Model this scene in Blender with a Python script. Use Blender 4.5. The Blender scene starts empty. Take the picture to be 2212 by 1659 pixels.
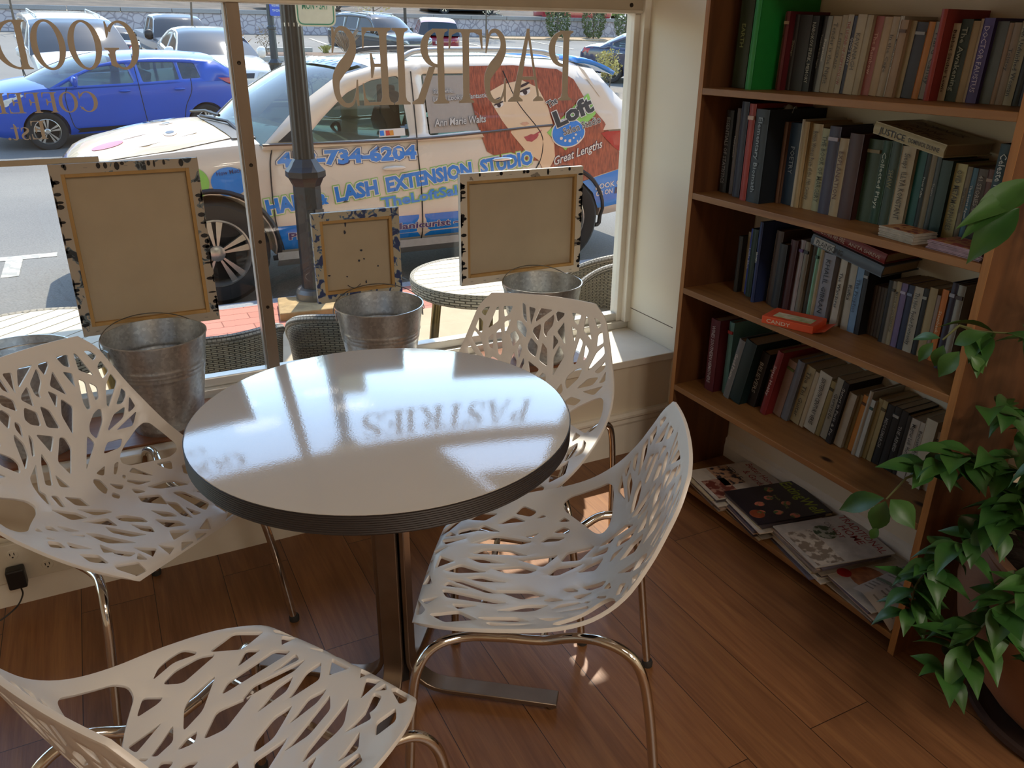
import bpy, bmesh, math, random
from math import sin, cos, pi, radians, atan2, hypot, sqrt
from mathutils import Vector, Matrix
from mathutils.geometry import delaunay_2d_cdt

SC = bpy.context.scene
COL = SC.collection
rnd = random.Random(7)

# ------------------------------------------------------------------ camera
W_PX = 2212
cam_d = bpy.data.cameras.new('camera')
cam_d.sensor_fit = 'HORIZONTAL'
cam_d.sensor_width = 36.0
cam_d.lens = 1722.46 / W_PX * 36.0
cam_d.clip_start = 0.02
cam_d.clip_end = 500
cam = bpy.data.objects.new('camera', cam_d)
COL.objects.link(cam)
YAW, PITCH, ROLL = 0.4716986, 0.4040089, 0.0083458
_f = Vector((sin(YAW) * cos(PITCH), cos(YAW) * cos(PITCH), -sin(PITCH)))
_r = Vector((cos(YAW), -sin(YAW), 0))
_u = _r.cross(_f)
_r2 = _r * cos(ROLL) + _u * sin(ROLL)
_u2 = -_r * sin(ROLL) + _u * cos(ROLL)
cam.matrix_world = Matrix(((_r2.x, _u2.x, -_f.x, 0), (_r2.y, _u2.y, -_f.y, 0), (_r2.z, _u2.z, -_f.z, 1.474), (0, 0, 0, 1)))
SC.camera = cam

# ------------------------------------------------------------------ exposure, sky, sun
vs = SC.view_settings
vs.view_transform = 'Standard'
vs.look = 'None'
vs.exposure = 0.4
vs.gamma = 1.0
vs.use_curve_mapping = False

SUN_DIR = Vector((0.279, 0.552, 1.0)).normalized()
w = bpy.data.worlds.new('sky')
SC.world = w
w.use_nodes = True
nt = w.node_tree
nt.nodes.clear()
sky = nt.nodes.new('ShaderNodeTexSky')
sky.sky_type = 'NISHITA'
sky.sun_disc = False
sky.sun_elevation = math.asin(SUN_DIR.z)
sky.sun_rotation = atan2(SUN_DIR.x, SUN_DIR.y)
sky.air_density = 1.3
sky.dust_density = 0.4
sky.ozone_density = 1.6
bg = nt.nodes.new('ShaderNodeBackground')
bg.inputs['Strength'].default_value = 0.40
wo = nt.nodes.new('ShaderNodeOutputWorld')
nt.links.new(sky.outputs[0], bg.inputs[0])
nt.links.new(bg.outputs[0], wo.inputs[0])

sun_d = bpy.data.lights.new('sun', 'SUN')
sun_d.energy = 5.6
sun_d.angle = radians(0.53)
sun_d.color = (1.0, 0.93, 0.82)
sun = bpy.data.objects.new('sun', sun_d)
sun.rotation_euler = (-SUN_DIR).to_track_quat('-Z', 'Y').to_euler()
sun.location = (3, 6, 12)
COL.objects.link(sun)

# added interior fill lights, unseen at the ceiling above and behind the viewpoint
CEIL = 3.05
def fill_light(x, y, power, size):
    d = bpy.data.lights.new('ceiling_fill_light', 'AREA')
    d.shape = 'SQUARE'; d.size = size; d.energy = power; d.color = (1.0, 0.90, 0.78)
    o = bpy.data.objects.new('ceiling_fill_light', d)
    o.location = (x, y, CEIL - 0.03)
    COL.objects.link(o)
for _x, _y in ((0.5, -1.5), (1.7, -1.7), (0.5, -3.4), (1.7, -3.4)):
    fill_light(_x, _y, 20, 0.5)

# ------------------------------------------------------------------ helpers: materials
def lin(h):
    if isinstance(h, str):
        h = h.lstrip('#')
        h = [int(h[i:i + 2], 16) / 255 for i in (0, 2, 4)]
        h = [c / 12.92 if c <= 0.04045 else ((c + 0.055) / 1.055) ** 2.4 for c in h]
    return (h[0], h[1], h[2], 1.0)

MATS = {}
def newmat(name):
    m = bpy.data.materials.new(name)
    m.use_nodes = True
    n = m.node_tree
    return m, n, n.nodes['Principled BSDF']

def N(n, t, **kw):
    o = n.nodes.new('ShaderNode' + t)
    for k, v in kw.items():
        setattr(o, k, v)
    return o

def coords(n, scale=(1, 1, 1), rot=(0, 0, 0), kind='Object'):
    t = N(n, 'TexCoord')
    mp = N(n, 'Mapping')
    mp.inputs['Scale'].default_value = scale
    mp.inputs['Rotation'].default_value = rot
    n.links.new(t.outputs[kind], mp.inputs['Vector'])
    return mp.outputs['Vector']

def M(name, col, rough=0.5, metal=0.0, var=0.06, vscale=30.0, bump=0.0, bscale=200.0, spec=0.5, stretch=(1, 1, 1), coat=0.0, col2=None, sharp=False, rvar=0.0, sheen=0.0):
    """Principled material whose colour and height are varied by noise."""
    if name in MATS:
        return MATS[name]
    m, n, b = newmat(name)
    c = lin(col)
    c2 = lin(col2) if col2 else tuple(min(1, x * (1 - var * 2)) for x in c[:3]) + (1,)
    vec = coords(n, stretch)
    no = N(n, 'TexNoise')
    no.inputs['Scale'].default_value = vscale
    no.inputs['Detail'].default_value = 4
    n.links.new(vec, no.inputs['Vector'])
    rp = N(n, 'ValToRGB')
    a, z = (0.46, 0.54) if sharp else (0.3, 0.7)
    rp.color_ramp.elements[0].position = a; rp.color_ramp.elements[0].color = c2
    rp.color_ramp.elements[1].position = z; rp.color_ramp.elements[1].color = c
    n.links.new(no.outputs['Fac'], rp.inputs['Fac'])
    n.links.new(rp.outputs['Color'], b.inputs['Base Color'])
    b.inputs['Roughness'].default_value = rough
    if rvar:
        mr = N(n, 'MapRange')
        mr.inputs['To Min'].default_value = rough - rvar; mr.inputs['To Max'].default_value = rough + rvar
        n.links.new(no.outputs['Fac'], mr.inputs['Value'])
        n.links.new(mr.outputs['Result'], b.inputs['Roughness'])
    b.inputs['Metallic'].default_value = metal
    b.inputs['Specular IOR Level'].default_value = spec
    b.inputs['Coat Weight'].default_value = coat
    b.inputs['Coat Roughness'].default_value = 0.04
    b.inputs['Sheen Weight'].default_value = sheen
    if bump:
        n2 = N(n, 'TexNoise')
        n2.inputs['Scale'].default_value = bscale
        n2.inputs['Detail'].default_value = 3
        n.links.new(vec, n2.inputs['Vector'])
        bp = N(n, 'Bump')
        bp.inputs['Strength'].default_value = bump
        bp.inputs['Distance'].default_value = 0.01
        n.links.new(n2.outputs['Fac'], bp.inputs['Height'])
        n.links.new(bp.outputs['Normal'], b.inputs['Normal'])
    MATS[name] = m
    return m

def glass_mat(name, tint, gloss=0.02, mirror=0.0, rough=0.0):
    """Thin sheet of glass: tinted transmission plus a Fresnel reflection."""
    if name in MATS:
        return MATS[name]
    m = bpy.data.materials.new(name)
    m.use_nodes = True
    n = m.node_tree
    n.nodes.clear()
    out = N(n, 'OutputMaterial')
    tr = N(n, 'BsdfTransparent'); tr.inputs['Color'].default_value = lin(tint)
    gl = N(n, 'BsdfGlossy'); gl.inputs['Roughness'].default_value = rough
    lw = N(n, 'LayerWeight'); lw.inputs['Blend'].default_value = .5
    pw = N(n, 'Math', operation='POWER'); pw.inputs[1].default_value = 5.0
    fr = N(n, 'Math', operation='MULTIPLY_ADD'); fr.inputs[1].default_value = .92; fr.inputs[2].default_value = .045
    n.links.new(lw.outputs['Facing'], pw.inputs[0]); n.links.new(pw.outputs[0], fr.inputs[0])
    ad = N(n, 'Math', operation='ADD'); ad.inputs[1].default_value = mirror
    no = N(n, 'TexNoise'); no.inputs['Scale'].default_value = 3.0
    mu = N(n, 'Math', operation='MULTIPLY_ADD'); mu.inputs[1].default_value = gloss; mu.inputs[2].default_value = 0.0
    a2 = N(n, 'Math', operation='ADD')
    mx = N(n, 'MixShader')
    n.links.new(fr.outputs[0], ad.inputs[0])
    n.links.new(no.outputs['Fac'], mu.inputs[0])
    n.links.new(ad.outputs[0], a2.inputs[0]); n.links.new(mu.outputs[0], a2.inputs[1])
    n.links.new(a2.outputs[0], mx.inputs[0])
    n.links.new(tr.outputs[0], mx.inputs[1]); n.links.new(gl.outputs[0], mx.inputs[2])
    n.links.new(mx.outputs[0], out.inputs['Surface'])
    MATS[name] = m
    return m

def wood_mat(name, c1, c2, c3=None, axis='Y', scale=1.0, rough=0.45, knots=False, coat=0.0):
    """Straight-grained wood: noise stretched along one object axis, with optional dark knots."""
    if name in MATS:
        return MATS[name]
    m, n, b = newmat(name)
    st = {'X': (1.2, 14, 14), 'Y': (14, 1.2, 14), 'Z': (14, 14, 1.2)}[axis]
    vec = coords(n, tuple(s * scale for s in st))
    no = N(n, 'TexNoise'); no.inputs['Scale'].default_value = 3.0; no.inputs['Detail'].default_value = 6; no.inputs['Distortion'].default_value = 0.6
    n.links.new(vec, no.inputs['Vector'])
    rp = N(n, 'ValToRGB')
    rp.color_ramp.elements[0].position = 0.28; rp.color_ramp.elements[0].color = lin(c2)
    rp.color_ramp.elements[1].position = 0.62; rp.color_ramp.elements[1].color = lin(c1)
    n.links.new(no.outputs['Fac'], rp.inputs['Fac'])
    last = rp.outputs['Color']
    if knots:
        v2 = coords(n, tuple((1.6 if s < 2 else 3.2) for s in st))
        vo = N(n, 'TexVoronoi'); vo.inputs['Scale'].default_value = 2.1
        n.links.new(v2, vo.inputs['Vector'])
        r2 = N(n, 'ValToRGB')
        r2.color_ramp.elements[0].position = 0.055; r2.color_ramp.elements[0].color = (1, 1, 1, 1)
        r2.color_ramp.elements[1].position = 0.10; r2.color_ramp.elements[1].color = (0, 0, 0, 1)
        n.links.new(vo.outputs['Distance'], r2.inputs['Fac'])
        mx = N(n, 'MixRGB'); mx.inputs['Color2'].default_value = lin(c3 or '2a140a')
        n.links.new(r2.outputs['Color'], mx.inputs['Fac']); n.links.new(last, mx.inputs['Color1'])
        last = mx.outputs['Color']
    n.links.new(last, b.inputs['Base Color'])
    b.inputs['Roughness'].default_value = rough
    b.inputs['Coat Weight'].default_value = coat
    MATS[name] = m
    return m

# ------------------------------------------------------------------ helpers: meshes
class MB:
    """Collects vertices and faces; build() links them as ONE mesh object."""
    def __init__(s):
        s.v = []; s.f = []; s.m = []
    def add(s, verts, faces, mi=0):
        o = len(s.v)
        s.v += [Vector(p) for p in verts]
        s.f += [[i + o for i in f] for f in faces]
        s.m += [mi] * len(faces)
        return s
    def box(s, x0, x1, y0, y1, z0, z1, mi=0):
        if x0 > x1: x0, x1 = x1, x0
        if y0 > y1: y0, y1 = y1, y0
        if z0 > z1: z0, z1 = z1, z0
        return s.add([(x0, y0, z0), (x1, y0, z0), (x1, y1, z0), (x0, y1, z0), (x0, y0, z1), (x1, y0, z1), (x1, y1, z1), (x0, y1, z1)],
                     [(3, 2, 1, 0), (4, 5, 6, 7), (0, 1, 5, 4), (1, 2, 6, 5), (2, 3, 7, 6), (3, 0, 4, 7)], mi)
    def prism(s, poly, fn0, fn1, mi=0):
        """poly: 2-D points; fn0/fn1 map them to the two 3-D faces."""
        n = len(poly)
        vs_ = [fn0(*p) for p in poly] + [fn1(*p) for p in poly]
        fs = [list(range(n - 1, -1, -1)), list(range(n, 2 * n))] + [[i, (i + 1) % n, n + (i + 1) % n, n + i] for i in range(n)]
        return s.add(vs_, fs, mi)
    def tube(s, path, r, n=10, caps=True, mi=0, closed=False, flat=None):
        P = [Vector(p) for p in path]
        k = len(P)
        R = r if isinstance(r, (list, tuple)) else [r] * k
        T = []
        for i in range(k):
            a = P[(i - 1) % k] if closed or i > 0 else P[i]
            b = P[(i + 1) % k] if closed or i < k - 1 else P[i]
            T.append((b - a).normalized())
        ref = Vector((0, 0, 1)) if abs(T[0].z) < 0.9 else Vector((1, 0, 0))
        u = (ref - T[0] * ref.dot(T[0])).normalized()
        vs_, fs = [], []
        for i in range(k):
            u = (u - T[i] * u.dot(T[i])).normalized()
            w_ = T[i].cross(u)
            for j in range(n):
                a = 2 * pi * j / n
                vs_.append(P[i] + (u * cos(a) + w_ * sin(a)) * R[i])
        m = k if closed else k - 1
        for i in range(m):
            for j in range(n):
                a, b = i * n + j, i * n + (j + 1) % n
                c, d = ((i + 1) % k) * n + (j + 1) % n, ((i + 1) % k) * n + j
                fs.append((a, b, c, d))
        if caps and not closed:
            fs.append(tuple(range(n - 1, -1, -1))); fs.append(tuple((k - 1) * n + j for j in range(n)))
        return s.add(vs_, fs, mi)
    def lathe(s, prof, c=(0, 0, 0), n=32, mi=0, cap0=False, cap1=False, sx=1.0, sy=1.0, rot=0.0):
        k = len(prof)
        vs_ = [(c[0] + r * cos(2 * pi * j / n + rot) * sx, c[1] + r * sin(2 * pi * j / n + rot) * sy, c[2] + z) for r, z in prof for j in range(n)]
        fs = [(i * n + j, i * n + (j + 1) % n, (i + 1) * n + (j + 1) % n, (i + 1) * n + j) for i in range(k - 1) for j in range(n)]
        if cap0: fs.append(tuple(range(n - 1, -1, -1)))
        if cap1: fs.append(tuple((k - 1) * n + j for j in range(n)))
        return s.add(vs_, fs, mi)
    def grid(s, fn, nu, nv, mi=0):
        vs_ = [fn(i / nu, j / nv) for j in range(nv + 1) for i in range(nu + 1)]
        fs = [(j * (nu + 1) + i, j * (nu + 1) + i + 1, (j + 1) * (nu + 1) + i + 1, (j + 1) * (nu + 1) + i) for j in range(nv) for i in range(nu)]
        return s.add(vs_, fs, mi)
    def xf(s, m):
        s.v = [m @ p for p in s.v]
        return s
    def mesh(s, name, mats, smooth=None):
        me = bpy.data.meshes.new(name)
        me.from_pydata([tuple(p) for p in s.v], [], s.f)
        for m in (mats if isinstance(mats, (list, tuple)) else [mats]):
            me.materials.append(m)
        if isinstance(mats, (list, tuple)) and len(mats) > 1:
            me.polygons.foreach_set('material_index', s.m)
        if smooth:
            me.shade_smooth()
            me.set_sharp_from_angle(angle=radians(smooth))
        me.update()
        return me
    def build(s, name, mats, parent=None, smooth=None, bev=0.0, world=False, segs=2):
        if world and parent is not None:
            s.xf(RM(parent).inverted())
        o = bpy.data.objects.new(name, s.mesh(name, mats, smooth))
        COL.objects.link(o)
        if parent is not None:
            o.parent = parent
        if bev:
            b = o.modifiers.new('bevel', 'BEVEL')
            b.width = bev; b.segments = segs; b.limit_method = 'ANGLE'; b.angle_limit = radians(40)
            b.harden_normals = False
        return o

def RM(o):
    """matrix of a top-level object or part, from its own transforms"""
    m = Matrix.LocRotScale(o.location, o.rotation_euler, o.scale)
    return RM(o.parent) @ m if o.parent else m

def tag(o, label=None, cat=None, group=None, kind=None):
    if label: o['label'] = label
    if cat: o['category'] = cat
    if group: o['group'] = group
    if kind: o['kind'] = kind
    return o

def root(name, loc, rz=0.0, label=None, cat=None, group=None, rot=None):
    o = bpy.data.objects.new(name, None)
    o.empty_display_size = 0.05
    COL.objects.link(o)
    o.location = loc
    o.rotation_euler = rot or (0, 0, rz)
    return tag(o, label, cat, group)

def struct(name, mb, mat, **kw):
    return tag(mb.build(name, mat, **kw), kind='structure')

def copy_tree(o, parent=None):
    c = o.copy()
    COL.objects.link(c)
    if parent is not None:
        c.parent = parent
        c.matrix_parent_inverse = o.matrix_parent_inverse
    for ch in list(o.children):
        copy_tree(ch, c)
    return c

def arc(c, r, a0, a1, n, fn=lambda x, y: (x, y)):
    return [fn(c[0] + r * cos(a0 + (a1 - a0) * i / n), c[1] + r * sin(a0 + (a1 - a0) * i / n)) for i in range(n + 1)]

def spline(P, n=8, closed=False):
    P = [Vector(p) for p in P]
    k = len(P)
    out = []
    rng = range(k) if closed else range(k - 1)
    for i in rng:
        if closed:
            a, b, c, d = P[(i - 1) % k], P[i], P[(i + 1) % k], P[(i + 2) % k]
        else:
            a = P[i - 1] if i > 0 else P[0] * 2 - P[1]
            b, c = P[i], P[i + 1]
            d = P[i + 2] if i + 2 < k else P[-1] * 2 - P[-2]
        for j in range(n):
            t = j / n
            out.append(0.5 * ((2 * b) + (c - a) * t + (2 * a - 5 * b + 4 * c - d) * t * t + (3 * b - a - 3 * c + d) * t ** 3))
    if not closed:
        out.append(P[-1])
    return out

def inside(p, poly):
    x, y = p
    r = False
    j = len(poly) - 1
    for i in range(len(poly)):
        xi, yi = poly[i][0], poly[i][1]
        xj, yj = poly[j][0], poly[j][1]
        if (yi > y) != (yj > y) and x < (xj - xi) * (y - yi) / (yj - yi) + xi:
            r = not r
        j = i
    return r

def round_poly(P, r, n=3):
    out = []
    k = len(P)
    for i in range(k):
        a, b, c = Vector(P[i - 1]), Vector(P[i]), Vector(P[(i + 1) % k])
        d1, d2 = (a - b), (c - b)
        q = min(r, d1.length * 0.42, d2.length * 0.42)
        s_, e_ = b + d1.normalized() * q, b + d2.normalized() * q
        for j in range(n + 1):
            t = j / n
            out.append(tuple(s_ * (1 - t) ** 2 + b * 2 * t * (1 - t) + e_ * t * t))
    return out

def plate(outline, holes, step):
    """Triangulated flat plate with holes and interior points every STEP: (2-D points, triangles)."""
    vs_, ed = [], []
    for loop in [outline] + holes:
        o = len(vs_)
        vs_ += [Vector((p[0], p[1])) for p in loop]
        ed += [(o + i, o + (i + 1) % len(loop)) for i in range(len(loop))]
    if step:
        xs = [p[0] for p in outline]; ys = [p[1] for p in outline]
        segs = [(vs_[a], vs_[b]) for a, b in ed]
        y = min(ys) + step * 0.5
        k = 0
        while y < max(ys):
            x = min(xs) + step * (0.5 if k % 2 else 1.0)
            while x < max(xs):
                p = Vector((x, y))
                if inside(p, outline) and not any(inside(p, h) for h in holes):
                    ok = True
                    for a, b in segs:
                        d = b - a
                        t = max(0, min(1, (p - a).dot(d) / max(d.length_squared, 1e-12)))
                        if (p - a - d * t).length_squared < (step * 0.35) ** 2:
                            ok = False; break
                    if ok:
                        vs_.append(p)
                x += step
            y += step * 0.87
            k += 1
    r = delaunay_2d_cdt(vs_, ed, [], 0, 1e-6)
    pts = [tuple(p) for p in r[0]]
    tris = []
    for f in r[2]:
        c = (sum(pts[i][0] for i in f) / len(f), sum(pts[i][1] for i in f) / len(f))
        if inside(c, outline) and not any(inside(c, h) for h in holes):
            a = sum(pts[f[i]][0] * pts[f[(i + 1) % len(f)]][1] - pts[f[(i + 1) % len(f)]][0] * pts[f[i]][1] for i in range(len(f)))
            tris.append(tuple(f) if a > 0 else tuple(reversed(f)))
    return pts, tris

_TXT = {}
def text2d(body, bold=0.0, shear=0.0, res=2):
    """Outline lettering as 2-D points and faces, normalised to cap height 1 from the baseline."""
    key = (body, bold, shear, res)
    if key not in _TXT:
        cu = bpy.data.curves.new('lettering', 'FONT')
        cu.body = body; cu.size = 1.0; cu.offset = bold; cu.shear = shear; cu.resolution_u = res
        ob = bpy.data.objects.new('lettering', cu)
        COL.objects.link(ob)
        dg = bpy.context.evaluated_depsgraph_get()
        me = bpy.data.meshes.new_from_object(ob.evaluated_get(dg))
        pts = [(v.co.x / 0.727, v.co.y / 0.727) for v in me.vertices]
        fcs = [tuple(p.vertices) for p in me.polygons]
        bpy.data.objects.remove(ob); bpy.data.curves.remove(cu); bpy.data.meshes.remove(me)
        _TXT[key] = (pts, fcs)
    return _TXT[key]

def lettering(mb, body, fn, width=None, height=1.0, bold=0.0, shear=0.0, res=2, align='L', mi=0):
    """Adds text to MB: fn maps (along, up) in metres to 3-D."""
    pts, fcs = text2d(body, bold, shear, res)
    if not pts:
        return mb
    x0, x1 = min(p[0] for p in pts), max(p[0] for p in pts)
    sx = (width / (x1 - x0)) if width else height
    off = {'L': -x0 * sx, 'C': -(x0 + x1) / 2 * sx, 'R': -x1 * sx}[align]
    return mb.add([fn(p[0] * sx + off, p[1] * height) for p in pts], fcs, mi)

def smooth_eval(o):
    """applies an object's modifiers to its mesh"""
    dg = bpy.context.evaluated_depsgraph_get()
    me = bpy.data.meshes.new_from_object(o.evaluated_get(dg))
    o.modifiers.clear()
    old = o.data
    o.data = me
    bpy.data.meshes.remove(old)
    return o
# ================================================================== the room
WALL = M('wall_paint', 'e2d6bf', 0.6, var=0.02, vscale=6, bump=0.03, bscale=90)
TRIM = M('white_trim_paint', 'e9e2d3', 0.38, var=0.03, vscale=14, bump=0.02, bscale=60)
METAL_FRAME = M('brown_aluminium', '8b7a68', 0.42, metal=0.35, var=0.08, vscale=18, stretch=(1, 1, .2))
YG = 2.613            # window plane
YL = 2.26             # front of the window ledge
ZL = 0.393            # top of the window ledge
XJ = 1.85             # jamb
XW = 1.925            # wall behind the bookcase

def floor_material():
    m, n, b = newmat('wood_plank_floor')
    t = N(n, 'TexCoord')
    sp = N(n, 'SeparateXYZ'); n.links.new(t.outputs['Object'], sp.inputs[0])
    cb = N(n, 'CombineXYZ')
    n.links.new(sp.outputs['Y'], cb.inputs['X']); n.links.new(sp.outputs['X'], cb.inputs['Y'])
    mp = N(n, 'Mapping'); mp.inputs['Location'].default_value = (0.28, 0.062, 0)
    n.links.new(cb.outputs[0], mp.inputs['Vector'])
    br = N(n, 'TexBrick')
    br.offset = 0.37; br.offset_frequency = 2
    br.inputs['Scale'].default_value = 1.0
    br.inputs['Brick Width'].default_value = 1.21; br.inputs['Row Height'].default_value = 0.19
    br.inputs['Mortar Size'].default_value = 0.0011; br.inputs['Mortar Smooth'].default_value = 0.3
    br.inputs['Color1'].default_value = (0, 0, 0, 1); br.inputs['Color2'].default_value = (1, 1, 1, 1)
    br.inputs['Mortar'].default_value = (0.5, 0.5, 0.5, 1)
    n.links.new(mp.outputs[0], br.inputs['Vector'])
    # shift the grain per plank
    ml = N(n, 'VectorMath', operation='MULTIPLY_ADD')
    ml.inputs[1].default_value = (9, 9, 9)
    n.links.new(br.outputs['Color'], ml.inputs[0]); n.links.new(t.outputs['Object'], ml.inputs[2])
    m2 = N(n, 'Mapping'); m2.inputs['Scale'].default_value = (16, 1.1, 1)
    n.links.new(ml.outputs[0], m2.inputs['Vector'])
    no = N(n, 'TexNoise'); no.inputs['Scale'].default_value = 2.2; no.inputs['Detail'].default_value = 8; no.inputs['Distortion'].default_value = 1.3
    n.links.new(m2.outputs[0], no.inputs['Vector'])
    m3 = N(n, 'Mapping'); m3.inputs['Scale'].default_value = (120, 5, 1)
    n.links.new(ml.outputs[0], m3.inputs['Vector'])
    n3 = N(n, 'TexNoise'); n3.inputs['Scale'].default_value = 2; n3.inputs['Detail'].default_value = 4
    n.links.new(m3.outputs[0], n3.inputs['Vector'])
    rp = N(n, 'ValToRGB')
    e = rp.color_ramp.elements
    e[0].position = 0.18; e[0].color = lin('7d5130')
    e[1].position = 0.8; e[1].color = lin('ad7a4b')
    k = e.new(0.48); k.color = lin('966540')
    n.links.new(no.outputs['Fac'], rp.inputs['Fac'])
    mx = N(n, 'MixRGB', blend_type='MULTIPLY'); mx.inputs['Fac'].default_value = 0.35
    n.links.new(rp.outputs['Color'], mx.inputs['Color1']); n.links.new(n3.outputs['Fac'], mx.inputs['Color2'])
    g = N(n, 'MixRGB', blend_type='MULTIPLY'); g.inputs['Fac'].default_value = 0.22
    n.links.new(mx.outputs[0], g.inputs['Color1']); n.links.new(br.outputs['Color'], g.inputs['Color2'])
    mo = N(n, 'MixRGB'); mo.inputs['Color2'].default_value = lin('1e0f08')
    n.links.new(br.outputs['Fac'], mo.inputs['Fac']); n.links.new(g.outputs[0], mo.inputs['Color1'])
    n.links.new(mo.outputs[0], b.inputs['Base Color'])
    b.inputs['Roughness'].default_value = 0.36
    bp = N(n, 'Bump'); bp.inputs['Strength'].default_value = 0.08; bp.inputs['Distance'].default_value = 0.004
    n.links.new(n3.outputs['Fac'], bp.inputs['Height']); n.links.new(bp.outputs['Normal'], b.inputs['Normal'])
    return m

XL, YB = -2.6, -5.2
XR2 = 2.45             # recess of the right wall behind the plant
struct('floor', MB().box(XL, XR2, YB, 2.30, -0.06, 0.0), floor_material())
struct('ceiling', MB().box(XL - .1, XR2 + .1, YB - .1, 2.75, CEIL, CEIL + .08), M('ceiling_paint', 'd8d0c2', 0.8, var=0.02))
struct('wall_left', MB().box(XL - .1, XL, YB, 2.75, 0, CEIL), WALL)
struct('wall_back', MB().box(XL - .1, XR2 + .1, YB - .1, YB, 0, CEIL), WALL)
struct('wall_right', MB().box(XW, XW + .1, .99, 2.275, 0, CEIL), WALL)
struct('wall_return', MB().box(XW + .1, XR2, .99, 1.03, 0, CEIL), WALL)
struct('wall_right_rear', MB().box(XR2, XR2 + .1, YB, 1.03, 0, CEIL), WALL)
# window bay: low front wall, ledge, jamb, upper frame
struct('wall_front', MB().box(XL, XJ, 2.275, 2.70, 0, ZL - .028), WALL)
struct('trim_1', MB().box(XL, XJ + .0, YL, YG + .03, ZL - .028, ZL), TRIM, bev=.003)
jm = MB()
jm.box(XJ, XW + .1, 2.262, 2.645, 0, CEIL)
struct('wall_jamb', jm, M('jamb_paint', 'e6dcc6', 0.5, var=0.02, vscale=5, bump=.02, bscale=60))
struct('trim_2', MB().box(XJ - .0015, XJ + .01, 2.285, YG - .022, ZL + .088, ZL + .0905), M('joint_shadow_gap', '6e5a48', .8))
# skirting below the ledge: board, bead and small cap
def skirting(name, x0, x1, y, depth=.016):
    s = MB()
    prof = [(0, 0), (0, .125), (-.004, .135), (-.003, .15), (-.010, .158), (-.010, .166), (-.002, .176), (depth, .176), (depth, 0)]
    s.prism(prof, lambda a, b: (x0, y + a, b), lambda a, b: (x1, y + a, b))
    return struct(name, s, TRIM)
skirting('baseboard_front', XL, XJ, 2.262)
bb = MB()
prof = [(0, 0), (0, .10), (.003, .115), (.003, .13), (.014, .14), (.014, 0)]
bb.prism(prof, lambda a, b: (XW - .014 + a, 1.0, b), lambda a, b: (XW - .014 + a, 2.26, b))
struct('baseboard_right', bb, TRIM)
# sill profile along the bottom of the glass
sl = MB()
sl.box(XL, XJ, YG - .035, YG + .05, ZL, ZL + .03)
sl.box(XL, XJ, YG - .014, YG + .03, ZL + .03, ZL + .062)
struct('trim_3', sl, M('white_sill_metal', 'd9d5cb', .3, metal=.2, var=.03), bev=.004)
# right frame strip, header, mullions, transom
fr = MB()
fr.box(XJ - .048, XJ, YG - .022, YG + .03, ZL + .03, CEIL)
fr.box(XJ - .026, XJ + .002, YG - .05, YG - .02, ZL + .03, CEIL)
struct('trim_4', fr, TRIM, bev=.003)
hd = MB()
hd.box(XL, XJ, YG - .034, YG + .03, 1.582, 1.70)
struct('trim_5', hd, M('header_paint', 'b3a48d', .5, var=.05, vscale=8), bev=.003)
hb = MB()
hb.box(XL, XJ - .026, YG - .038, YG + .032, 1.574, 1.584)
struct('trim_6', hb, M('header_bead', 'd8cfbe', .4, metal=.2), bev=.002)
for k, x in enumerate((.4195, -1.0)):
    mu = MB()
    mu.box(x - .0175, x + .0175, YG - .03, YG - .004, ZL + .03, CEIL)
    mu.box(x - .0225, x - .0175, YG - .012, YG + .028, ZL + .03, CEIL, 1)
    mu.box(x - .0175, x + .0175, YG - .004, YG + .03, ZL + .03, CEIL, 0)
    o = struct('trim_%d' % (7 + k), mu, [METAL_FRAME, M('bare_aluminium', 'b9b4ac', .35, metal=.7)])
    if k == 0:
        sc = MB()
        for z in (1.415, 1.126, .89, .675):
            sc.lathe([(0, 0), (.0042, .0004), (.0055, .0016), (.0058, 0)], (0, 0, 0), 10)
            for v_ in sc.v[-40:]:
                v_.x, v_.y, v_.z = v_.x + x, YG - .03 - v_.z, v_.y + z
        sc.build('frame_screw', M('dark_screw', '3a332c', .4, metal=.8), o)
hsc = MB()
for x, z in ((1.775, 1.60), (1.35, 1.612)):
    k0 = len(hsc.v)
    hsc.lathe([(0, 0), (.006, .0006), (.007, .002), (.0075, 0)], (0, 0, 0), 10)
    for v_ in hsc.v[k0:]:
        v_.x, v_.y, v_.z = v_.x + x, YG - .034 - v_.z, v_.y + z
hsc.build('frame_screw', M('dark_screw', '3a332c', .4, metal=.8), bpy.data.objects['trim_5'])
GLASS = glass_mat('window_glass', 'f4f6f2', gloss=0.01)
k = 0
for x0, x1 in ((XL, -1.02), (-.98, .399), (.44, XJ - .048)):
    k += 1
    struct('window_%d' % k, MB().add([(x0, YG, ZL + .06), (x1, YG, ZL + .06), (x1, YG, 1.576), (x0, YG, 1.576)], [(0, 1, 2, 3)]), GLASS)
struct('window_4', MB().add([(1.07, YG, 1.70), (XJ - .048, YG, 1.70), (XJ - .048, YG, CEIL), (1.07, YG, CEIL)], [(0, 1, 2, 3)]), GLASS)
# solid infill over the rest of the transom, street side wall beside the window
struct('wall_transom', MB().box(XL, 1.07, YG - .02, YG + .03, 1.70, CEIL), M('transom_board', 'b7a88f', .6, var=.03))
ext = MB()
ext.box(2.03, 9.0, 2.60, 2.645, -.3, 2.55)
ext.box(-9, XL - .1, 2.60, 2.645, -.3, 2.55)
struct('wall_exterior', ext, M('street_wall', 'a08a78', .8, var=.1))
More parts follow.
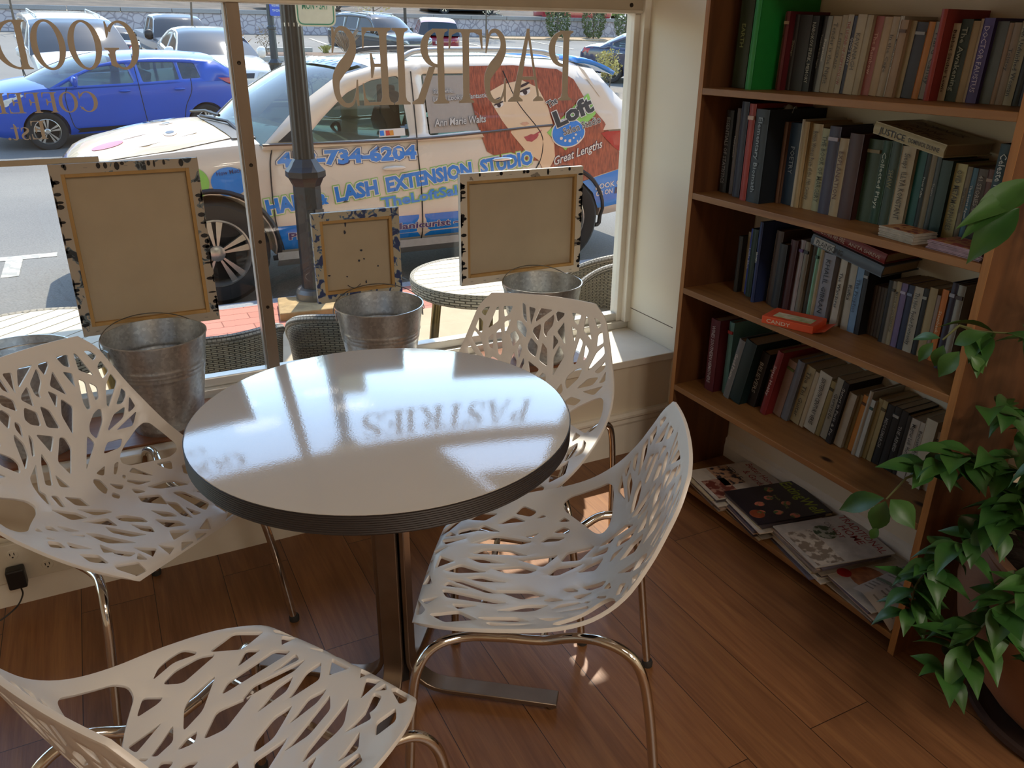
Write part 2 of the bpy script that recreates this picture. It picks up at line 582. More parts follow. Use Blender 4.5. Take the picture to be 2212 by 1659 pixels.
# square housings around the added fill lights
for i, (x, y) in enumerate(((0.5, -1.5), (1.7, -1.7), (0.5, -3.4), (1.7, -3.4))):
    r_ = root('fill_light_housing', (x, y, CEIL), 0, 'square housing of an added fill light behind the viewpoint', 'lamp', 'added fill light housings')
    h = MB()
    for sx_, sy_ in ((-1, 0), (1, 0), (0, -1), (0, 1)):
        if sx_: h.box(sx_ * .26, sx_ * .29, -.29, .29, -.03, 0)
        else: h.box(-.26, .26, sy_ * .26, sy_ * .29, -.03, 0)
    h.build('housing_frame', TRIM, r_)
# fabric awning over the shopfront, in two panels with a narrow gap beside the wall
aw = root('awning', (0, 2.72, 2.6), 0, 'shopfront awning over the window outside', 'awning')
AWM = M('awning_canvas', '6d6455', .8, var=.05)
MB().box(-4.5, 1.612, 2.705, 4.13, 2.60, 2.615).build('awning_panel', AWM, aw, world=True)
MB().box(1.657, 4.5, 2.705, 3.178, 2.60, 2.615).build('awning_panel', AWM, aw, world=True)
MB().tube([(-4.5, 4.13, 2.605), (1.612, 4.13, 2.605)], .015, 8).build('awning_bar', METAL_FRAME, aw, 60, world=True)
MB().box(-4.5, 4.5, 2.70, 2.708, 2.58, 2.66).build('awning_rail', METAL_FRAME, aw, world=True)
struct('wall_facade', MB().box(-9, 9, 2.65, 2.695, 2.625, 6.0), M('street_wall', 'a08a78', .8))
# ================================================================== chairs
CH_ROWS = [(.150, .225, .415, .228, .418), (.170, .218, .430, .222, .432), (.192, .195, .444, .195, .441), (.222, .130, .466, .125, .438), (.243, .040, .488, .040, .431),
           (.253, -.050, .508, -.055, .428), (.255, -.120, .538, -.130, .444), (.247, -.175, .585, -.188, .500), (.228, -.215, .645, -.224, .575), (.210, -.243, .703, -.252, .655),
           (.193, -.262, .748, -.272, .725), (.160, -.277, .785, -.290, .790)]
CH_HOLES = ('-0.82,0.313 -0.93,0.242 -0.84,0.187 -0.704,0.263;-0.448,0.358 -0.507,0.333 -0.534,0.22 -0.423,0.2 -0.405,0.219 -0.435,0.338;0.399,0.239 0.518,0.298 '
            '0.514,0.318 0.461,0.385 0.446,0.385 0.408,0.364;-0.089,0.185 0.047,0.231 -0.02,0.295 -0.035,0.296 -0.113,0.228;-0.764,0.409 -0.806,0.377 -0.82,0.328 '
            '-0.783,0.307 -0.761,0.315 -0.691,0.383;-0.051,0.144 0.201,0.149 0.087,0.214;-0.259,0.429 -0.369,0.382 -0.283,0.324 -0.206,0.397;-0.4,0.438 -0.539,0.41'
            ' -0.578,0.391 -0.613,0.336 -0.436,0.395;0.095,0.406 0.026,0.387 -0.007,0.339 0.038,0.302 0.081,0.334 0.127,0.371;0.414,0.164 0.559,0.127 '
            '0.496,0.234;0.136,0.34 0.095,0.276 0.167,0.241 0.181,0.254 0.191,0.279;-0.818,0.416 -0.88,0.394 -0.907,0.37 -0.93,0.34 -0.866,0.327 -0.847,0.333 '
            '-0.862,0.37;-0.571,0.301 -0.69,0.258 -0.61,0.238;0.672,0.299 0.771,0.337 0.691,0.371;-0.378,0.51 -0.434,0.471 -0.488,0.439 -0.382,0.461 '
            '-0.356,0.502;-0.508,0.533 -0.544,0.448 -0.49,0.491 -0.445,0.528;-0.654,0.478 -0.755,0.444 -0.684,0.419 -0.665,0.433;-0.313,0.47 -0.35,0.44 '
            '-0.347,0.421 -0.278,0.44;-0.88,0.1 -0.86,0.15 -0.78,0.165 -0.66,0.1 -0.58,0.05 -0.76,0.06;-0.694,0.163 -0.546,0.2 -0.62,0.107;-0.34,0.155 -0.15,0.115 '
            '-0.31,0.06;0.278,0.097 0.362,0.18 0.41,0.073;0.009,0.049 0.162,0.103 0.249,0.038;-0.23,0.049 -0.056,0.103 -0.034,0.038;0.7,0.155 0.85,0.205 0.9,0.18 '
            '0.92,0.07 0.78,0.06;-0.092,0.725 -0.144,0.717 -0.153,0.685 -0.006,0.618 0.039,0.668;-0.494,0.642 -0.63,0.622 -0.557,0.606 -0.386,0.622 '
            '-0.46,0.638;-0.302,0.815 -0.384,0.779 -0.233,0.713 -0.223,0.774;-0.609,0.733 -0.629,0.726 -0.578,0.699 -0.422,0.668 -0.396,0.694 -0.434,0.713 '
            '-0.538,0.732;-0.195,0.93 -0.206,0.916 -0.187,0.885 -0.106,0.856 -0.104,0.838 -0.048,0.853 -0.039,0.892;-0.93,0.789 -0.93,0.756 -0.895,0.748 '
            '-0.705,0.717 -0.7,0.725 -0.811,0.771;-0.72,0.93 -0.742,0.922 -0.767,0.818 -0.645,0.866;0.036,0.948 -0.182,0.946 0.087,0.892 0.097,0.9;-0.046,0.821 '
            '-0.13,0.799 -0.15,0.744 -0.018,0.761;0.128,0.833 0.007,0.806 0.026,0.769 0.129,0.782 0.173,0.8;0.365,0.651 0.242,0.685 0.339,0.608 0.308,0.596 '
            '0.337,0.558 0.359,0.563 0.372,0.593 0.376,0.625;-0.592,0.84 -0.647,0.819 -0.544,0.748 -0.502,0.749 -0.498,0.77;0.312,0.888 0.201,0.86 0.208,0.826 '
            '0.353,0.856 0.383,0.886;0.15,0.707 0.127,0.667 0.204,0.61 0.265,0.619 0.199,0.679;0.338,0.775 0.272,0.742 0.278,0.71 0.364,0.674 '
            '0.359,0.756;-0.364,0.904 -0.388,0.813 -0.249,0.863;-0.494,0.942 -0.652,0.934 -0.576,0.887 -0.513,0.905;-0.93,0.849 -0.93,0.814 -0.93,0.798 -0.822,0.79'
            ' -0.856,0.838;0.184,0.572 0.067,0.546 0.079,0.492 0.163,0.523;0.126,0.756 -0.047,0.733 0.055,0.695;-0.16,0.579 -0.204,0.567 -0.197,0.527 -0.131,0.508 '
            '-0.118,0.515 -0.121,0.548 -0.133,0.571;0.377,0.546 0.234,0.498 0.224,0.449 0.345,0.466;-0.261,0.942 -0.378,0.937 -0.367,0.926 -0.251,0.898 '
            '-0.225,0.935;-0.701,0.692 -0.838,0.684 -0.759,0.664 -0.566,0.666 -0.569,0.671;0.154,0.875 0.237,0.95 0.109,0.944;0.796,0.393 0.738,0.378 0.791,0.34 '
            '0.879,0.358;-0.412,0.581 -0.456,0.578 -0.407,0.563 -0.35,0.549 -0.335,0.556;-0.841,0.92 -0.9,0.91 -0.93,0.874 -0.854,0.863;0.005,0.888 -0.008,0.875 '
            '0.012,0.822 0.124,0.855 0.105,0.868;0.196,0.512 0.039,0.446 0.035,0.423 0.162,0.444;-0.921,0.731 -0.93,0.713 -0.907,0.703 -0.841,0.695 -0.774,0.706 '
            '-0.883,0.722;0.289,0.901 0.366,0.962 0.298,0.956 0.212,0.883;0.513,0.462 0.473,0.446 0.447,0.402 0.524,0.42;0.282,0.588 0.225,0.581 0.248,0.531 '
            '0.283,0.541;0.376,0.847 0.292,0.822 0.368,0.786 0.449,0.827;-0.673,0.812 -0.729,0.785 -0.677,0.757 -0.63,0.756;-0.236,0.541 -0.314,0.5 -0.258,0.486 '
            '-0.235,0.503;0.317,0.446 0.137,0.414 0.209,0.357;0.592,0.472 0.549,0.466 0.569,0.427 0.629,0.453;0.283,0.805 0.231,0.791 0.258,0.753 '
            '0.304,0.786;0.195,0.764 0.169,0.746 0.222,0.704 0.252,0.704;-0.359,0.693 -0.387,0.663 -0.155,0.61;-0.182,0.503 -0.198,0.473 -0.144,0.458 '
            '-0.13,0.486;-0.2,0.853 -0.292,0.827 -0.206,0.795;-0.204,0.589 -0.335,0.594 -0.257,0.568;0.126,0.64 0.066,0.586 0.156,0.6;-0.623,0.653 -0.891,0.648 '
            '-0.775,0.625;-0.928,0.695 -0.909,0.661 -0.88,0.66 -0.816,0.663;0.569,0.403 0.485,0.382 0.516,0.368;-0.466,0.887 -0.566,0.867 -0.514,0.819;-0.389,0.537'
            ' -0.408,0.525 -0.371,0.515 -0.363,0.526;0.736,0.415 0.716,0.389 0.766,0.403;0.609,0.733 0.629,0.726 0.578,0.699 0.422,0.668 0.396,0.694 0.434,0.713 '
            '0.538,0.732;0.93,0.789 0.93,0.756 0.895,0.748 0.705,0.717 0.7,0.725 0.811,0.771;0.72,0.93 0.742,0.922 0.767,0.818 0.645,0.866;0.592,0.84 0.647,0.819 '
            '0.544,0.748 0.502,0.749 0.498,0.77;0.494,0.942 0.652,0.934 0.576,0.887 0.513,0.905;0.93,0.849 0.93,0.814 0.93,0.798 0.822,0.79 0.856,0.838;0.701,0.692'
            ' 0.838,0.684 0.759,0.664 0.566,0.666 0.569,0.671;0.841,0.92 0.9,0.91 0.93,0.874 0.854,0.863;0.921,0.731 0.93,0.713 0.907,0.703 0.841,0.695 0.774,0.706'
            ' 0.883,0.722;0.673,0.812 0.729,0.785 0.677,0.757 0.63,0.756;0.623,0.653 0.891,0.648 0.775,0.625;0.928,0.695 0.909,0.661 0.88,0.66 '
            '0.816,0.663;0.466,0.887 0.566,0.867 0.514,0.819;0.821,0.304 0.896,0.255 0.835,0.218 0.742,0.27;-0.136,0.35 -0.095,0.286 -0.167,0.251 -0.181,0.264 '
            '-0.191,0.289;0.567,0.315 0.696,0.267 0.609,0.246;0.669,0.473 0.726,0.454 0.686,0.44 0.676,0.448;0.672,0.171 0.568,0.197 0.62,0.132;-0.35,0.31 '
            '-0.31,0.345 -0.2,0.24 -0.23,0.2;0.23,0.25 0.27,0.385 0.335,0.34 0.33,0.28;0.57,0.2 0.615,0.275 0.67,0.24 0.66,0.2;-0.36,0.2 -0.33,0.27 -0.27,0.21')
CH_OPEN = '0.905,0.47 0.86,0.45 0.78,0.455 0.63,0.505 0.5,0.545 0.465,0.568 0.5,0.59 0.6,0.603 0.78,0.612 0.86,0.608 0.9,0.59 0.915,0.53;-0.905,0.47 -0.86,0.45 -0.78,0.455 -0.63,0.505 -0.5,0.545 -0.465,0.568 -0.5,0.59 -0.6,0.603 -0.78,0.612 -0.86,0.608 -0.9,0.59 -0.915,0.53'

def ch_surf(u, v):
    """point on the seat shell: u -1..1 across, v 0..1 from the front lip to the top of the back"""
    n = len(CH_ROWS) - 1
    t = max(0.0, min(v * n, n - 1e-6))
    i = int(t); f = t - i
    R = lambda k: CH_ROWS[k] if 0 <= k <= n else tuple(2 * a - b for a, b in zip(CH_ROWS[0 if k < 0 else n], CH_ROWS[1 if k < 0 else n - 1]))
    a, b, c, d = R(i - 1), R(i), R(i + 1), R(i + 2)
    r = [0.5 * ((2 * q) + (s_ - p) * f + (2 * p - 5 * q + 4 * s_ - z) * f * f + (3 * q - p - 3 * s_ + z) * f ** 3) for p, q, s_, z in zip(a, b, c, d)]
    k = abs(u) ** 2.2
    return Vector((u * r[0], r[3] + (r[1] - r[3]) * k, r[4] + (r[2] - r[4]) * k))

CU, CV = .235, .80      # metres per unit of u and v, for even rounding and spacing
def shell_mesh(mat):
    P = lambda s_: [[tuple(float(t) * k for t, k in zip(q.split(','), (CU, CV))) for q in h.split()] for h in s_.split(';')]
    holes = [round_poly(h, .007, 3) for h in P(CH_HOLES)] + [round_poly(h, .02, 4) for h in P(CH_OPEN)]
    vr = [i / 44 for i in range(45)]
    out = [(CU, v * CV) for v in vr] + [(CU * (1 - i / 14), CV) for i in range(1, 28)] + [(-CU, v * CV) for v in reversed(vr)] + [(-CU * (1 - i / 14), 0) for i in range(1, 28)]
    pts, tris = plate(out, holes, .019)
    return MB().add([ch_surf(x / CU, y / CV) for x, y in pts], tris).mesh('shell', mat, 60)

WHITE_PL = M('white_moulded_plastic', 'e4dfd9', .34, var=.015, vscale=8, spec=.5)
CHROME = M('chrome', 'd8d6d2', .09, metal=1.0, var=.03, vscale=30)
RUBBER = M('dark_rubber', '2c2a28', .7)

def make_chair():
    r = root('dining_chair', (0, 0, 0))
    sh = bpy.data.objects.new('shell', shell_mesh(WHITE_PL))
    COL.objects.link(sh); sh.parent = r
    so = sh.modifiers.new('thickness', 'SOLIDIFY'); so.thickness = .0075; so.offset = -1
    bv = sh.modifiers.new('edge', 'BEVEL'); bv.width = .0016; bv.segments = 2; bv.limit_method = 'ANGLE'; bv.angle_limit = radians(50)
    for s_ in (-1, 1):
        front = spline([(s_ * .278, .228, 0), (s_ * .262, .224, .13), (s_ * .236, .217, .30), (s_ * .222, .205, .372), (s_ * .200, .175, .408), (s_ * .175, .12, .414), (s_ * .165, .04, .412)], 5)
        lg = MB().tube(front, .0098, 12).build('leg', CHROME, r, 40)
        MB().lathe([(.0, 0), (.0135, 0), (.014, .012), (.0115, .018), (0, .018)], (s_ * .278, .228, 0), 12).build('rubber_foot', RUBBER, lg, 40)
        rear = spline([(s_ * .248, -.278, 0), (s_ * .246, -.262, .12), (s_ * .243, -.236, .32), (s_ * .238, -.215, .415), (s_ * .228, -.185, .452), (s_ * .212, -.135, .462), (s_ * .185, -.085, .440), (s_ * .168, -.03, .414), (s_ * .165, .04, .412)], 5)
        lg = MB().tube(rear, .0098, 12).build('leg', CHROME, r, 40)
        MB().lathe([(.0, 0), (.0135, 0), (.014, .012), (.0115, .018), (0, .018)], (s_ * .248, -.278, 0), 12).build('rubber_foot', RUBBER, lg, 40)
    cb = MB()
    for y in (.10, -.03):
        cb.tube([(-.168, y, .411), (.168, y, .411)], .007, 8)
    cb.build('seat_frame', CHROME, r, 40)
    return r

chair0 = make_chair()
for i, (x, y, deg, lab) in enumerate((
        (-.085, 1.871, -53.8, 'white cutout plastic chair in front of the galvanised pails and wall socket'),
        (.907, 1.775, 224.5, 'white cutout plastic chair between the round table and the window ledge corner'),
        (.679, 1.216, 147.0, 'white cutout plastic chair nearest the bookcase, standing in front of the magazine shelf'),
        (.053, 1.035, 32.1, 'white cutout plastic chair seen from behind, cut off by the bottom edge'))):
    ch = chair0 if i == 0 else copy_tree(chair0)
    ch.location = (x, y, 0)
    ch.rotation_euler = (0, 0, radians(deg - 90))
    tag(ch, lab, 'chair', 'white cutout chairs around the round table')

# ================================================================== round table
def white_laminate():
    m, n, b = newmat('white_laminate')
    vec = coords(n, (1, 1, 1))
    no = N(n, 'TexNoise'); no.inputs['Scale'].default_value = 240; no.inputs['Detail'].default_value = 2
    n.links.new(vec, no.inputs['Vector'])
    bp = N(n, 'Bump'); bp.inputs['Strength'].default_value = 0.05; bp.inputs['Distance'].default_value = .0015
    n.links.new(no.outputs['Fac'], bp.inputs['Height']); n.links.new(bp.outputs['Normal'], b.inputs['Normal'])
    n2 = N(n, 'TexNoise'); n2.inputs['Scale'].default_value = 5
    n.links.new(vec, n2.inputs['Vector'])
    rp = N(n, 'ValToRGB'); rp.color_ramp.elements[0].color = lin('cdc8c0'); rp.color_ramp.elements[1].color = lin('d3cec7')
    n.links.new(n2.outputs['Fac'], rp.inputs['Fac']); n.links.new(rp.outputs['Color'], b.inputs['Base Color'])
    b.inputs['Roughness'].default_value = .12
    b.inputs['Coat Weight'].default_value = 1.0
    b.inputs['Coat Roughness'].default_value = .03
    b.inputs['Coat IOR'].default_value = 2.0
    n.links.new(bp.outputs['Normal'], b.inputs['Coat Normal'])
    return m

TX, TY, TR = .4512, 1.4862, .3975
tb = root('round_table', (TX, TY, 0), 0, 'round cafe table with glossy white top and dark ribbed edge', 'table')
MB().lathe([(0, .750), (TR - .004, .750), (TR - .002, .7495), (TR - .002, .745), (0, .745)], (0, 0, 0), 96).build('tabletop', white_laminate(), tb, 30)
ed = []
for i in range(9):
    z = .748 - i * .0045
    ed += [(TR, z), (TR - .0012, z - .0022)]
MB().lathe([(0, .744), (TR - .003, .7485)] + ed + [(TR - .002, .709), (0, .709)], (0, 0, 0), 96).build('edge_band', M('dark_brown_edging', '2c2320', .5, var=.1), tb, 30)
PED = M('dulled_steel', '8f7f70', .3, metal=.85, var=.1, vscale=12, rvar=.06)
def leg_bar(ang):
    s_ = MB()
    mid = [(.032, .70), (.032, .110)] + [(.032 + .085 - .085 * cos(a), .110 - .085 * sin(a)) for a in (.2, .45, .75, 1.05, 1.3, pi / 2)] + [(.395, .024)]
    hw, th = .0235, .006
    vs_, fs = [], []
    for i, (r_, z) in enumerate(mid):
        a = mid[max(0, i - 1)]; b = mid[min(len(mid) - 1, i + 1)]
        t = Vector((b[0] - a[0], b[1] - a[1])).normalized()
        nn = Vector((-t.y, t.x))
        for sgn in (1, -1):
            for w_ in (-hw, hw):
                q = Vector((r_, z)) + nn * th * sgn
                vs_.append((q.x, w_, q.y))
    k = len(mid)
    for i in range(k - 1):
        a, b = i * 4, i * 4 + 4
        fs += [(a, a + 1, b + 1, b), (a + 3, a + 2, b + 2, b + 3), (a + 1, a + 3, b + 3, b + 1), (a + 2, a, b, b + 2)]
    fs += [(0, 2, 3, 1), (4 * k - 4, 4 * k - 3, 4 * k - 1, 4 * k - 2)]
    s_.add(vs_, fs).xf(Matrix.Rotation(ang, 4, 'Z'))
    # levelling glide under the end
    s_.lathe([(0, 0), (.012, 0), (.012, .012), (.007, .018)], (.378 * cos(ang), .378 * sin(ang), 0), 10)
    return s_
for k in range(4):
    leg_bar(radians(-36.5 + 90 * k)).build('leg', PED, tb, 30, bev=.002)
MB().box(-.02, .02, -.02, .02, .03, .70).build('pedestal_core', M('black_core', '1a1614', .6), tb)
ap = MB()
for k in range(2):
    s_ = MB().box(-.25, .25, -.022, .022, .698, .709); s_.xf(Matrix.Rotation(radians(-36.5 + 90 * k), 4, 'Z')); ap.add(s_.v, s_.f)
ap.build('top_plate', M('black_core', '1a1614', .6), tb)
# ================================================================== bookcase
PINE = wood_mat('pine_board', '94683a', '7a5029', '2c160a', 'Y', .8, .5, knots=True)
PINE_V = wood_mat('pine_upright_shaded', '6b4325', '52301a', '2c160a', 'Z', .8, .5, knots=True)  # shelf lumber darkened: brown stain plus the shade on the panel sides
PINE_E = wood_mat('pine_edge_lit', 'ab763f', '8f5e2e', None, 'Z', 1.5, .5)  # same lumber lightened, so the front edges look lit
SX = 1.647
bk = root('bookcase', (SX + .13, 1.5145, 0), 0, 'open backed pine bookcase filled with books against the cream wall', 'bookcase')
for y0, y1 in ((1.999, 2.017), (1.012, 1.030)):
    sp_ = MB().box(SX + .0012, XW - .004, y0, y1, 0, 1.72).build('side_panel', PINE_V, bk, world=True)
    MB().box(SX, SX + .0012, y0, y1, 0, 1.72).build('front_edge', PINE_E, sp_, world=True)
SHELF_Z = [.058, .397, .741, 1.048, 1.356]
for z in SHELF_Z:
    MB().box(SX, XW - .004, 1.0302, 1.9988, z - .019, z).build('shelf', PINE, bk, bev=.0015, world=True)
MB().box(SX, XW - .004, 1.0302, 1.9988, 1.701, 1.72).build('shelf', PINE, bk, bev=.0015, world=True)

PAGES = M('book_pages', 'a08d70', .85, var=.12, vscale=120, stretch=(1, 12, 1))
_bm = {}
def cloth(hexc):
    if hexc not in _bm:
        hx = ''.join('%02x' % int(int(hexc[i:i + 2], 16) * .88) for i in (0, 2, 4))
        _bm[hexc] = M('book_cover_' + hexc, hx, .5, var=.05, vscale=40)
    return _bm[hexc]

def col_word(h):
    r, g, b = (int(h[i:i + 2], 16) for i in (0, 2, 4))
    mx, mn = max(r, g, b), min(r, g, b)
    if mx < 75 and mx - mn < 22: return 'black'
    if mx - mn < 18: return 'grey' if mx < 175 else 'white'
    hue = (r == mx and ((g - b) / (mx - mn)) % 6 or g == mx and (b - r) / (mx - mn) + 2 or (r - g) / (mx - mn) + 4) * 60
    dark = 'dark ' if mx < 95 else ''
    if hue < 18 or hue > 335: return dark + ('maroon' if mx < 125 else 'red' if mx - mn > 70 else 'pinkish')
    if hue < 50: return ('orange' if mx - mn > 110 else 'cream' if mx > 178 else 'tan' if mx > 140 else 'brown')
    if hue < 70: return 'olive' if mx < 150 else 'pale yellow'
    if hue < 165: return dark + 'green'
    if hue < 200: return dark + 'teal'
    if hue < 250: return dark + 'blue'
    return dark + 'purple'

def make_book(h, t, d, hexc, title, thex, hard):
    """standing book: spine faces -x, base corner of the spine's left edge at the origin, thickness towards -y"""
    c = .0026 if hard else .0009
    r = root('book', (0, 0, 0))
    m = MB()
    m.box(.001, d, -c, 0, 0, h); m.box(.001, d, -t, -t + c, 0, h)
    # spine, slightly rounded
    k = 6
    bulge = .004 if hard else .0012
    out = [(.002 - bulge * sin(pi * i / k), -t * i / k) for i in range(k + 1)]
    inn = [(.0035, -t * i / k) for i in range(k, -1, -1)]
    m.prism(out + inn, lambda a, b: (a, b, 0), lambda a, b: (a, b, h))
    m.build('cover', cloth(hexc), r, 40)
    ins = .004 if hard else .0006
    MB().box(.004, d - ins, -t + c, -c, ins, h - ins).build('pages', PAGES, r)
    if title and t > .009:
        tb_ = MB()
        hh = min(t * .48, .016)
        L = min(h * .8, len(title) * hh * .78)
        z0 = h - (h - L) * .42
        lettering(tb_, title, lambda a, b: (-bulge - .0006, -t / 2 - b + hh / 2, z0 - a), width=L, height=hh, res=1, bold=.008)
        tb_.build('spine_title', cloth(thex), r)
    elif thex and t > .009:
        q = MB().box(-bulge - .0005, .002, -t * .93, -t * .07, h * .84, h * .88)
        q.build('spine_band', cloth(thex), r)
    return r

ORD = 'first second third fourth fifth sixth seventh eighth ninth tenth eleventh twelfth thirteenth fourteenth fifteenth sixteenth seventeenth eighteenth nineteenth twentieth'.split()
def ordinal(i):
    if i < 20: return ORD[i]
    return ('twenty-' if i < 29 else 'thirty-') + ORD[(i + 1) % 10 - 1] if (i + 1) % 10 else ('thirtieth' if i == 29 else 'fortieth')

BOOKS = {}
BOOKS['A'] = (1.356, 'top visible shelf', """1980,56,254,18,3c4a34,a8b878,EARTH|1877,24,268,22,1f9a3e,,|1852,23,203,13,9a8668,4a3a28,August's Ashes|1828,16,204,15,6e1f28,c0a080,|1812,16,196,13,3a3634,b0a890,Zhivago|1795,45,194,13,2e2626,,|1750,25,191,13,1e1c1e,b8b4a8,NABOKOV SPEAK, MEMORY|1724,12,190,12,26221f,8a8478,Tender is the Night|1711,16,190,12,9a9c98,e8e4d8,Perpetual|1693,29,189,12,b9a98c,5a5040,Tender is the Night|1663,18,191,12,b4a486,4c4436,F. FITZGERALD|1645,19,192,12,c8bda4,a02820,THE LEGEND OF SLEEPY HOLLOW|1625,20,188,12,3a3848,d8d4cc,GOD'S WAY|1605,29,191,13,c2b294,6a6050,KAVANAGH|1574,19,189,13,b8a888,,|1554,24,186,12,b06a66,e0b0a0,The Rainbow|1530,23,184,12,c0a27c,,|1506,21,184,12,bda88a,5a4a38,In the Cage|1484,12,185,12,d0c8b8,3a3a3a,MASSARI TEGGIN|1472,22,176,13,b09070,6a5040,|1449,15,174,12,a89470,,|1433,31,170,12,3c3c44,a8a8a8,|1402,18,171,12,d08428,,|1383,30,170,12,9a9080,3a3428,Hard Candy|1352,15,196,15,a83c34,,|1336,18,167,12,d0c4a8,3a2a20,Babbitt Sinclair Lewis|1317,28,175,12,2c3c34,a8b0a0,The Awakening|1288,17,171,12,b49a70,,|1270,13,175,12,c0a886,,|1256,26,176,13,584a90,d8c8e0,DOCTOR FAUSTUS|1229,26,169,12,6a7478,,|1202,10,166,12,a88a70,,|1191,17,166,12,a4907a,3a3430,Tolstoy|1173,21,169,12,b4ac90,2c2c28,An Unfinished Woman|1152,13,170,12,20241f,90a080,|1138,21,172,12,2c2e38,a0a0a0,|1116,20,164,12,b49c72,,|1096,10,157,12,c8c0b0,,""")
BOOKS['B'] = (1.048, 'second shelf down', """1985,31,244,18,3a4048,b8bcc0,ESSENTIALS OF STATISTICS|1940,15,252,18,7a7478,d0ccc8,Mathematics|1901,30,274,20,34364a,,|1846,26,272,22,a8352a,e0c0b0,|1817,52,260,22,202a34,9aa8b0,Elementary Biomath|1763,14,227,16,7a5a48,,|1749,49,226,15,2c4664,a8b8c8,POETRY|1700,10,239,16,cfc8b8,,|1689,18,234,16,bda274,,|1670,38,230,15,c0ac84,5a4c34,British Women Poets of the 19th Century|1631,32,221,15,b4b490,50563c,THE BOOK OF MARGERY|1598,38,230,16,46425a,c0b8c8,|1559,30,203,16,b8a484,6a4430,EXPLANATION|1528,44,218,16,4c2a26,,|1483,44,208,14,3c5240,8a7a50,|1439,25,208,14,28503c,c8d0c0,Collected Plays|1412,30,209,14,3a4e3e,8a8458,SHAW|1382,39,201,14,c0b092,4a3c28,Sleeps  ILLYA KONSTANT|1342,24,193,13,1c6464,,|1318,12,195,13,243434,c0c8c0,Franz Kafka|1305,15,192,13,8a7c60,,|1289,12,191,13,505a5c,b0b0a8,Theatre|1276,30,179,13,24443c,,|1245,30,175,12,c4bc88,4a4434,OVID METAMORPHOSES|1214,13,171,12,8a7c64,3a3228,Walt Whitman|1200,13,170,12,4a7890,d8d8d0,The Secret Agent|1187,23,170,12,5a4e46,b8a898,41 STORIES O. HENRY|1163,16,172,12,6a3e34,b89a88,|1146,15,176,12,8a8270,d8d4c8,ANNA KARENINA|1130,33,232,15,1c4450,e0e8e8,Celeste Ng  Little Fires|1096,24,231,15,d0b878,30406a,DAVID BALDACCI""")
BOOKS['C'] = (.741, 'third shelf down', """1901,17,180,15,34302a,,|1884,21,194,13,b0a07c,,|1862,16,210,14,3044a0,d0d0e0,Little Blue|1845,24,213,15,2a4038,,|1787,14,248,18,2c3c6c,d8dcc8,BROKEN|1773,20,212,13,c4a888,3a2a24,THE BACCHAE|1752,29,228,15,4c3424,,|1723,31,196,16,2a2a2c,,|1691,27,213,15,4a2024,,|1663,17,217,14,b0a8ac,6a4a88,|1644,18,216,14,8a8070,303030,|1625,16,207,13,4c4a44,,|1608,12,207,13,8ac0a4,2a5a4a,|1595,13,208,13,b8a888,,|1581,42,196,13,9a98a0,2a2a34,KHALIL GIBRAN|1539,18,174,11,bca488,,|1520,23,192,13,c8c0b0,2a2a2a,The Wanderer|1485,23,192,13,b8b0a0,2c2c2c,Kafka|1461,23,194,13,7a9cc0,2c3c50,The Prophet|1437,16,190,13,26282e,a0a0a0,|1420,10,140,10,4e4038,,|1409,10,140,10,54443a,,|1398,10,140,10,4c3e38,,|1387,10,140,10,56483c,,|1377,10,140,10,4a4038,,|1360,12,170,12,1c1a1c,,|1348,11,171,12,8a8070,403830,|1336,14,173,12,a89878,4a4030,MAYOR OF CASTERBRIDGE|1321,18,173,12,7a6a94,c0b8d0,|1301,17,173,12,2a3454,8898b8,|1283,26,174,12,bcb4a4,2a2826,The Idiot  Fyodor Dostoevsky|1257,14,176,12,1e1e22,a8a8a0,|1241,22,182,12,b09a70,,|1218,10,168,12,a08a80,,|1207,17,186,12,d87c30,f0d8b0,Steinbeck|1166,16,218,15,3a3a52,b0b0c0,|1149,19,216,15,a09c94,4a3838,|1130,21,179,12,6a4830,,|1108,23,183,12,8a6840,,""")
BOOKS['D'] = (.397, 'fourth shelf down', """1930,44,251,20,6a2430,e0d8d8,WINES SOUTHERN HEMISPHERE|1876,23,251,17,6a9a94,c03830,|1846,26,220,19,8a8e90,e8e4d8,Good Poems|1818,49,225,19,163234,,|1769,34,197,16,26201e,b8b0a0,BELIEVERS|1734,31,157,14,3c3428,a89878,|1702,24,226,17,8e2a2c,e0c8c0,Sister Hobby|1678,32,198,14,a88c80,6a7a40,|1645,27,209,14,7a7c84,,|1616,35,199,13,b8a67c,5a5038,The Tin Guitar|1580,15,193,13,c8b898,,|1564,46,198,13,d0c8b4,3a302a,SIXTEENTH CENTURY VERSE|1518,16,187,13,a08c58,4a4028,|1501,29,203,13,a8a08c,4a4438,Gertrude|1471,20,204,14,1e1c1e,c8c4b8,Satori in Paris & Pic|1451,27,176,13,c0b4a0,,|1423,11,179,12,8a7448,,|1411,21,182,12,d08838,5a3418,|1389,12,207,13,c0b8a8,,|1376,13,184,13,c8ccc4,3a5a58,|1342,13,192,12,a89868,,|1328,16,192,12,b0a070,5a5030,|1311,22,187,12,1e1f1e,a8a8a0,MIDDLEMARCH|1288,21,189,12,222220,a8a8a0,|1266,21,187,12,1c1c1c,b0b0a8,THE AENEID|1244,12,181,12,34302c,,|1231,25,178,12,ccc4b4,2a2622,Magister Ludi  Hermann Hesse|1205,19,178,12,c4bcac,2a2622,Beneath the Wheel|1179,32,200,13,d0c8b0,,|1146,19,173,12,c8c0ac,5a4a38,|1126,10,185,12,242020,,|1116,14,186,12,c8b0a8,8a3028,""")
LEAN = {'A': lambda i, n: -3.5 if 6 < i < 24 else -1.5, 'B': lambda i, n: 0.0, 'C': lambda i, n: -1.5 if 4 < i < 17 else 0, 'D': lambda i, n: (0 if i < 2 else -12 + 10.5 * (i - 2) / (n - 3))}
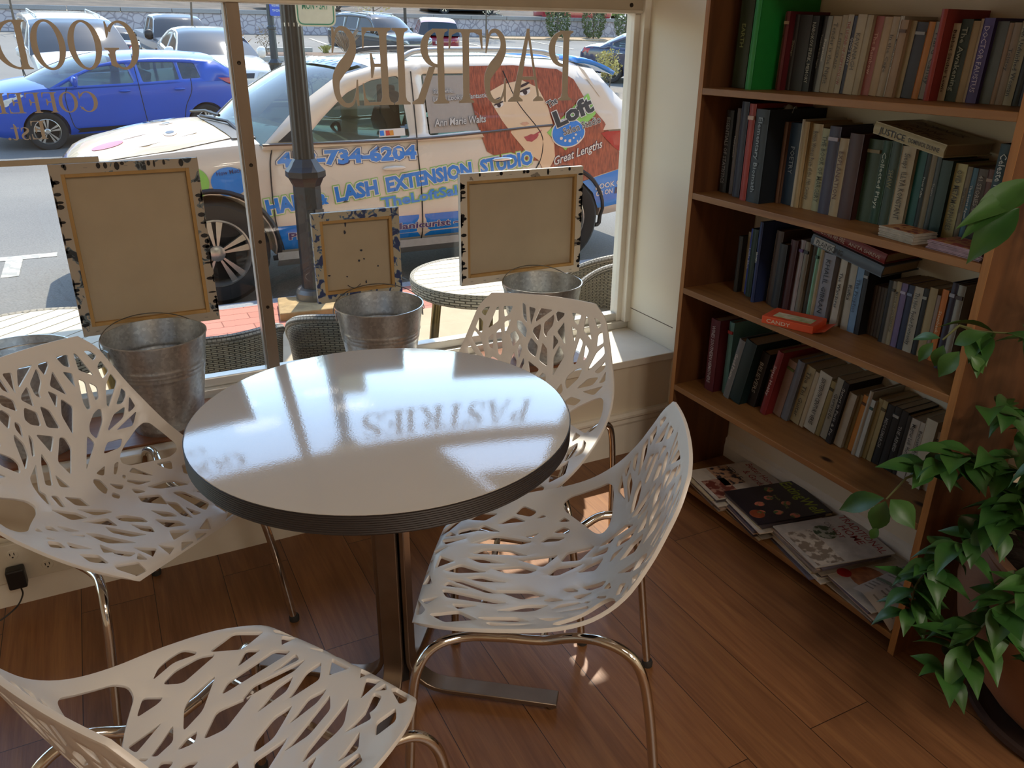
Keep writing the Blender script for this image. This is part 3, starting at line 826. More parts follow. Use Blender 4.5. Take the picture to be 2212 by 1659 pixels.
for key, (z, shelf_name, data) in BOOKS.items():
    rows = [q.split(',', 6) for q in data.split('|')]
    n = len(rows)
    yprev, lprev = 1.9975, 0.0
    if key == 'A':
        extra_end = 2
    for i, (y, t, h, d, hexc, thex, title) in enumerate(rows):
        y, t, h, d = float(y) / 1000, float(t) / 1000, float(h) / 1000, float(d) / 100
        lean = radians(LEAN[key](i, n))
        y = min(y, yprev)
        if lean > lprev + 1e-6 and i:            # keep the tops of less tilted neighbours apart
            y -= h * (math.tan(lean) - math.tan(lprev)) * 1.0
        hard = h > .205 or d >= .15
        b = make_book(h, t / cos(lean) if False else t, d, hexc, title, thex, hard)
        # rotate about the lower corner that stays on the shelf
        pz = 0.0
        b.rotation_euler = (-lean, 0, 0)
        if lean < 0:                              # top towards -y: the right-hand lower corner carries the book
            dz = t * sin(-lean)
            b.location = (1.92 - d, y - (t / cos(lean) - t * cos(lean)) * 0, z + dz + .0003)
        else:
            b.location = (1.92 - d, y, z + .0003)
        size = 'tall ' if h > .225 else 'small ' if h < .15 else ''
        kind = 'hardback' if hard else 'paperback'
        look = col_word(hexc)
        tail = ' with %s lettering' % col_word(thex) if title else ''
        lab = '%s%s %s%s, %s from left on the %s' % (size, look, kind, tail, ordinal(i), shelf_name)
        tag(b, lab, 'book', 'books standing on the ' + shelf_name)
        yprev = y - t / cos(lean) - .0006
        lprev = lean

# books lying on top of the rows
def flat_book(L, Wd, t, hexc, title, thex, loc, rot, label, author='', band=None):
    """lying book: spine along +x at y=0 facing -y, cover up"""
    r = root('book', loc, 0, label, 'book', 'books lying across the rows', rot)
    m = MB()
    m.box(0, L, .001, Wd, 0, .0028); m.box(0, L, .001, Wd, t - .0028, t)
    k = 6
    out = [(.002 - .004 * sin(pi * i / k), t * i / k) for i in range(k + 1)] + [(.004, t), (.004, 0)]
    m.prism(out, lambda a, b: (0, a, b), lambda a, b: (L, a, b))
    m.build('cover', cloth(hexc), r, 40)
    MB().box(.004, L - .004, .004, Wd - .004, .0028, t - .0028).build('pages', PAGES, r)
    if title:
        q = MB()
        lettering(q, title, lambda a, b: (.02 + a, -.0028, t * .22 + b), width=L * .38, height=t * .5, bold=.01)
        if author:
            lettering(q, author, lambda a, b: (L * .52 + a, -.0028, t * .28 + b), width=L * .42, height=t * .34, bold=.008)
        q.build('spine_title', cloth(thex), r)
    if band:
        MB().box(.012, L * .34, -.0026, .001, t * .16, t * .84).build('spine_band', cloth(band), r)
    return r
# along -y, tilted: x axis of the book points to -y in the room
def lie(L, Wd, t, p0, p1, *a, roll=0.0, **kw):
    """p0/p1: lower spine corners (left, right) in the room"""
    ax = (Vector(p1) - Vector(p0)).normalized()
    up = Vector((0, 0, 1)); up = (up - ax * up.dot(ax)).normalized()
    dp = up.cross(ax)
    m = Matrix((ax, dp, up)).transposed()
    return flat_book(L, Wd, t, *a[:3], p0, m.to_euler(), *a[3:], **kw)
j = lie(.225, .155, .030, (1.762, 1.462, 1.272), (1.742, 1.247, 1.239), 'c2b690', 'JUSTICE', '2c2820', 'cream hardback with large dark title lying across the row on the second shelf', author='DOMINICK DUNNE')
q = MB()
lettering(q, 'DOMINICK', lambda a, b: (.03 + a, .10 + b * 1.0, .0308), width=.15, height=.026, bold=.012)
lettering(q, 'DUNNE', lambda a, b: (.05 + a, .055 + b, .0308), width=.10, height=.026, bold=.012)
lettering(q, 'JUSTICE', lambda a, b: (.03 + a, .018 + b, .0308), width=.16, height=.024, bold=.012)
q.build('cover_title', cloth('6e5a38'), j)
lie(.235, .16, .030, (1.735, 1.582, .967), (1.752, 1.352, .926), '5c6a7a', 'PLAINSONG', '2a2c30', 'blue grey hardback lying tilted across the row on the third shelf', band='b8b8b4')
lie(.240, .16, .028, (1.745, 1.592, 1.000), (1.762, 1.356, .958), '8a2a26', 'THE STARS ARE FIRE', 'd8c0b0', 'red hardback lying on the blue grey one on the third shelf', author='ANITA SHREVE')

# ---- small things in front of the books
def card_stack(name, loc, rz, L, Wd, n, hexes, top, label, lift=.0011):
    r = root(name, loc, rz, label, 'cards')
    ed_ = MB()
    for i in range(n):
        dx, dy, a = rnd.uniform(-.002, .002), rnd.uniform(-.002, .002), rnd.uniform(-.03, .03)
        b = MB().box(-L / 2, L / 2, -Wd / 2, Wd / 2, i * lift * 1.02, i * lift * 1.02 + lift)
        b.xf(Matrix.Translation((dx, dy, 0)) @ Matrix.Rotation(a, 4, 'Z'))
        ed_.add(b.v, b.f)
    ed_.build('card_edges', M('card_edges_' + hexes, hexes, .7, var=.15, vscale=60), r)
    t = n * lift * 1.02
    MB().box(-L / 2 + .004, L / 2 - .004, -Wd / 2 + .004, Wd / 2 - .004, t, t + .0006).build('card_face', M('card_face_' + top, top, .45, col2='b08050', sharp=True, vscale=55), r)
    return r
card_stack('tarot_deck', (1.705, 1.265, 1.0482), 1.45, .108, .072, 22, 'b8b0a4', '6e2420', 'thick stack of white edged cards with a red picture on the second shelf')
card_stack('postcard_stack', (1.71, 1.110, 1.0485), 1.5, .14, .09, 12, 'a890a0', '8e3038', 'stack of pinkish postcards at the right end of the second shelf', .0016)

cb = root('candy_box', (1.70, 1.565, .7412), radians(-68), 'flattened orange sweets box lying in front of the third shelf books', 'box')
bx = MB().box(-.075, .075, -.05, .05, 0, .022)
bx.build('carton', M('orange_carton', 'd5542e', .5, var=.1, vscale=25), cb, bev=.002)
MB().box(-.05, .06, -.032, .01, .022, .0226).build('label_panel', M('green_label', '8a9a50', .5, col2='e8d8c0', vscale=30), cb)
fl = MB().add([(.075, -.05, .004), (.105, -.045, .012), (.105, .045, .014), (.075, .05, .004)], [(0, 1, 2, 3)])
fl.build('flap', M('orange_carton', 'd5542e', .5), cb)
q = MB(); lettering(q, 'CANDY', lambda a, b: (-.06 + a, -.0505, .005 + b), width=.07, height=.011, bold=.015); q.build('lettering', cloth('f0d8c0'), cb)
tf = root('tissue', (1.80, 1.792, 1.285), .3, 'crumpled white tissue on top of the second shelf books', 'tissue')
MB().grid(lambda u, v: ((u - .5) * .055 + .006 * sin(v * 9), (v - .5) * .05, .012 + .012 * sin(u * 7 + 2 * v) * cos(v * 6) + .012 * sin(pi * u)), 10, 10).build('sheet', M('tissue_paper', 'b8b4ac', .8), tf, 180)

# ---- magazines on the bottom shelf
MAGW = M('magazine_paper', 'cfc7b8', .5, var=.05, vscale=40)
def mag_pile(y0, y1, xf, n, cover, rz, label, paint, top_t=.0035, lift=None, group='magazine piles on the bottom shelf'):
    """pile of magazines: each is its own object; the top one carries the printed cover"""
    z = .0585
    cols = ['d8d0c4', 'a89c8c', '6a6470', 'c8b898', '8c8078', 'e0dcd2', '50484c', 'b8a090']
    L, Wd = y1 - y0, .268
    for i in range(n):
        t = rnd.uniform(.003, .0085) if i < n - 1 else top_t
        last = i == n - 1
        a = rz + (rnd.uniform(-.05, .05) if not last else 0)
        dx, dy = (rnd.uniform(-.014, .012), rnd.uniform(-.02, .02)) if not last else (0, 0)
        Wd_i = Wd if last else rnd.uniform(.225, .268)
        lab = label if last else 'magazine, %s from the bottom of the pile under the %s' % (ordinal(i), paint[0])
        r = root('magazine', (min(xf + dx - .004, 1.912 - Wd_i), (y0 + y1) / 2 + dy, z), a, lab, 'magazine', group)
        c = cover if last else cols[(i * 3 + n) % len(cols)]
        m = MB().grid(lambda u, v: (u * Wd_i, (v - .5) * L * rw_, t + .0025 * (1 - u) ** 3 * (1 if not last else 1.5) * sin(pi * v) * 0), 6, 6) if False else MB().box(0, Wd_i, -L / 2, L / 2, 0, t)
        m.build('pages', M('mag_' + c, c, .4, var=.12, vscale=30), r, bev=.0006)
        if last:
            paint[1](r, Wd_i, L, t)
        z += t + .0002
    return z
# cover printing: (across from the front, along) on the top face; the heading is at the back, read from the front with the spine to the left
def on_cover(r, t, Wd, L):
    # reading direction: along -y; up: +x
    return lambda a, b: (b, L / 2 - a, t + .0004)
def strip(r, name, x0, x1, y0, y1, t, hexc, c2=None, lift=.0003):
    MB().box(x0, x1, y0, y1, t, t + lift).build(name, M('print_' + hexc + (c2 or ''), hexc, .35, col2=c2, vscale=38, sharp=bool(c2)), r)
def cover_bhg(r, Wd, L, t):
    q = MB(); f = on_cover(r, t, Wd, L)
    lettering(q, 'Better Homes', lambda a, b: f(.02 + a, Wd - .045 + b), width=L * .86, height=.026, bold=.004)
    lettering(q, '& Gardens', lambda a, b: f(.06 + a, Wd - .082 + b), width=L * .7, height=.026, bold=.004)
    q.build('masthead', cloth('b0323a'), r)
    q = MB(); lettering(q, 'STYLE', lambda a, b: f(.018 + a, Wd - .125 + b), width=.085, height=.022, bold=.0); q.build('headline', cloth('3a3430'), r)
    strip(r, 'cover_photo', .075, .155, -L * .15, L * .48, t, '2a2a3c', 'c8a080')
    strip(r, 'cover_photo', .012, .10, -L * .48, L * .1, t, '7a4038', 'b89080')
    strip(r, 'address_label', .005, .055, L * .12, L * .49, t, 'd8d0c4')
def cover_eat(r, Wd, L, t):
    q = MB(); f = on_cover(r, t, Wd, L)
    lettering(q, 'EatingWell', lambda a, b: f(.004 + a, Wd - .062 + b), width=L * .95, height=.042, bold=.016)
    q.build('masthead', cloth('a8b838'), r)
    for (a0, b0) in ((.03, .15), (.075, .12), (.12, .155), (.16, .10), (.10, .07), (.145, .045), (.19, .14)):
        MB().lathe([(.0, .0012), (.012, .001), (.017, 0)], (b0, L / 2 - a0, t), 12, sx=1, sy=.8).build('food_print', M('leaf_print', '4a6a3a', .4, col2='c8705a', vscale=70, sharp=True), r)
    MB().lathe([(0, .0008), (.022, .0012), (.024, 0)], (.03, L / 2 - .15, t), 18).build('bowl_print', M('sauce_print', '7a3020', .4, col2='a0522c'), r)
    for k_ in range(3):
        q = MB(); lettering(q, ('the best', 'fresh', 'spring')[k_], lambda a, b: f(.015 + k_ * .05 + a, .14 - .0 * k_ + b), width=.034, height=.012); q.build('headline', cloth('b8bc70'), r)
def cover_trad(r, Wd, L, t):
    q = MB(); f = on_cover(r, t, Wd, L)
    lettering(q, 'TRADITIONAL', lambda a, b: f(.006 + a, Wd - .042 + b), width=L * .93, height=.027, bold=.002)
    lettering(q, 'HOME', lambda a, b: f(.055 + a, Wd - .076 + b), width=.10, height=.027, bold=.002)
    lettering(q, 'HOT', lambda a, b: f(.062 + a, Wd - .108 + b), width=.05, height=.019, bold=.008)
    q.build('masthead', cloth('b0302e'), r)
    q = MB(); lettering(q, 'ON', lambda a, b: f(.022 + a, Wd - .106 + b), width=.032, height=.018); q.build('headline', cloth('8a847c'), r)
    strip(r, 'cover_photo', .012, .10, -L * .47, L * .3, t, '8a7c6e', 'd0c6b8')
    MB().lathe([(0, .0012), (.03, .0008), (.034, 0)], (.135, L * .18, t), 14, sy=1.1).build('plant_print', M('plant_print', '3a4c30', .5, col2='a8a898', vscale=60, sharp=True), r)
def cover_party(r, Wd, L, t):
    q = MB(); f = on_cover(r, t, Wd, L)
    lettering(q, 'PARTY', lambda a, b: f(.05 + a, Wd - .075 + b), width=.085, height=.026, bold=.008)
    q.build('masthead', cloth('2c2a2e'), r)
    q = MB(); lettering(q, 'chill', lambda a, b: f(.085 + a, Wd - .045 + b), width=.055, height=.022, bold=.0); q.build('headline', cloth('c0603c'), r)
    strip(r, 'blue_corner', Wd - .035, Wd - .006, -L * .36, -L * .14, t, '30488a')
    MB().lathe([(0, .0012), (.045, .0008), (.052, 0)], (.10, L * .12, t), 18, sy=1.15).build('burger_print', M('burger_print', '7a4028', .4, col2='b87850', vscale=40), r)
    MB().lathe([(0, .0014), (.02, .0012), (.021, 0)], (.05, L * .36, t), 18).build('round_badge', cloth('c0282a'), r)
mag_pile(1.705, 1.905, 1.652, 9, 'd6cec2', -.16, 'home magazine with red masthead on top of the leftmost magazine pile', ('red lettered home magazine', cover_bhg))
mag_pile(1.51, 1.715, 1.654, 11, '26222c', -.18, 'dark food magazine with green lettering on top of its pile', ('dark food magazine', cover_eat))
mag_pile(1.275, 1.495, 1.652, 10, 'cdc6bc', -.20, 'pale magazine with thin red capitals on top of its pile', ('pale red lettered magazine', cover_trad))
mag_pile(1.085, 1.28, 1.652, 6, 'c9c2b6', -.14, 'party magazine with a burger on its cover beside the newspaper', ('party magazine', cover_party))
npz = .058
np_ = root('newspaper', (1.652, 1.085, npz), 0, 'folded newspaper sheet sagging over the right end of the bottom shelf', 'newspaper')
def sheet(u, v):
    # u: from the front (0) to the back, v: along -y
    z = .052 + .008 * u + .012 * sin(2.6 * v) - .048 * max(0, .45 - u) * max(0, v - .25) * 3.2
    return (-.006 + u * .265, .085 - v * .135, max(.0006, z))
MB().grid(sheet, 14, 14).build('sheet', M('newsprint', 'b9b1a6', .75, var=.04, vscale=15), np_, 180)
q = MB()
for k_ in range(15):
    for c_ in range(3):
        if (k_ * 7 + c_ * 5) % 6 == 0: continue
        u0 = .08 + k_ * .057
        a0, a1 = .06 + c_ * .31, .06 + c_ * .31 + .26 * rnd.uniform(.6, 1)
        pts = [sheet(u0, a0), sheet(u0, a1), sheet(u0 + .022, a1), sheet(u0 + .022, a0)]
        q.add([(p[0], p[1], p[2] + .0012) for p in pts], [(0, 1, 2, 3)])
tag(q.build('print_lines', M('newsprint_ink', '8d867e', .8), np_), kind='stuff')
q = MB()
for u0 in (.33, .72):
    n_ = 8
    pts = [sheet(u0, .02 + .96 * i / n_) for i in range(n_ + 1)] + [sheet(u0 + .045, .98 - .96 * i / n_) for i in range(n_ + 1)]
    q.add([(p[0], p[1], p[2] + .0014) for p in pts], [[i, i + 1, 2 * n_ - i, 2 * n_ + 1 - i] for i in range(n_)])
tag(q.build('print_band', M('newsprint_band', '6c7c6a', .7), np_), kind='stuff')
# ================================================================== things on the window ledge
GALV = None
def galvanised():
    m, n, b = newmat('galvanised_steel')
    vec = coords(n, (1, 1, 1))
    vo = N(n, 'TexVoronoi'); vo.inputs['Scale'].default_value = 120
    n.links.new(vec, vo.inputs['Vector'])
    no = N(n, 'TexNoise'); no.inputs['Scale'].default_value = 18; no.inputs['Detail'].default_value = 5
    n.links.new(vec, no.inputs['Vector'])
    rp = N(n, 'ValToRGB'); rp.color_ramp.elements[0].color = lin('b2b4b4'); rp.color_ramp.elements[1].color = lin('d6d8d6')
    n.links.new(vo.outputs['Color'], rp.inputs['Fac'])
    n.links.new(rp.outputs['Color'], b.inputs['Base Color'])
    mr = N(n, 'MapRange'); mr.inputs['To Min'].default_value = .26; mr.inputs['To Max'].default_value = .40
    n.links.new(no.outputs['Fac'], mr.inputs['Value']); n.links.new(mr.outputs[0], b.inputs['Roughness'])
    b.inputs['Metallic'].default_value = .8
    bp = N(n, 'Bump'); bp.inputs['Strength'].default_value = .06; bp.inputs['Distance'].default_value = .003
    n.links.new(no.outputs['Fac'], bp.inputs['Height']); n.links.new(bp.outputs['Normal'], b.inputs['Normal'])
    return m
GALV = galvanised()
BOARD = wood_mat('brown_tray_board', '8a5634', '6e3f22', None, 'X', 1.0, .4)
for x0, x1, y0, y1, lab in ((-.95, .30, 2.305, 2.565, 'long thin brown board on the ledge under the left-hand pails'), (.55, .95, 2.33, 2.565, 'brown board under the pail behind the round table'), (1.16, 1.50, 2.315, 2.565, 'brown board under the pail near the wall end')):
    tag(MB().box(x0, x1, y0, y1, ZL, ZL + .008).build('serving_board', BOARD, bev=.002), lab, 'board', 'boards under the pails')

def make_pail(h=.285, r1=.142, r0=.098):
    r = root('metal_pail', (0, 0, 0))
    rr = lambda z: r0 + (r1 - r0) * z / h
    out = []
    N_ = 60
    for i in range(N_ + 1):
        z = h * i / N_
        bump = 0
        for zc in (.205, .192, .179):
            bump += .0024 * math.exp(-((z - zc) / .0038) ** 2)
        bump += .0015 * math.exp(-((z - .012) / .006) ** 2)
        out.append((rr(z) + bump, z))
    inn = [(a - .0016, z) for a, z in reversed(out) if z > .006]
    prof = [(.0, .002), (r0 - .004, .002), (r0, 0)] + out[1:] + [(r1 + .0025, h + .001), (r1 + .0025, h + .004), (r1 - .001, h + .004)] + inn + [(0, .006)]
    MB().lathe(prof, (0, 0, 0), 56).build('body', GALV, r, 50)
    for s_ in (-1, 1):
        e = MB().box(-.013, .013, -.0015, .0015, -.022, .006)
        e.xf(Matrix.Translation((s_ * (r1 - .0015), 0, h - .02)) @ Matrix.Rotation(pi / 2, 4, 'Z'))
        e.build('handle_ear', GALV, r)
    return r
def pail_handle(r, h, r1, tilt):
    """wire bail, pivoted on the ears, leaning by TILT from upright"""
    pts = [(-r1 - .003, 0, -.004), (-r1 - .006, 0, .006)] + [(-(r1 + .004) * cos(pi * i / 16), 0, .012 + .115 * sin(pi * i / 16)) for i in range(1, 16)] + [(r1 + .006, 0, .006), (r1 + .003, 0, -.004)]
    m = MB().tube(spline(pts, 3), .0016, 6)
    m.xf(Matrix.Translation((0, 0, h - .022)) @ Matrix.Rotation(tilt, 4, 'X'))
    return m.build('wire_handle', M('galvanised_wire', 'a8a6a0', .3, metal=1.0), r, 60)
pails = [(-.285, 2.420, .4012, 10, 1.05, 'galvanised pail at the far left of the ledge, behind the chair back'),
         (.065, 2.420, .4012, 20, 1.12, 'galvanised pail below the largest blank canvas'),
         (.745, 2.420, .4012, -12, 1.08, 'galvanised pail below the small paint-spattered canvas'),
         (1.352, 2.420, .4012, 5, 1.10, 'galvanised pail below the wide canvas, behind the far chair')]
p0 = make_pail()
for i, (x, y, z, deg, tl, lab) in enumerate(pails):
    o = p0 if i == 0 else None
    if o is None:
        o = copy_tree(p0)
        for ch in list(o.children):
            if ch.name.startswith('wire_handle'):
                bpy.data.objects.remove(ch)
    o.location = (x, y, z); o.rotation_euler = (0, 0, radians(deg))
    tag(o, lab, 'pail', 'galvanised pails along the window ledge')
for i, (x, y, z, deg, tl, lab) in enumerate(pails):
    o = bpy.data.objects['metal_pail' + ('' if i == 0 else '.%03d' % i)]
    pail_handle(o, .285, .142, tl * -1.0 if i != 0 else .95)

# ---- artists' canvases, seen from behind, standing on the pails against the glass
def paint_mat(name, light, dark, mid, sc, thr):
    m, n, b = newmat(name)
    vec = coords(n, (1, 1, 1))
    no = N(n, 'TexNoise'); no.inputs['Scale'].default_value = sc; no.inputs['Detail'].default_value = 3; no.inputs['Distortion'].default_value = .8
    n.links.new(vec, no.inputs['Vector'])
    rp = N(n, 'ValToRGB'); rp.color_ramp.interpolation = 'CONSTANT'
    e = rp.color_ramp.elements
    e[0].position = 0; e[0].color = lin(dark)
    e[1].position = thr; e[1].color = lin(light)
    k = e.new(thr - .04); k.color = lin(mid)
    n.links.new(no.outputs['Fac'], rp.inputs['Fac'])
    n.links.new(rp.outputs['Color'], b.inputs['Base Color'])
    b.inputs['Roughness'].default_value = .55
    return m
LINEN = M('canvas_back', 'b7a88f', .85, var=.04, vscale=9, bump=.12, bscale=900)
STRETCH = M('stretcher_wood', 'b9935a', .6, var=.12, vscale=20, stretch=(1, 1, .2))
def canvas(x0, x1, z0, z1, mat_fold, label, fold=.026, ink=None, yb=2.588):
    r = root('canvas', ((x0 + x1) / 2, yb, z0), 0, label, 'canvas', 'canvases leaning on the window glass')
    d = .019
    yf, bk_ = yb - d, yb
    f = MB()
    f.box(x0, x1, bk_ - .0012, bk_, z0, z1)                       # painted front sheet, towards the street
    for a, b_, c, e_ in ((x0, x0 + .0015, z0, z1), (x1 - .0015, x1, z0, z1), (x0, x1, z0, z0 + .0015), (x0, x1, z1 - .0015, z1)):
        f.box(a, b_, yf, bk_, c, e_)
    for a, b_, c, e_ in ((x0, x0 + fold, z0, z1), (x1 - fold, x1, z0, z1), (x0 + fold, x1 - fold, z0, z0 + fold), (x0 + fold, x1 - fold, z1 - fold, z1)):
        f.box(a, b_, yf - .0008, yf, c, e_)
    f.build('folded_edge', mat_fold, r, world=True)
    MB().box(x0 + .004, x1 - .004, bk_ - .0035, bk_ - .0015, z0 + .004, z1 - .004).build('canvas_back', LINEN, r, world=True)
    wbar = fold + .010
    for a, b_, c, e_ in ((x0 + .002, x0 + wbar, z0 + .002, z1 - .002), (x1 - wbar, x1 - .002, z0 + .002, z1 - .002), (x0 + wbar, x1 - wbar, z0 + .002, z0 + wbar), (x0 + wbar, x1 - wbar, z1 - wbar, z1 - .002)):
        MB().box(a, b_, yf + .0002, bk_ - .0038, c, e_).build('stretcher_bar', STRETCH, r, bev=.0012, world=True)
    if ink:
        ink(r, yf, bk_)
    # staples along the fold
    st = MB()
    n_ = int((x1 - x0) / .055)
    for i in range(n_):
        x = x0 + .04 + i * (x1 - x0 - .08) / max(1, n_ - 1)
        for z in (z0 + fold * .45, z1 - fold * .45):
            st.box(x - .005, x + .005, yf - .0016, yf - .0007, z - .0006, z + .0006)
    tag(st.build('staples', M('staple_steel', '8c8a88', .4, metal=.9), r, world=True), kind='stuff')
    return r
def drips(x0, x1, z0, z1, fold, hexc, count, seed, top=True):
    """runs of paint dried on the folded edge"""
    q = random.Random(seed)
    def f(r, yf, bk_):
        m = MB()
        for i in range(count):
            side = q.choice('LLRRT' if top else 'LLRRB')
            t = q.random()
            wd = q.uniform(.003, .009)
            ln = q.uniform(.008, fold * .9)
            k = 8
            if side in 'LR':
                z = z0 + .02 + t * (z1 - z0 - .04)
                xa = x0 if side == 'L' else x1 - ln
                P = [(xa + ln / 2 + ln / 2 * cos(2 * pi * j / k), z + wd * .8 * sin(2 * pi * j / k)) for j in range(k)]
                if q.random() < .6:
                    xe = x0 if side == 'L' else x1
                    P2 = [(xe + (.006 if side == 'L' else -.006) * (.5 + .5 * cos(2 * pi * j / k)) , z + q.uniform(.006, .022) * sin(2 * pi * j / k)) for j in range(k)]
                    m.prism(P2, lambda a, b: (a, yf - .0021, b), lambda a, b: (a, yf - .0009, b))
            else:
                x = x0 + .02 + t * (x1 - x0 - .04)
                za = (z1 - ln / 2) if top else (z0 + ln / 2)
                P = [(x + wd * .8 * cos(2 * pi * j / k), za + ln / 2 * sin(2 * pi * j / k)) for j in range(k)]
            m.prism(P, lambda a, b: (a, yf - .0021, b), lambda a, b: (a, yf - .0009, b))
        tag(m.build('paint_drips', M('dried_paint_' + hexc, hexc, .35), r, world=True), kind='stuff')
    return f
c1 = (-.121, .267, .66, 1.158)
canvas(*c1, paint_mat('paint_fold_grey', 'ada292', '2c333a', '6a767c', 22, .40), 'tallest blank canvas back with black drips on its folded edge, left of the mullion', .027, drips(*c1, .027, '17181c', 46, 3))
c2 = (.583, .878, .667, .966)
def spatter(r, yf, bk_):
    m = MB()
    q = random.Random(4)
    for x, z, w_, h_ in ((.70, .944, .02, .004), (.697, .925, .003, .018), (.693, .895, .004, .008), (.745, .83, .006, .004), (.752, .80, .004, .003), (.735, .795, .005, .004), (.63, .755, .006, .004), (.69, .745, .004, .002), (.755, .72, .003, .006), (.80, .77, .003, .003)):
        P = [(x + w_ * cos(2 * pi * j / 8) * q.uniform(.6, 1.1), z + h_ * sin(2 * pi * j / 8) * q.uniform(.6, 1.1)) for j in range(8)]
        m.prism(P, lambda a, b: (a, bk_ - .0052, b), lambda a, b: (a, bk_ - .0034, b))
    m.tube([(.69 + .045 * i / 10, bk_ - .0044, .715 - .012 * sin(pi * i / 10)) for i in range(11)], .0011, 5)
    tag(m.build('paint_spots', M('dried_paint_2c3244', '2c3244', .5), r, world=True), kind='stuff')
canvas(*c2, paint_mat('paint_fold_blue', 'b0a894', '2f3c68', '56708a', 38, .47), 'small square canvas back with blue paint smears in the middle of the window', .026, spatter)
c3 = (1.103, 1.598, .664, 1.060)
canvas(*c3, paint_mat('paint_fold_white', 'cdc3b2', '3a3a40', '8c8478', 12, .36), 'wide canvas back with white folded edge above the right-hand pail', .026, drips(*c3, .026, '15161a', 40, 8))
bar = MB().box(-.75, .008, 2.5995, 2.6085, 1.155, 1.171)
tag(bar.build('sign_rail', M('beige_rail', 'b5a68e', .5, var=.03)), 'short beige rail fixed across the left pane above the tall canvas', 'rail')

# ---- wall socket and plug-in adapter below the ledge on the left
so = root('wall_socket', (-.33, 2.2455, .145), 0, 'double outlet plate on the skirting under the left chair', 'socket')
PLATE = M('cream_plate', 'd8d0bd', .4, var=.03)
MB().box(-.46, -.255, 2.2455, 2.262, .085, .205).build('cover_plate', PLATE, so, bev=.002, world=True)
for x in (-.39, -.315):
    for z in (.172, .118):
        rc = MB().lathe([(0, .0025), (.0135, .0022), (.015, 0)], (0, 0, 0), 18, sx=1.0, sy=1.05)
        rc.xf(Matrix.Translation((x, 2.2455, z)) @ Matrix.Rotation(pi / 2, 4, 'X'))
        o = rc.build('receptacle', PLATE, so, 30, world=True)
        s_ = MB()
        for dx in (-.005, .005):
            s_.box(x + dx - .0011, x + dx + .0011, 2.2424, 2.2432, z - .001, z + .007)
        s_.box(x - .002, x + .002, 2.2424, 2.2432, z - .009, z - .005)
        s_.build('slots', M('socket_slots', '2a2622', .6), o, world=True)
ad = root('power_adapter', (-.39, 2.243, .115), 0, 'black plug-in adapter with a cord in the lower left socket', 'adapter')
MB().box(-.413, -.368, 2.208, 2.2418, .082, .142).build('housing', M('black_plastic', '1d1c1d', .4), ad, bev=.005, world=True)
MB().tube(spline([(-.385, 2.212, .083), (-.386, 2.21, .06), (-.41, 2.2, .03), (-.47, 2.18, .008), (-.56, 2.16, .005)], 6), .0022, 6).build('cord', M('black_plastic', '1d1c1d', .4), ad, 60, world=True)
# ================================================================== outside: ground, street, wall
SLOPE = .08
ZS = -.33                                   # street level
ZW = -.18                                   # pavement level
def ground_z(y):
    return ZS + (SLOPE * (y - 14) if y > 14 else 0)
TILT = Matrix.Rotation(math.atan(SLOPE), 4, 'X')

def asphalt():
    m, n, b = newmat('asphalt')
    vec = coords(n, (1, 1, 1))
    a = N(n, 'TexNoise'); a.inputs['Scale'].default_value = .55; a.inputs['Detail'].default_value = 6
    f = N(n, 'TexNoise'); f.inputs['Scale'].default_value = 60; f.inputs['Detail'].default_value = 3
    n.links.new(vec, a.inputs['Vector']); n.links.new(vec, f.inputs['Vector'])
    r1 = N(n, 'ValToRGB'); r1.color_ramp.elements[0].position = .3; r1.color_ramp.elements[0].color = lin('6a6763'); r1.color_ramp.elements[1].position = .7; r1.color_ramp.elements[1].color = lin('7a766f')
    n.links.new(a.outputs['Fac'], r1.inputs['Fac'])
    r2 = N(n, 'ValToRGB'); r2.color_ramp.elements[0].position = .35; r2.color_ramp.elements[0].color = (.62, .62, .62, 1); r2.color_ramp.elements[1].position = .65; r2.color_ramp.elements[1].color = (1, 1, 1, 1)
    n.links.new(f.outputs['Fac'], r2.inputs['Fac'])
    mx = N(n, 'MixRGB', blend_type='MULTIPLY'); mx.inputs['Fac'].default_value = .8
    n.links.new(r1.outputs['Color'], mx.inputs['Color1']); n.links.new(r2.outputs['Color'], mx.inputs['Color2'])
    n.links.new(mx.outputs[0], b.inputs['Base Color'])
    b.inputs['Roughness'].default_value = .85
    bp = N(n, 'Bump'); bp.inputs['Strength'].default_value = .3; bp.inputs['Distance'].default_value = .01
    n.links.new(f.outputs['Fac'], bp.inputs['Height']); n.links.new(bp.outputs['Normal'], b.inputs['Normal'])
    return m
ASPH = asphalt()
CONC = M('pavement_concrete', 'b7a488', .85, var=.08, vscale=4, bump=.15, bscale=150)
KERB = M('granite_kerb', '8f9195', .75, var=.12, vscale=50)
st = MB()
st.add([(-40, 5.55, ZS), (60, 5.55, ZS), (60, 14, ZS), (-40, 14, ZS)], [(0, 1, 2, 3)])
zb = ground_z(40.2)
st.add([(-40, 14, ZS), (60, 14, ZS), (60, 40.2, zb), (-40, 40.2, zb)], [(0, 1, 2, 3)])
struct('street', st, ASPH)
struct('sidewalk', MB().box(-12, 14, 2.70, 4.86, ZW - .2, ZW), CONC)
def bricks():
    m, n, b = newmat('red_brick_paving')
    vec = coords(n, (1, 1, 1))
    br = N(n, 'TexBrick'); br.inputs['Scale'].default_value = 1.0; br.offset = .5
    br.inputs['Brick Width'].default_value = .36; br.inputs['Row Height'].default_value = .12; br.inputs['Mortar Size'].default_value = .004
    br.inputs['Color1'].default_value = lin('a9695a'); br.inputs['Color2'].default_value = lin('b87767'); br.inputs['Mortar'].default_value = lin('7c4a3e')
    n.links.new(vec, br.inputs['Vector']); n.links.new(br.outputs['Color'], b.inputs['Base Color'])
    b.inputs['Roughness'].default_value = .8
    return m
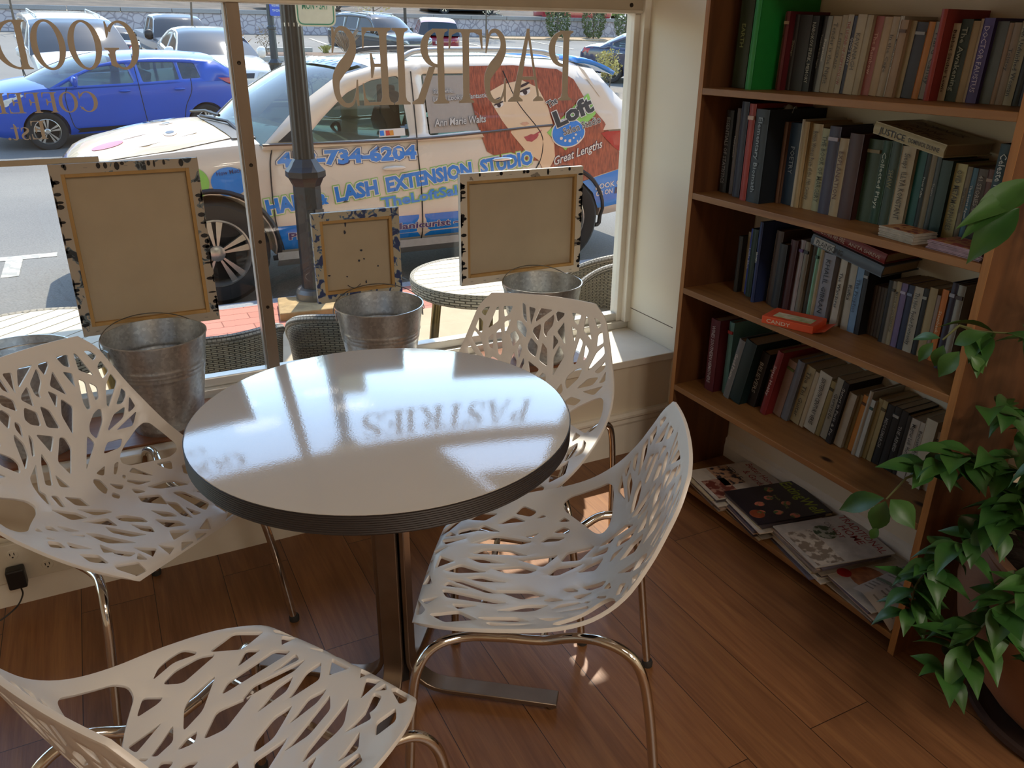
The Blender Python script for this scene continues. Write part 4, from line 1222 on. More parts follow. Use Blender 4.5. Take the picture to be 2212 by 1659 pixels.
struct('brick_paving_path', MB().box(-12, 14, 4.86, 5.42, ZW - .2, ZW), bricks())
struct('kerb', MB().box(-12, 14, 5.42, 5.55, ZS - .1, ZW - .003), KERB, bev=.01)
mk = MB()
for x0, x1, y0, y1 in ((-2.6, -.46, 8.16, 8.32), (-.86, -.73, 7.55, 8.16)):
    mk.box(x0, x1, y0, y1, ZS, ZS + .004)
mk.build('parking_marking_paint', M('road_paint', 'cfc8b4', .7, col2='8f8b82', vscale=14, sharp=True))
tag(bpy.data.objects['parking_marking_paint'], kind='structure')
ln = MB()
for x0, y0 in ((6.1, 24.5), (8.9, 24.5), (11.7, 24.5), (9.2, 33.5), (12.0, 33.5), (16, 33.5), (20, 33.5)):
    ln.add([(x0, y0, ground_z(y0) + .012), (x0 + .14, y0, ground_z(y0) + .012), (x0 + .14, y0 + 4.4, ground_z(y0 + 4.4) + .012), (x0, y0 + 4.4, ground_z(y0 + 4.4) + .012)], [(0, 1, 2, 3)])
tag(ln.build('parking_lines', M('road_paint', 'cfc8b4', .7)), kind='structure')
def patch(name, P, mat, lift=.02):
    m = MB()
    m.prism(P, lambda a, b: (a, b, ground_z(b) - .1), lambda a, b: (a, b, ground_z(b) + lift))
    return struct(name, m, mat)
MULCH = M('mulch_bed', '7d6552', .95, var=.25, vscale=30, bump=.4, bscale=60)
patch('traffic_island_path', [(1.5, 19.4), (6.2, 19.4), (6.2, 23.6), (1.5, 23.6)], CONC, .10)
patch('planting_bed_field', [(1.8, 19.6), (4.2, 19.6), (4.6, 22.4), (1.8, 22.9)], MULCH, .14)
patch('planting_strip_field', [(3.9, 29.6), (9.2, 29.6), (9.2, 31.0), (3.9, 31.0)], MULCH, .08)
patch('planting_strip_field', [(11.2, 31.2), (13.2, 33.6), (12.6, 34.2), (9.6, 31.8)], MULCH, .08)
patch('corner_path', [(8.8, 13.4), (24, 13.4), (24, 18.6), (10.6, 18.6)], CONC, .09)
patch('gravel_strip_field', [(10.8, 18.6), (24, 18.6), (24, 20.8), (12.0, 20.8)], M('gravel_bed', '8f8374', .95, var=.3, vscale=40, bump=.5, bscale=80), .07)
patch('sandy_verge_field', [(18.5, 38.6), (40, 36.5), (40, 40.2), (18.5, 40.2)], M('sandy_bed', 'b39a7c', .95, var=.2, vscale=12), .06)
# stone block retaining wall
def stonewall():
    m, n, b = newmat('stone_block_wall')
    vec = coords(n, (1, 1, 1))
    vo = N(n, 'TexVoronoi', feature='DISTANCE_TO_EDGE'); vo.inputs['Scale'].default_value = 3.4
    n.links.new(vec, vo.inputs['Vector'])
    rp = N(n, 'ValToRGB'); rp.color_ramp.elements[0].position = .02; rp.color_ramp.elements[0].color = lin('837f88'); rp.color_ramp.elements[1].position = .10; rp.color_ramp.elements[1].color = lin('aaa6ad')
    n.links.new(vo.outputs['Distance'], rp.inputs['Fac'])
    n.links.new(rp.outputs['Color'], b.inputs['Base Color'])
    b.inputs['Roughness'].default_value = .9
    bp = N(n, 'Bump'); bp.inputs['Strength'].default_value = .8; bp.inputs['Distance'].default_value = .05
    n.links.new(rp.outputs['Color'], bp.inputs['Height']); n.links.new(bp.outputs['Normal'], b.inputs['Normal'])
    return m
rwl = root('retaining_wall', (6, 40.2, zb), 0, 'long grey stone block retaining wall behind the car park', 'retaining wall')
MB().box(-40, 27.5, 40.2, 40.6, zb - .3, 2.56).build('stone_face', stonewall(), rwl, world=True)
cp = MB()
for i in range(34):
    cp.box(-40 + i * 2.0 + .01, -38 + i * 2.0 - .01 if i < 33 else 27.6, 40.13, 40.65, 2.56, 2.74)
cp.build('coping', M('cap_stone', '8d8e90', .85, var=.08), rwl, world=True, bev=.02)
hl = MB()
hl.add([(-40, 40.6, 2.6), (30, 40.6, 2.6), (30, 47, 3.0), (-40, 47, 3.2), (30, 70, 6), (-40, 70, 12)], [(0, 1, 2, 3), (3, 2, 4, 5)])
struct('hillside_terrain', hl, M('leaf_litter_hill', '5e5143', .95, var=.3, vscale=1.2, bump=.5, bscale=8))
hr = MB()
hr.add([(27, 40.2, zb - .02), (60, 40.2, zb), (60, 90, 5.0), (27, 90, 5.0)], [(0, 1, 2, 3)])
struct('far_road', hr, M('far_road_asphalt', '8f8c86', .9, var=.05, vscale=.5))
struct('far_verge_lawn', MB().add([(29.5, 44, 2.15), (33, 44, 2.15), (34, 54, 2.9), (29.5, 54, 2.9)], [(0, 1, 2, 3)]), M('verge_grass', '7c9a40', .95, var=.2, vscale=8))
patch('upper_road', [(13.5, 41.5), (27, 41.5), (27, 41.6), (13.5, 41.6)], CONC, .0)

# ---- wheel stops and plants of the car park
STOP = M('wheel_stop_concrete', 'a5a199', .85, var=.08)
def make_stop():
    r = root('wheel_stop', (0, 0, 0))
    m = MB().prism([(-.11, 0), (.11, 0), (.085, .14), (-.085, .14)], lambda a, b: (-.92, a, b), lambda a, b: (.92, a, b))
    m.build('block', STOP, r, bev=.015)
    return r
s0 = make_stop()
for i, (x, y, rz, lab) in enumerate(((5.3, 29.0, .0, 'concrete wheel stop beside the mullion, near row'), (7.0, 32.2, 0, 'concrete wheel stop left of the dark lamp post, far row'), (7.75, 28.9, 0, 'concrete wheel stop right of the black street lamp, near row'), (27.9, 36.6, .15, 'white wheel stop beside the navy saloon'))):
    o = s0 if i == 0 else copy_tree(s0)
    o.location = (x, y, ground_z(y) + .0); o.rotation_euler = (TILT @ Matrix.Rotation(rz, 4, 'Z')).to_euler()
    tag(o, lab, 'wheel stop', 'wheel stops in the car park')

def leaf_quads(mb, c, n, spread, size, q, flat=.0, zs=1.0):
    for _ in range(n):
        while True:
            d = Vector((q.uniform(-1, 1), q.uniform(-1, 1), q.uniform(-1, 1)))
            if d.length < 1: break
        p = Vector(c) + Vector((d.x * spread, d.y * spread, d.z * spread * zs))
        a = Vector((q.uniform(-1, 1), q.uniform(-1, 1), q.uniform(-.6, 1))).normalized()
        b = a.orthogonal().normalized()
        b = (b * cos(q.random() * 6.3) + a.cross(b) * sin(q.random() * 6.3))
        s_ = size * q.uniform(.6, 1.3)
        mb.add([p - a * s_, p + b * s_ * .5, p + a * s_, p - b * s_ * .5], [(0, 1, 2, 3)])
BARK = M('grey_bark', '6f6255', .9, var=.2, vscale=30)
def tree(name, x, y, h, spread, leafm, nleaf, size, seed, label, cat='tree', trunk=.05, blossoms=None, bare=.45, zg=None):
    q = random.Random(seed)
    z0 = (ground_z(y) if zg is None else zg) + .02
    r = root(name, (x, y, z0), 0, label, cat)
    tips = []
    wd = MB()
    wd.tube(spline([(0, 0, 0), (q.uniform(-.05, .05), 0, h * .3), (q.uniform(-.1, .1), q.uniform(-.1, .1), h * .65), (0, 0, h * .95)], 4), [trunk * (1 - .8 * i / 12) for i in range(13)], 6)
    for i in range(14):
        a = q.random() * 6.3
        zz = h * (bare + (.92 - bare) * i / 13)
        ln_ = spread * q.uniform(.5, 1.0) * (1 - .35 * i / 13)
        tip = Vector((cos(a) * ln_, sin(a) * ln_, zz + ln_ * q.uniform(.25, .9)))
        mid = Vector((cos(a) * ln_ * .5, sin(a) * ln_ * .5, zz + ln_ * .2))
        wd.tube([(0, 0, zz), mid, tip], [trunk * .35, trunk * .22, trunk * .08], 4)
        tips += [tip, (mid + tip) / 2, mid]
        for _ in range(3):
            t2 = tip.lerp(mid, q.random()) + Vector((q.uniform(-1, 1), q.uniform(-1, 1), q.uniform(-.2, 1))) * spread * .35
            wd.tube([tip.lerp(mid, q.random()), t2], [trunk * .12, trunk * .05], 3)
            tips.append(t2)
    wd.build('branches', BARK, r, 60)
    lf = MB()
    for t in tips:
        leaf_quads(lf, t, nleaf, spread * .22, size, q)
    if lf.v:
        lf.build('foliage', leafm, r)
    return r
BUD = M('yellow_green_buds', 'b5aa62', .8, var=.2, vscale=5)
BLOS = M('white_blossom', 'd9d4bd', .8, var=.15, vscale=6)
EVG = M('dark_evergreen', '66744a', .9, var=.3, vscale=14)
tree('budding_tree', 3.45, 28.9, 3.4, 1.3, BUD, 6, .05, 1, 'thin budding tree in front of the stone wall beside the mullion', bare=.5)
tree('blossom_tree', 6.9, 30.9, 3.2, 1.0, BLOS, 14, .055, 2, 'white blossoming small tree behind the dark lamp post', bare=.3)
tree('blossom_tree', 12.4, 38.4, 3.2, 1.5, M('cream_blossom', 'cdb984', .8, var=.2, vscale=5), 16, .07, 3, 'cream blossoming tree above the dark green car', bare=.3)
tree('blossom_tree', 18.2, 38.8, 3.2, 1.5, BLOS, 14, .06, 5, 'white blossoming tree behind the red car', bare=.3)
tree('young_shrub', 13.3, 20.2, .95, .5, BUD, 12, .035, 6, 'small budding shrub beside the navy saloon', 'shrub', .025, bare=.35)
tree('bare_shrub', 5.0, 20.6, .8, .55, M('dry_twigs', '8d7d66', .9), 5, .03, 7, 'dry brown shrub in the island bed behind the van with lettering', 'shrub', .02, bare=.1)
tree('bare_shrub', 5.9, 30.3, .9, .45, M('dry_twigs', '8d7d66', .9), 4, .03, 8, 'bare twiggy shrub between the wheel stops', 'shrub', .02, bare=.1)
tree('bare_tree', -1.9, 39.2, 3.5, 1.2, BUD, 0, .05, 12, 'bare pale tree at the far left of the stone wall', bare=.4)
for i, (x, y, h, lab) in enumerate(((24.0, 42.3, 1.9, 'left of three clipped evergreens by the stone wall end'), (26.3, 42.5, 2.0, 'middle of three clipped evergreens by the stone wall end'), (27.6, 41.4, 2.0, 'right of three clipped evergreens by the stone wall end'))):
    q = random.Random(20 + i)
    y -= 3.4; x -= 1.7
    r = root('evergreen_shrub', (x, y, ground_z(y)), 0, lab, 'shrub', 'clipped evergreens')
    MB().tube([(0, 0, 0), (0, 0, h * .8)], .05, 6).build('trunk', BARK, r)
    lf = MB()
    for k_ in range(1500):
        t = q.random()
        rad = .62 * (sin(pi * (.12 + .80 * t)) ** .6) * q.uniform(.75, 1.05)
        a = q.random() * 6.3
        leaf_quads(lf, (rad * cos(a), rad * sin(a), .1 + t * (h - .1)), 1, .03, .07, q)
    lf.build('foliage', EVG, r)
def grass_clump(x, y, h, hexc, label, seed, n=60):
    q = random.Random(seed)
    m = MB()
    for _ in range(n):
        a = q.random() * 6.3; l_ = q.uniform(.2, .75) * h
        b = Vector((q.uniform(-.08, .08), q.uniform(-.08, .08), 0)); t = b + Vector((cos(a) * l_, sin(a) * l_, h * q.uniform(.6, 1)))
        s_ = Vector((-sin(a), cos(a), 0)) * .012
        m.add([b - s_, b + s_, b.lerp(t, .6) + s_ + Vector((0, 0, .06)), t, b.lerp(t, .6) - s_ + Vector((0, 0, .06))], [(0, 1, 2, 3, 4)])
    o = m.build('ornamental_grass', M('grass_' + hexc, hexc, .9, var=.2)); o.location = (x, y, ground_z(y) + .08)
    return tag(o, label, 'grass clump')
grass_clump(4.75, 29.9, .75, 'a8743e', 'rust coloured dry grass clump beside the first wheel stop', 31)
grass_clump(8.1, 30.9, .28, 'a8a860', 'yellow green grass clump between wheel stops right of the lamp', 32)
grass_clump(8.95, 31.3, .9, 'a08870', 'dry tan grass tuft behind the street lamp', 33)

# ---- street lamps
IRON = M('black_iron', '2a2a2b', .42, metal=.3, var=.1, vscale=20)
def oct_(prof, c=(0, 0, 0), n=8):
    return MB().lathe(prof, c, n, rot=pi / 8)
L1 = root('street_lamp', (1.185, 5.26, ZW), 0, 'black fluted street lamp on a stepped base beside the parked car with lettering', 'street lamp')
o = MB().lathe([(0, 0), (.135, 0), (.135, .10), (.12, .125), (.10, .13), (0, .13)], (0, 0, 0), 28).build('footing', M('lamp_drum', '6d6a66', .35, metal=.5, var=.15, vscale=9), L1, 30)
oct_([(.092, .13), (.088, .80), (.098, .82), (.11, .845), (.128, .86), (.128, .895), (.10, .925), (.085, .95), (.068, .97)]).build('pedestal', IRON, L1, 25)
fl = MB()
def flut(a, z):
    rr_ = (.066 - .012 * (z - .97) / 2.4) * (1 - .09 * (0.5 + .5 * cos(a * 12)))
    return (rr_ * cos(a), rr_ * sin(a), z)
zs_ = [.97 + 2.3 * i / 10 for i in range(11)]
fl.add([flut(2 * pi * j / 72, z) for z in zs_ for j in range(72)], [(i * 72 + j, i * 72 + (j + 1) % 72, (i + 1) * 72 + (j + 1) % 72, (i + 1) * 72 + j) for i in range(10) for j in range(72)])
fl.build('shaft', IRON, L1, 60)
MB().lathe([(.058, 1.735), (.058, 1.755)], (0, 0, 0), 20).build('steel_band', M('bare_aluminium', 'b9b4ac', .35, metal=.7), L1, 40)
MB().box(.02, .075, -.094, -.084, .52, .66).build('access_cover', M('iron_plate', '5a5654', .4, metal=.5), L1)
gl = oct_([(.12, 3.3), (.16, 3.4), (.2, 3.8), (.05, 4.05), (0, 4.1)]); gl.build('lantern', M('lamp_glass', 'd8d4c8', .3), L1, 30)
fb = MB().add([(-.22, -.16, -.005), (.16, -.20, -.005), (.24, .12, -.005), (-.16, .2, -.005), (-.22, -.16, .055), (.16, -.20, .055), (.24, .12, .055), (-.16, .2, .055)], [(3, 2, 1, 0), (4, 5, 6, 7), (0, 1, 5, 4), (1, 2, 6, 5), (2, 3, 7, 6), (3, 0, 4, 7)])
fb.v = [p + Vector((1.10, 5.16, ZW)) for p in fb.v]
tag(fb.build('stone_slab', M('tan_stone', 'b09468', .9, var=.2, vscale=12, bump=.4, bscale=40), bev=.01), 'rough tan stone slab at the foot of the street lamp', 'stone')
# parking-hours sign on the lamp (only the lower part shows)
sg = root('parking_sign', (1.265, 5.15, 1.60), radians(-16), 'white parking hours sign with green border on the street lamp', 'sign')
SW = M('sign_white', 'd8dccb', .4, var=.03); SG = M('sign_green', '2f8f72', .4, var=.05)
def rr_poly(x0, x1, z0, z1, r):
    return round_poly([(x0, z0), (x1, z0), (x1, z1), (x0, z1)], r, 5)
MB().prism(rr_poly(-.075, .155, -.045, .41, .045), lambda a, b: (a, 0, b), lambda a, b: (a, .003, b)).build('plate', SW, sg)
outer, inner = rr_poly(-.066, .146, -.036, .40, .038), rr_poly(-.060, .140, -.030, .394, .033)
pts, tr = plate(outer, [inner], 0)
MB().add([(a, -.0012, b) for a, b in pts], [tuple(reversed(t)) for t in tr]).build('border', SG, sg)
q = MB()
lettering(q, 'MON - SAT', lambda a, b: (.04 + a, -.0015, .048 + b), width=.15, height=.045, bold=.01, align='C')
lettering(q, '9AM TO 6PM', lambda a, b: (.04 + a, -.0015, .13 + b), width=.17, height=.045, bold=.01, align='C')
lettering(q, '2 HOUR', lambda a, b: (.04 + a, -.0015, .22 + b), width=.15, height=.06, bold=.01, align='C')
q.build('sign_lettering', SG, sg)
MB().lathe([(0, -.003), (.006, -.002), (.007, 0)], (0, 0, 0), 10).xf(Matrix.Translation((.04, 0, .0)) @ Matrix.Rotation(pi / 2, 4, 'X')).build('bolt', IRON, sg)
L2 = root('street_lamp', (4.65, 23.0, ground_z(23)), 0, 'slim dark street lamp with a blue sign, standing at the island', 'street lamp')
oct_([(.15, 0), (.15, .5), (.19, .56), (.10, .66), (.09, 1.35), (.12, 1.38), (.12, 1.42), (.085, 1.46), (.07, 4.4)]).build('post', M('dark_teal_iron', '27333a', .45, metal=.3), L2, 30)
bs = root('accessible_parking_sign', (4.78, 22.83, ground_z(23) + 2.3), radians(-6), 'small blue accessible parking sign on the slim lamp post', 'sign')
SB = M('sign_blue', '2a4fb0', .4, var=.04)
MB().prism(rr_poly(-.16, .16, -.62, .62, .04), lambda a, b: (a, 0, b), lambda a, b: (a, .01, b)).build('plate', SB, bs)
q = MB()
SWH = lambda a, b: (a, -.004, b)
lettering(q, 'RESERVED', lambda a, b: (a, -.004, .46 + b), width=.26, height=.07, align='C')
lettering(q, 'PARKING', lambda a, b: (a, -.004, .32 + b), width=.22, height=.07, align='C')
for z, t in ((-.10, 'VAN'), (-.2, 'ACCESSIBLE'), (-.3, 'PERMIT'), (-.4, 'REQUIRED'), (-.52, 'TOW ZONE')):
    lettering(q, t, lambda a, b: (a, -.004, z + b), width=.2, height=.055, align='C')
q.lathe([(.0, 0), (.028, 0)], (0, 0, 0), 12)
for v_ in q.v[-24:]: v_.x, v_.y, v_.z = v_.x + .0, -.004, v_.y + .24
ring = [(.07 * cos(a), .08 + .07 * sin(a)) for a in [pi * 2 * i / 18 for i in range(12, 31)]]
q.tube([(a, -.004, b) for a, b in ring], .010, 4)
q.tube([(0, -.004, .21), (0, -.004, .12), (.07, -.004, .12), (.10, -.004, .03)], .012, 4)
q.build('sign_lettering', M('sign_white', 'd8dccb', .4), bs)
L3 = root('street_lamp', (13.2, 36.5, ground_z(36.5)), 0, 'thin dark lamp post in front of the stone wall between the two cars', 'street lamp')
MB().tube([(0, 0, 0), (0, 0, 4.2)], .07, 8).build('post', IRON, L3)
L4 = root('utility_pole', (31.8, 46, 2.2), 0, 'dark utility pole beside the far road at the window edge', 'pole')
MB().tube([(0, 0, 0), (0, 0, 6)], .16, 8).build('post', M('pole_wood', '5a4c40', .9), L4)

# ---- wicker tables and chairs on the pavement
def wicker(name, c1, c2, sx, sy):
    m, n, b = newmat(name)
    t = N(n, 'TexCoord'); mp = N(n, 'Mapping'); mp.inputs['Scale'].default_value = (sx, sy, 1)
    n.links.new(t.outputs['UV'], mp.inputs['Vector'])
    br = N(n, 'TexBrick'); br.inputs['Scale'].default_value = 1; br.offset = .5
    br.inputs['Brick Width'].default_value = 1.0; br.inputs['Row Height'].default_value = .36; br.inputs['Mortar Size'].default_value = .07; br.inputs['Mortar Smooth'].default_value = .6
    br.inputs['Color1'].default_value = lin(c1); br.inputs['Color2'].default_value = tuple(x * .8 for x in lin(c1)[:3]) + (1,); br.inputs['Mortar'].default_value = lin(c2)
    n.links.new(mp.outputs[0], br.inputs['Vector']); n.links.new(br.outputs['Color'], b.inputs['Base Color'])
    b.inputs['Roughness'].default_value = .6
    bp = N(n, 'Bump'); bp.inputs['Strength'].default_value = 1.0; bp.inputs['Distance'].default_value = .012; bp.invert = True
    n.links.new(br.outputs['Fac'], bp.inputs['Height']); n.links.new(bp.outputs['Normal'], b.inputs['Normal'])
    return m
WICK = wicker('grey_wicker', '9a917e', '38342c', 24, 30)
WICKR = wicker('grey_wicker_rim', 'a8a298', '4a463e', 60, 3)
def uv_grid(fn, nu, nv, name, mat, parent, smooth=60):
    mb = MB().grid(fn, nu, nv)
    o = mb.build(name, mat, parent, smooth)
    uv = o.data.uv_layers.new(name='UVMap')
    for p in o.data.polygons:
        for li in p.loop_indices:
            vi = o.data.loops[li].vertex_index
            i, j = vi % (nu + 1), vi // (nu + 1)
            uv.data[li].uv = (i / nu, j / nv)
    return o
def make_tub(hb=.665, R=.243):
    """tub chair: woven shell open to +y"""
    r = root('wicker_chair', (0, 0, 0))
    def rim(a): return hb - .20 * (abs(a) / 1.9) ** 3
    def f(u, v):
        a = (u * 2 - 1) * 1.9
        z = .02 + (rim(a) - .02) * v
        rr_ = R * (.86 + .14 * v ** 2)
        return (rr_ * sin(a), -rr_ * cos(a) * 1.05, z)
    o = uv_grid(f, 40, 14, 'woven_shell', WICK, r)
    s_ = o.modifiers.new('thickness', 'SOLIDIFY'); s_.thickness = .022; s_.offset = 0
    def g(u, v):
        a = (u * 2 - 1) * 1.9
        b = 2 * pi * v
        rr_ = R + .018 * cos(b)
        return (rr_ * sin(a), -rr_ * cos(a) * 1.05, rim(a) + .018 * sin(b))
    uv_grid(g, 40, 8, 'rolled_rim', WICKR, r)
    MB().lathe([(0, .40), (R * .85, .40), (R * .87, .42), (R * .85, .445), (0, .45)], (0, 0, 0), 32).build('seat_pad', M('wicker_seat', '8d8676', .8), r, 40)
    for a in (-1.9, 1.9, -.6, .6):
        MB().tube([(R * .86 * sin(a), -R * .86 * cos(a), 0), (R * .86 * sin(a), -R * .86 * cos(a), .05)], .015, 6).build('leg', M('chair_leg_alu', '8a857c', .4, metal=.6), r)
    return r
t0 = make_tub()
for i, (x, y, rz, lab) in enumerate(((.30, 3.13, .12, 'woven grey tub chair outside, left of the mullion foot behind the tall canvas pail'), (.835, 3.17, -.18, 'woven grey tub chair outside behind the middle pail'), (2.02, 3.0, 1.6, 'woven grey tub chair outside, at the window edge beside the wall'), (2.30, 3.55, .4, 'woven grey tub chair outside, behind the one at the window edge'))):
    o = t0 if i == 0 else copy_tree(t0)
    o.location = (x, y, ZW); o.rotation_euler = (0, 0, rz)
    tag(o, lab, 'chair', 'woven outdoor chairs')
def make_ptable(R=.33, h=.73):
    r = root('outdoor_table', (0, 0, 0))
    tp = MB()
    n_ = 9
    for i in range(n_):
        y0 = -R * .93 + i * 2 * R * .93 / n_
        y1 = y0 + 2 * R * .93 / n_ - .005
        P = []
        for y in (y0, (y0 + y1) / 2, y1):
            P.append((sqrt(max(0, (R * .95) ** 2 - y * y)), y))
        tp.prism([(-a, b) for a, b in P] + [(a, b) for a, b in reversed(P)], lambda a, b: (a, b, h - .012), lambda a, b: (a, b, h))
    tp.build('slatted_top', M('pale_slats', 'cbbfa8', .5, var=.06, vscale=20), r)
    MB().lathe([(0, h - .02), (R * .94, h - .02)], (0, 0, 0), 40).build('under_panel', M('dark_gap', '3c362e', .8), r)
    def g(u, v):
        a = 2 * pi * u
        prof = [(R * .945, h + .001), (R * .99, h + .004), (R * 1.0, h - .01), (R * .985, h - .05), (R * .95, h - .06)]
        k_ = v * 4; i_ = min(3, int(k_)); f_ = k_ - i_
        rr_, z = prof[i_][0] * (1 - f_) + prof[i_ + 1][0] * f_, prof[i_][1] * (1 - f_) + prof[i_ + 1][1] * f_
        return (rr_ * cos(a), rr_ * sin(a), z)
    uv_grid(g, 64, 8, 'woven_edge', wicker('pale_wicker_edge', 'b5ab98', '5a5346', 44, 5) if 'pale_wicker_edge' not in bpy.data.materials else bpy.data.materials['pale_wicker_edge'], r)
    for k_ in range(4):
        a = pi / 4 + k_ * pi / 2 + .35
        MB().tube([(R * .62 * cos(a), R * .62 * sin(a), h - .02), (R * .86 * cos(a), R * .86 * sin(a), 0)], .021, 10).build('leg', M('brass_toned_leg', '8a7a54', .3, metal=.8), r, 40)
    return r
pt0 = make_ptable()
for i, (x, y, rz, lab) in enumerate(((1.425, 3.05, -.05, 'round slatted outdoor table with woven rim behind the wide canvas'), (-.30, 2.99, .75, 'round slatted outdoor table behind the tall canvas at the left'))):
    o = pt0 if i == 0 else copy_tree(pt0)
    o.location = (x, y, ZW); o.rotation_euler = (0, 0, rz)
    tag(o, lab, 'table', 'woven rim outdoor tables')
# ================================================================== vehicles
TYRE = M('tyre_rubber', '1f1e1e', .75, var=.15, vscale=40)
ALLOY = M('alloy_rim', 'b3aea6', .28, metal=.8, var=.05)
DARKP = M('black_trim', '1c1c1e', .5)
DGLASS = M('dark_car_glass', '1c2226', .06, spec=.8, var=.1, vscale=2)
CGLASS = glass_mat('car_glass', '8c9c98', gloss=.05, mirror=.03)
HEADL = M('headlamp_lens', 'c9c6bd', .12, var=.1, vscale=20, coat=.5)
REDL = M('tail_lamp_lens', 'b01c1c', .15, var=.15, vscale=30, coat=.6)
CHRM = CHROME
SEATC = M('car_seat_cloth', '4c4a46', .8)
FT = [(0, .93), (.08, .972), (.2, .99), (.4, 1.0), (.6, .999), (.8, .992), (.93, .976), (1.0, .945)]
def interp(T, x):
    if x <= T[0][0]: return T[0][1]
    for a, b in zip(T, T[1:]):
        if x <= b[0]:
            return a[1] + (b[1] - a[1]) * (x - a[0]) / max(1e-9, b[0] - a[0])
    return T[-1][1]
def smooth_tab(S, k):
    P = spline([(s_[0], s_[k], 0) for s_ in S], 6)
    return sorted((p.x, p.y) for p in P)

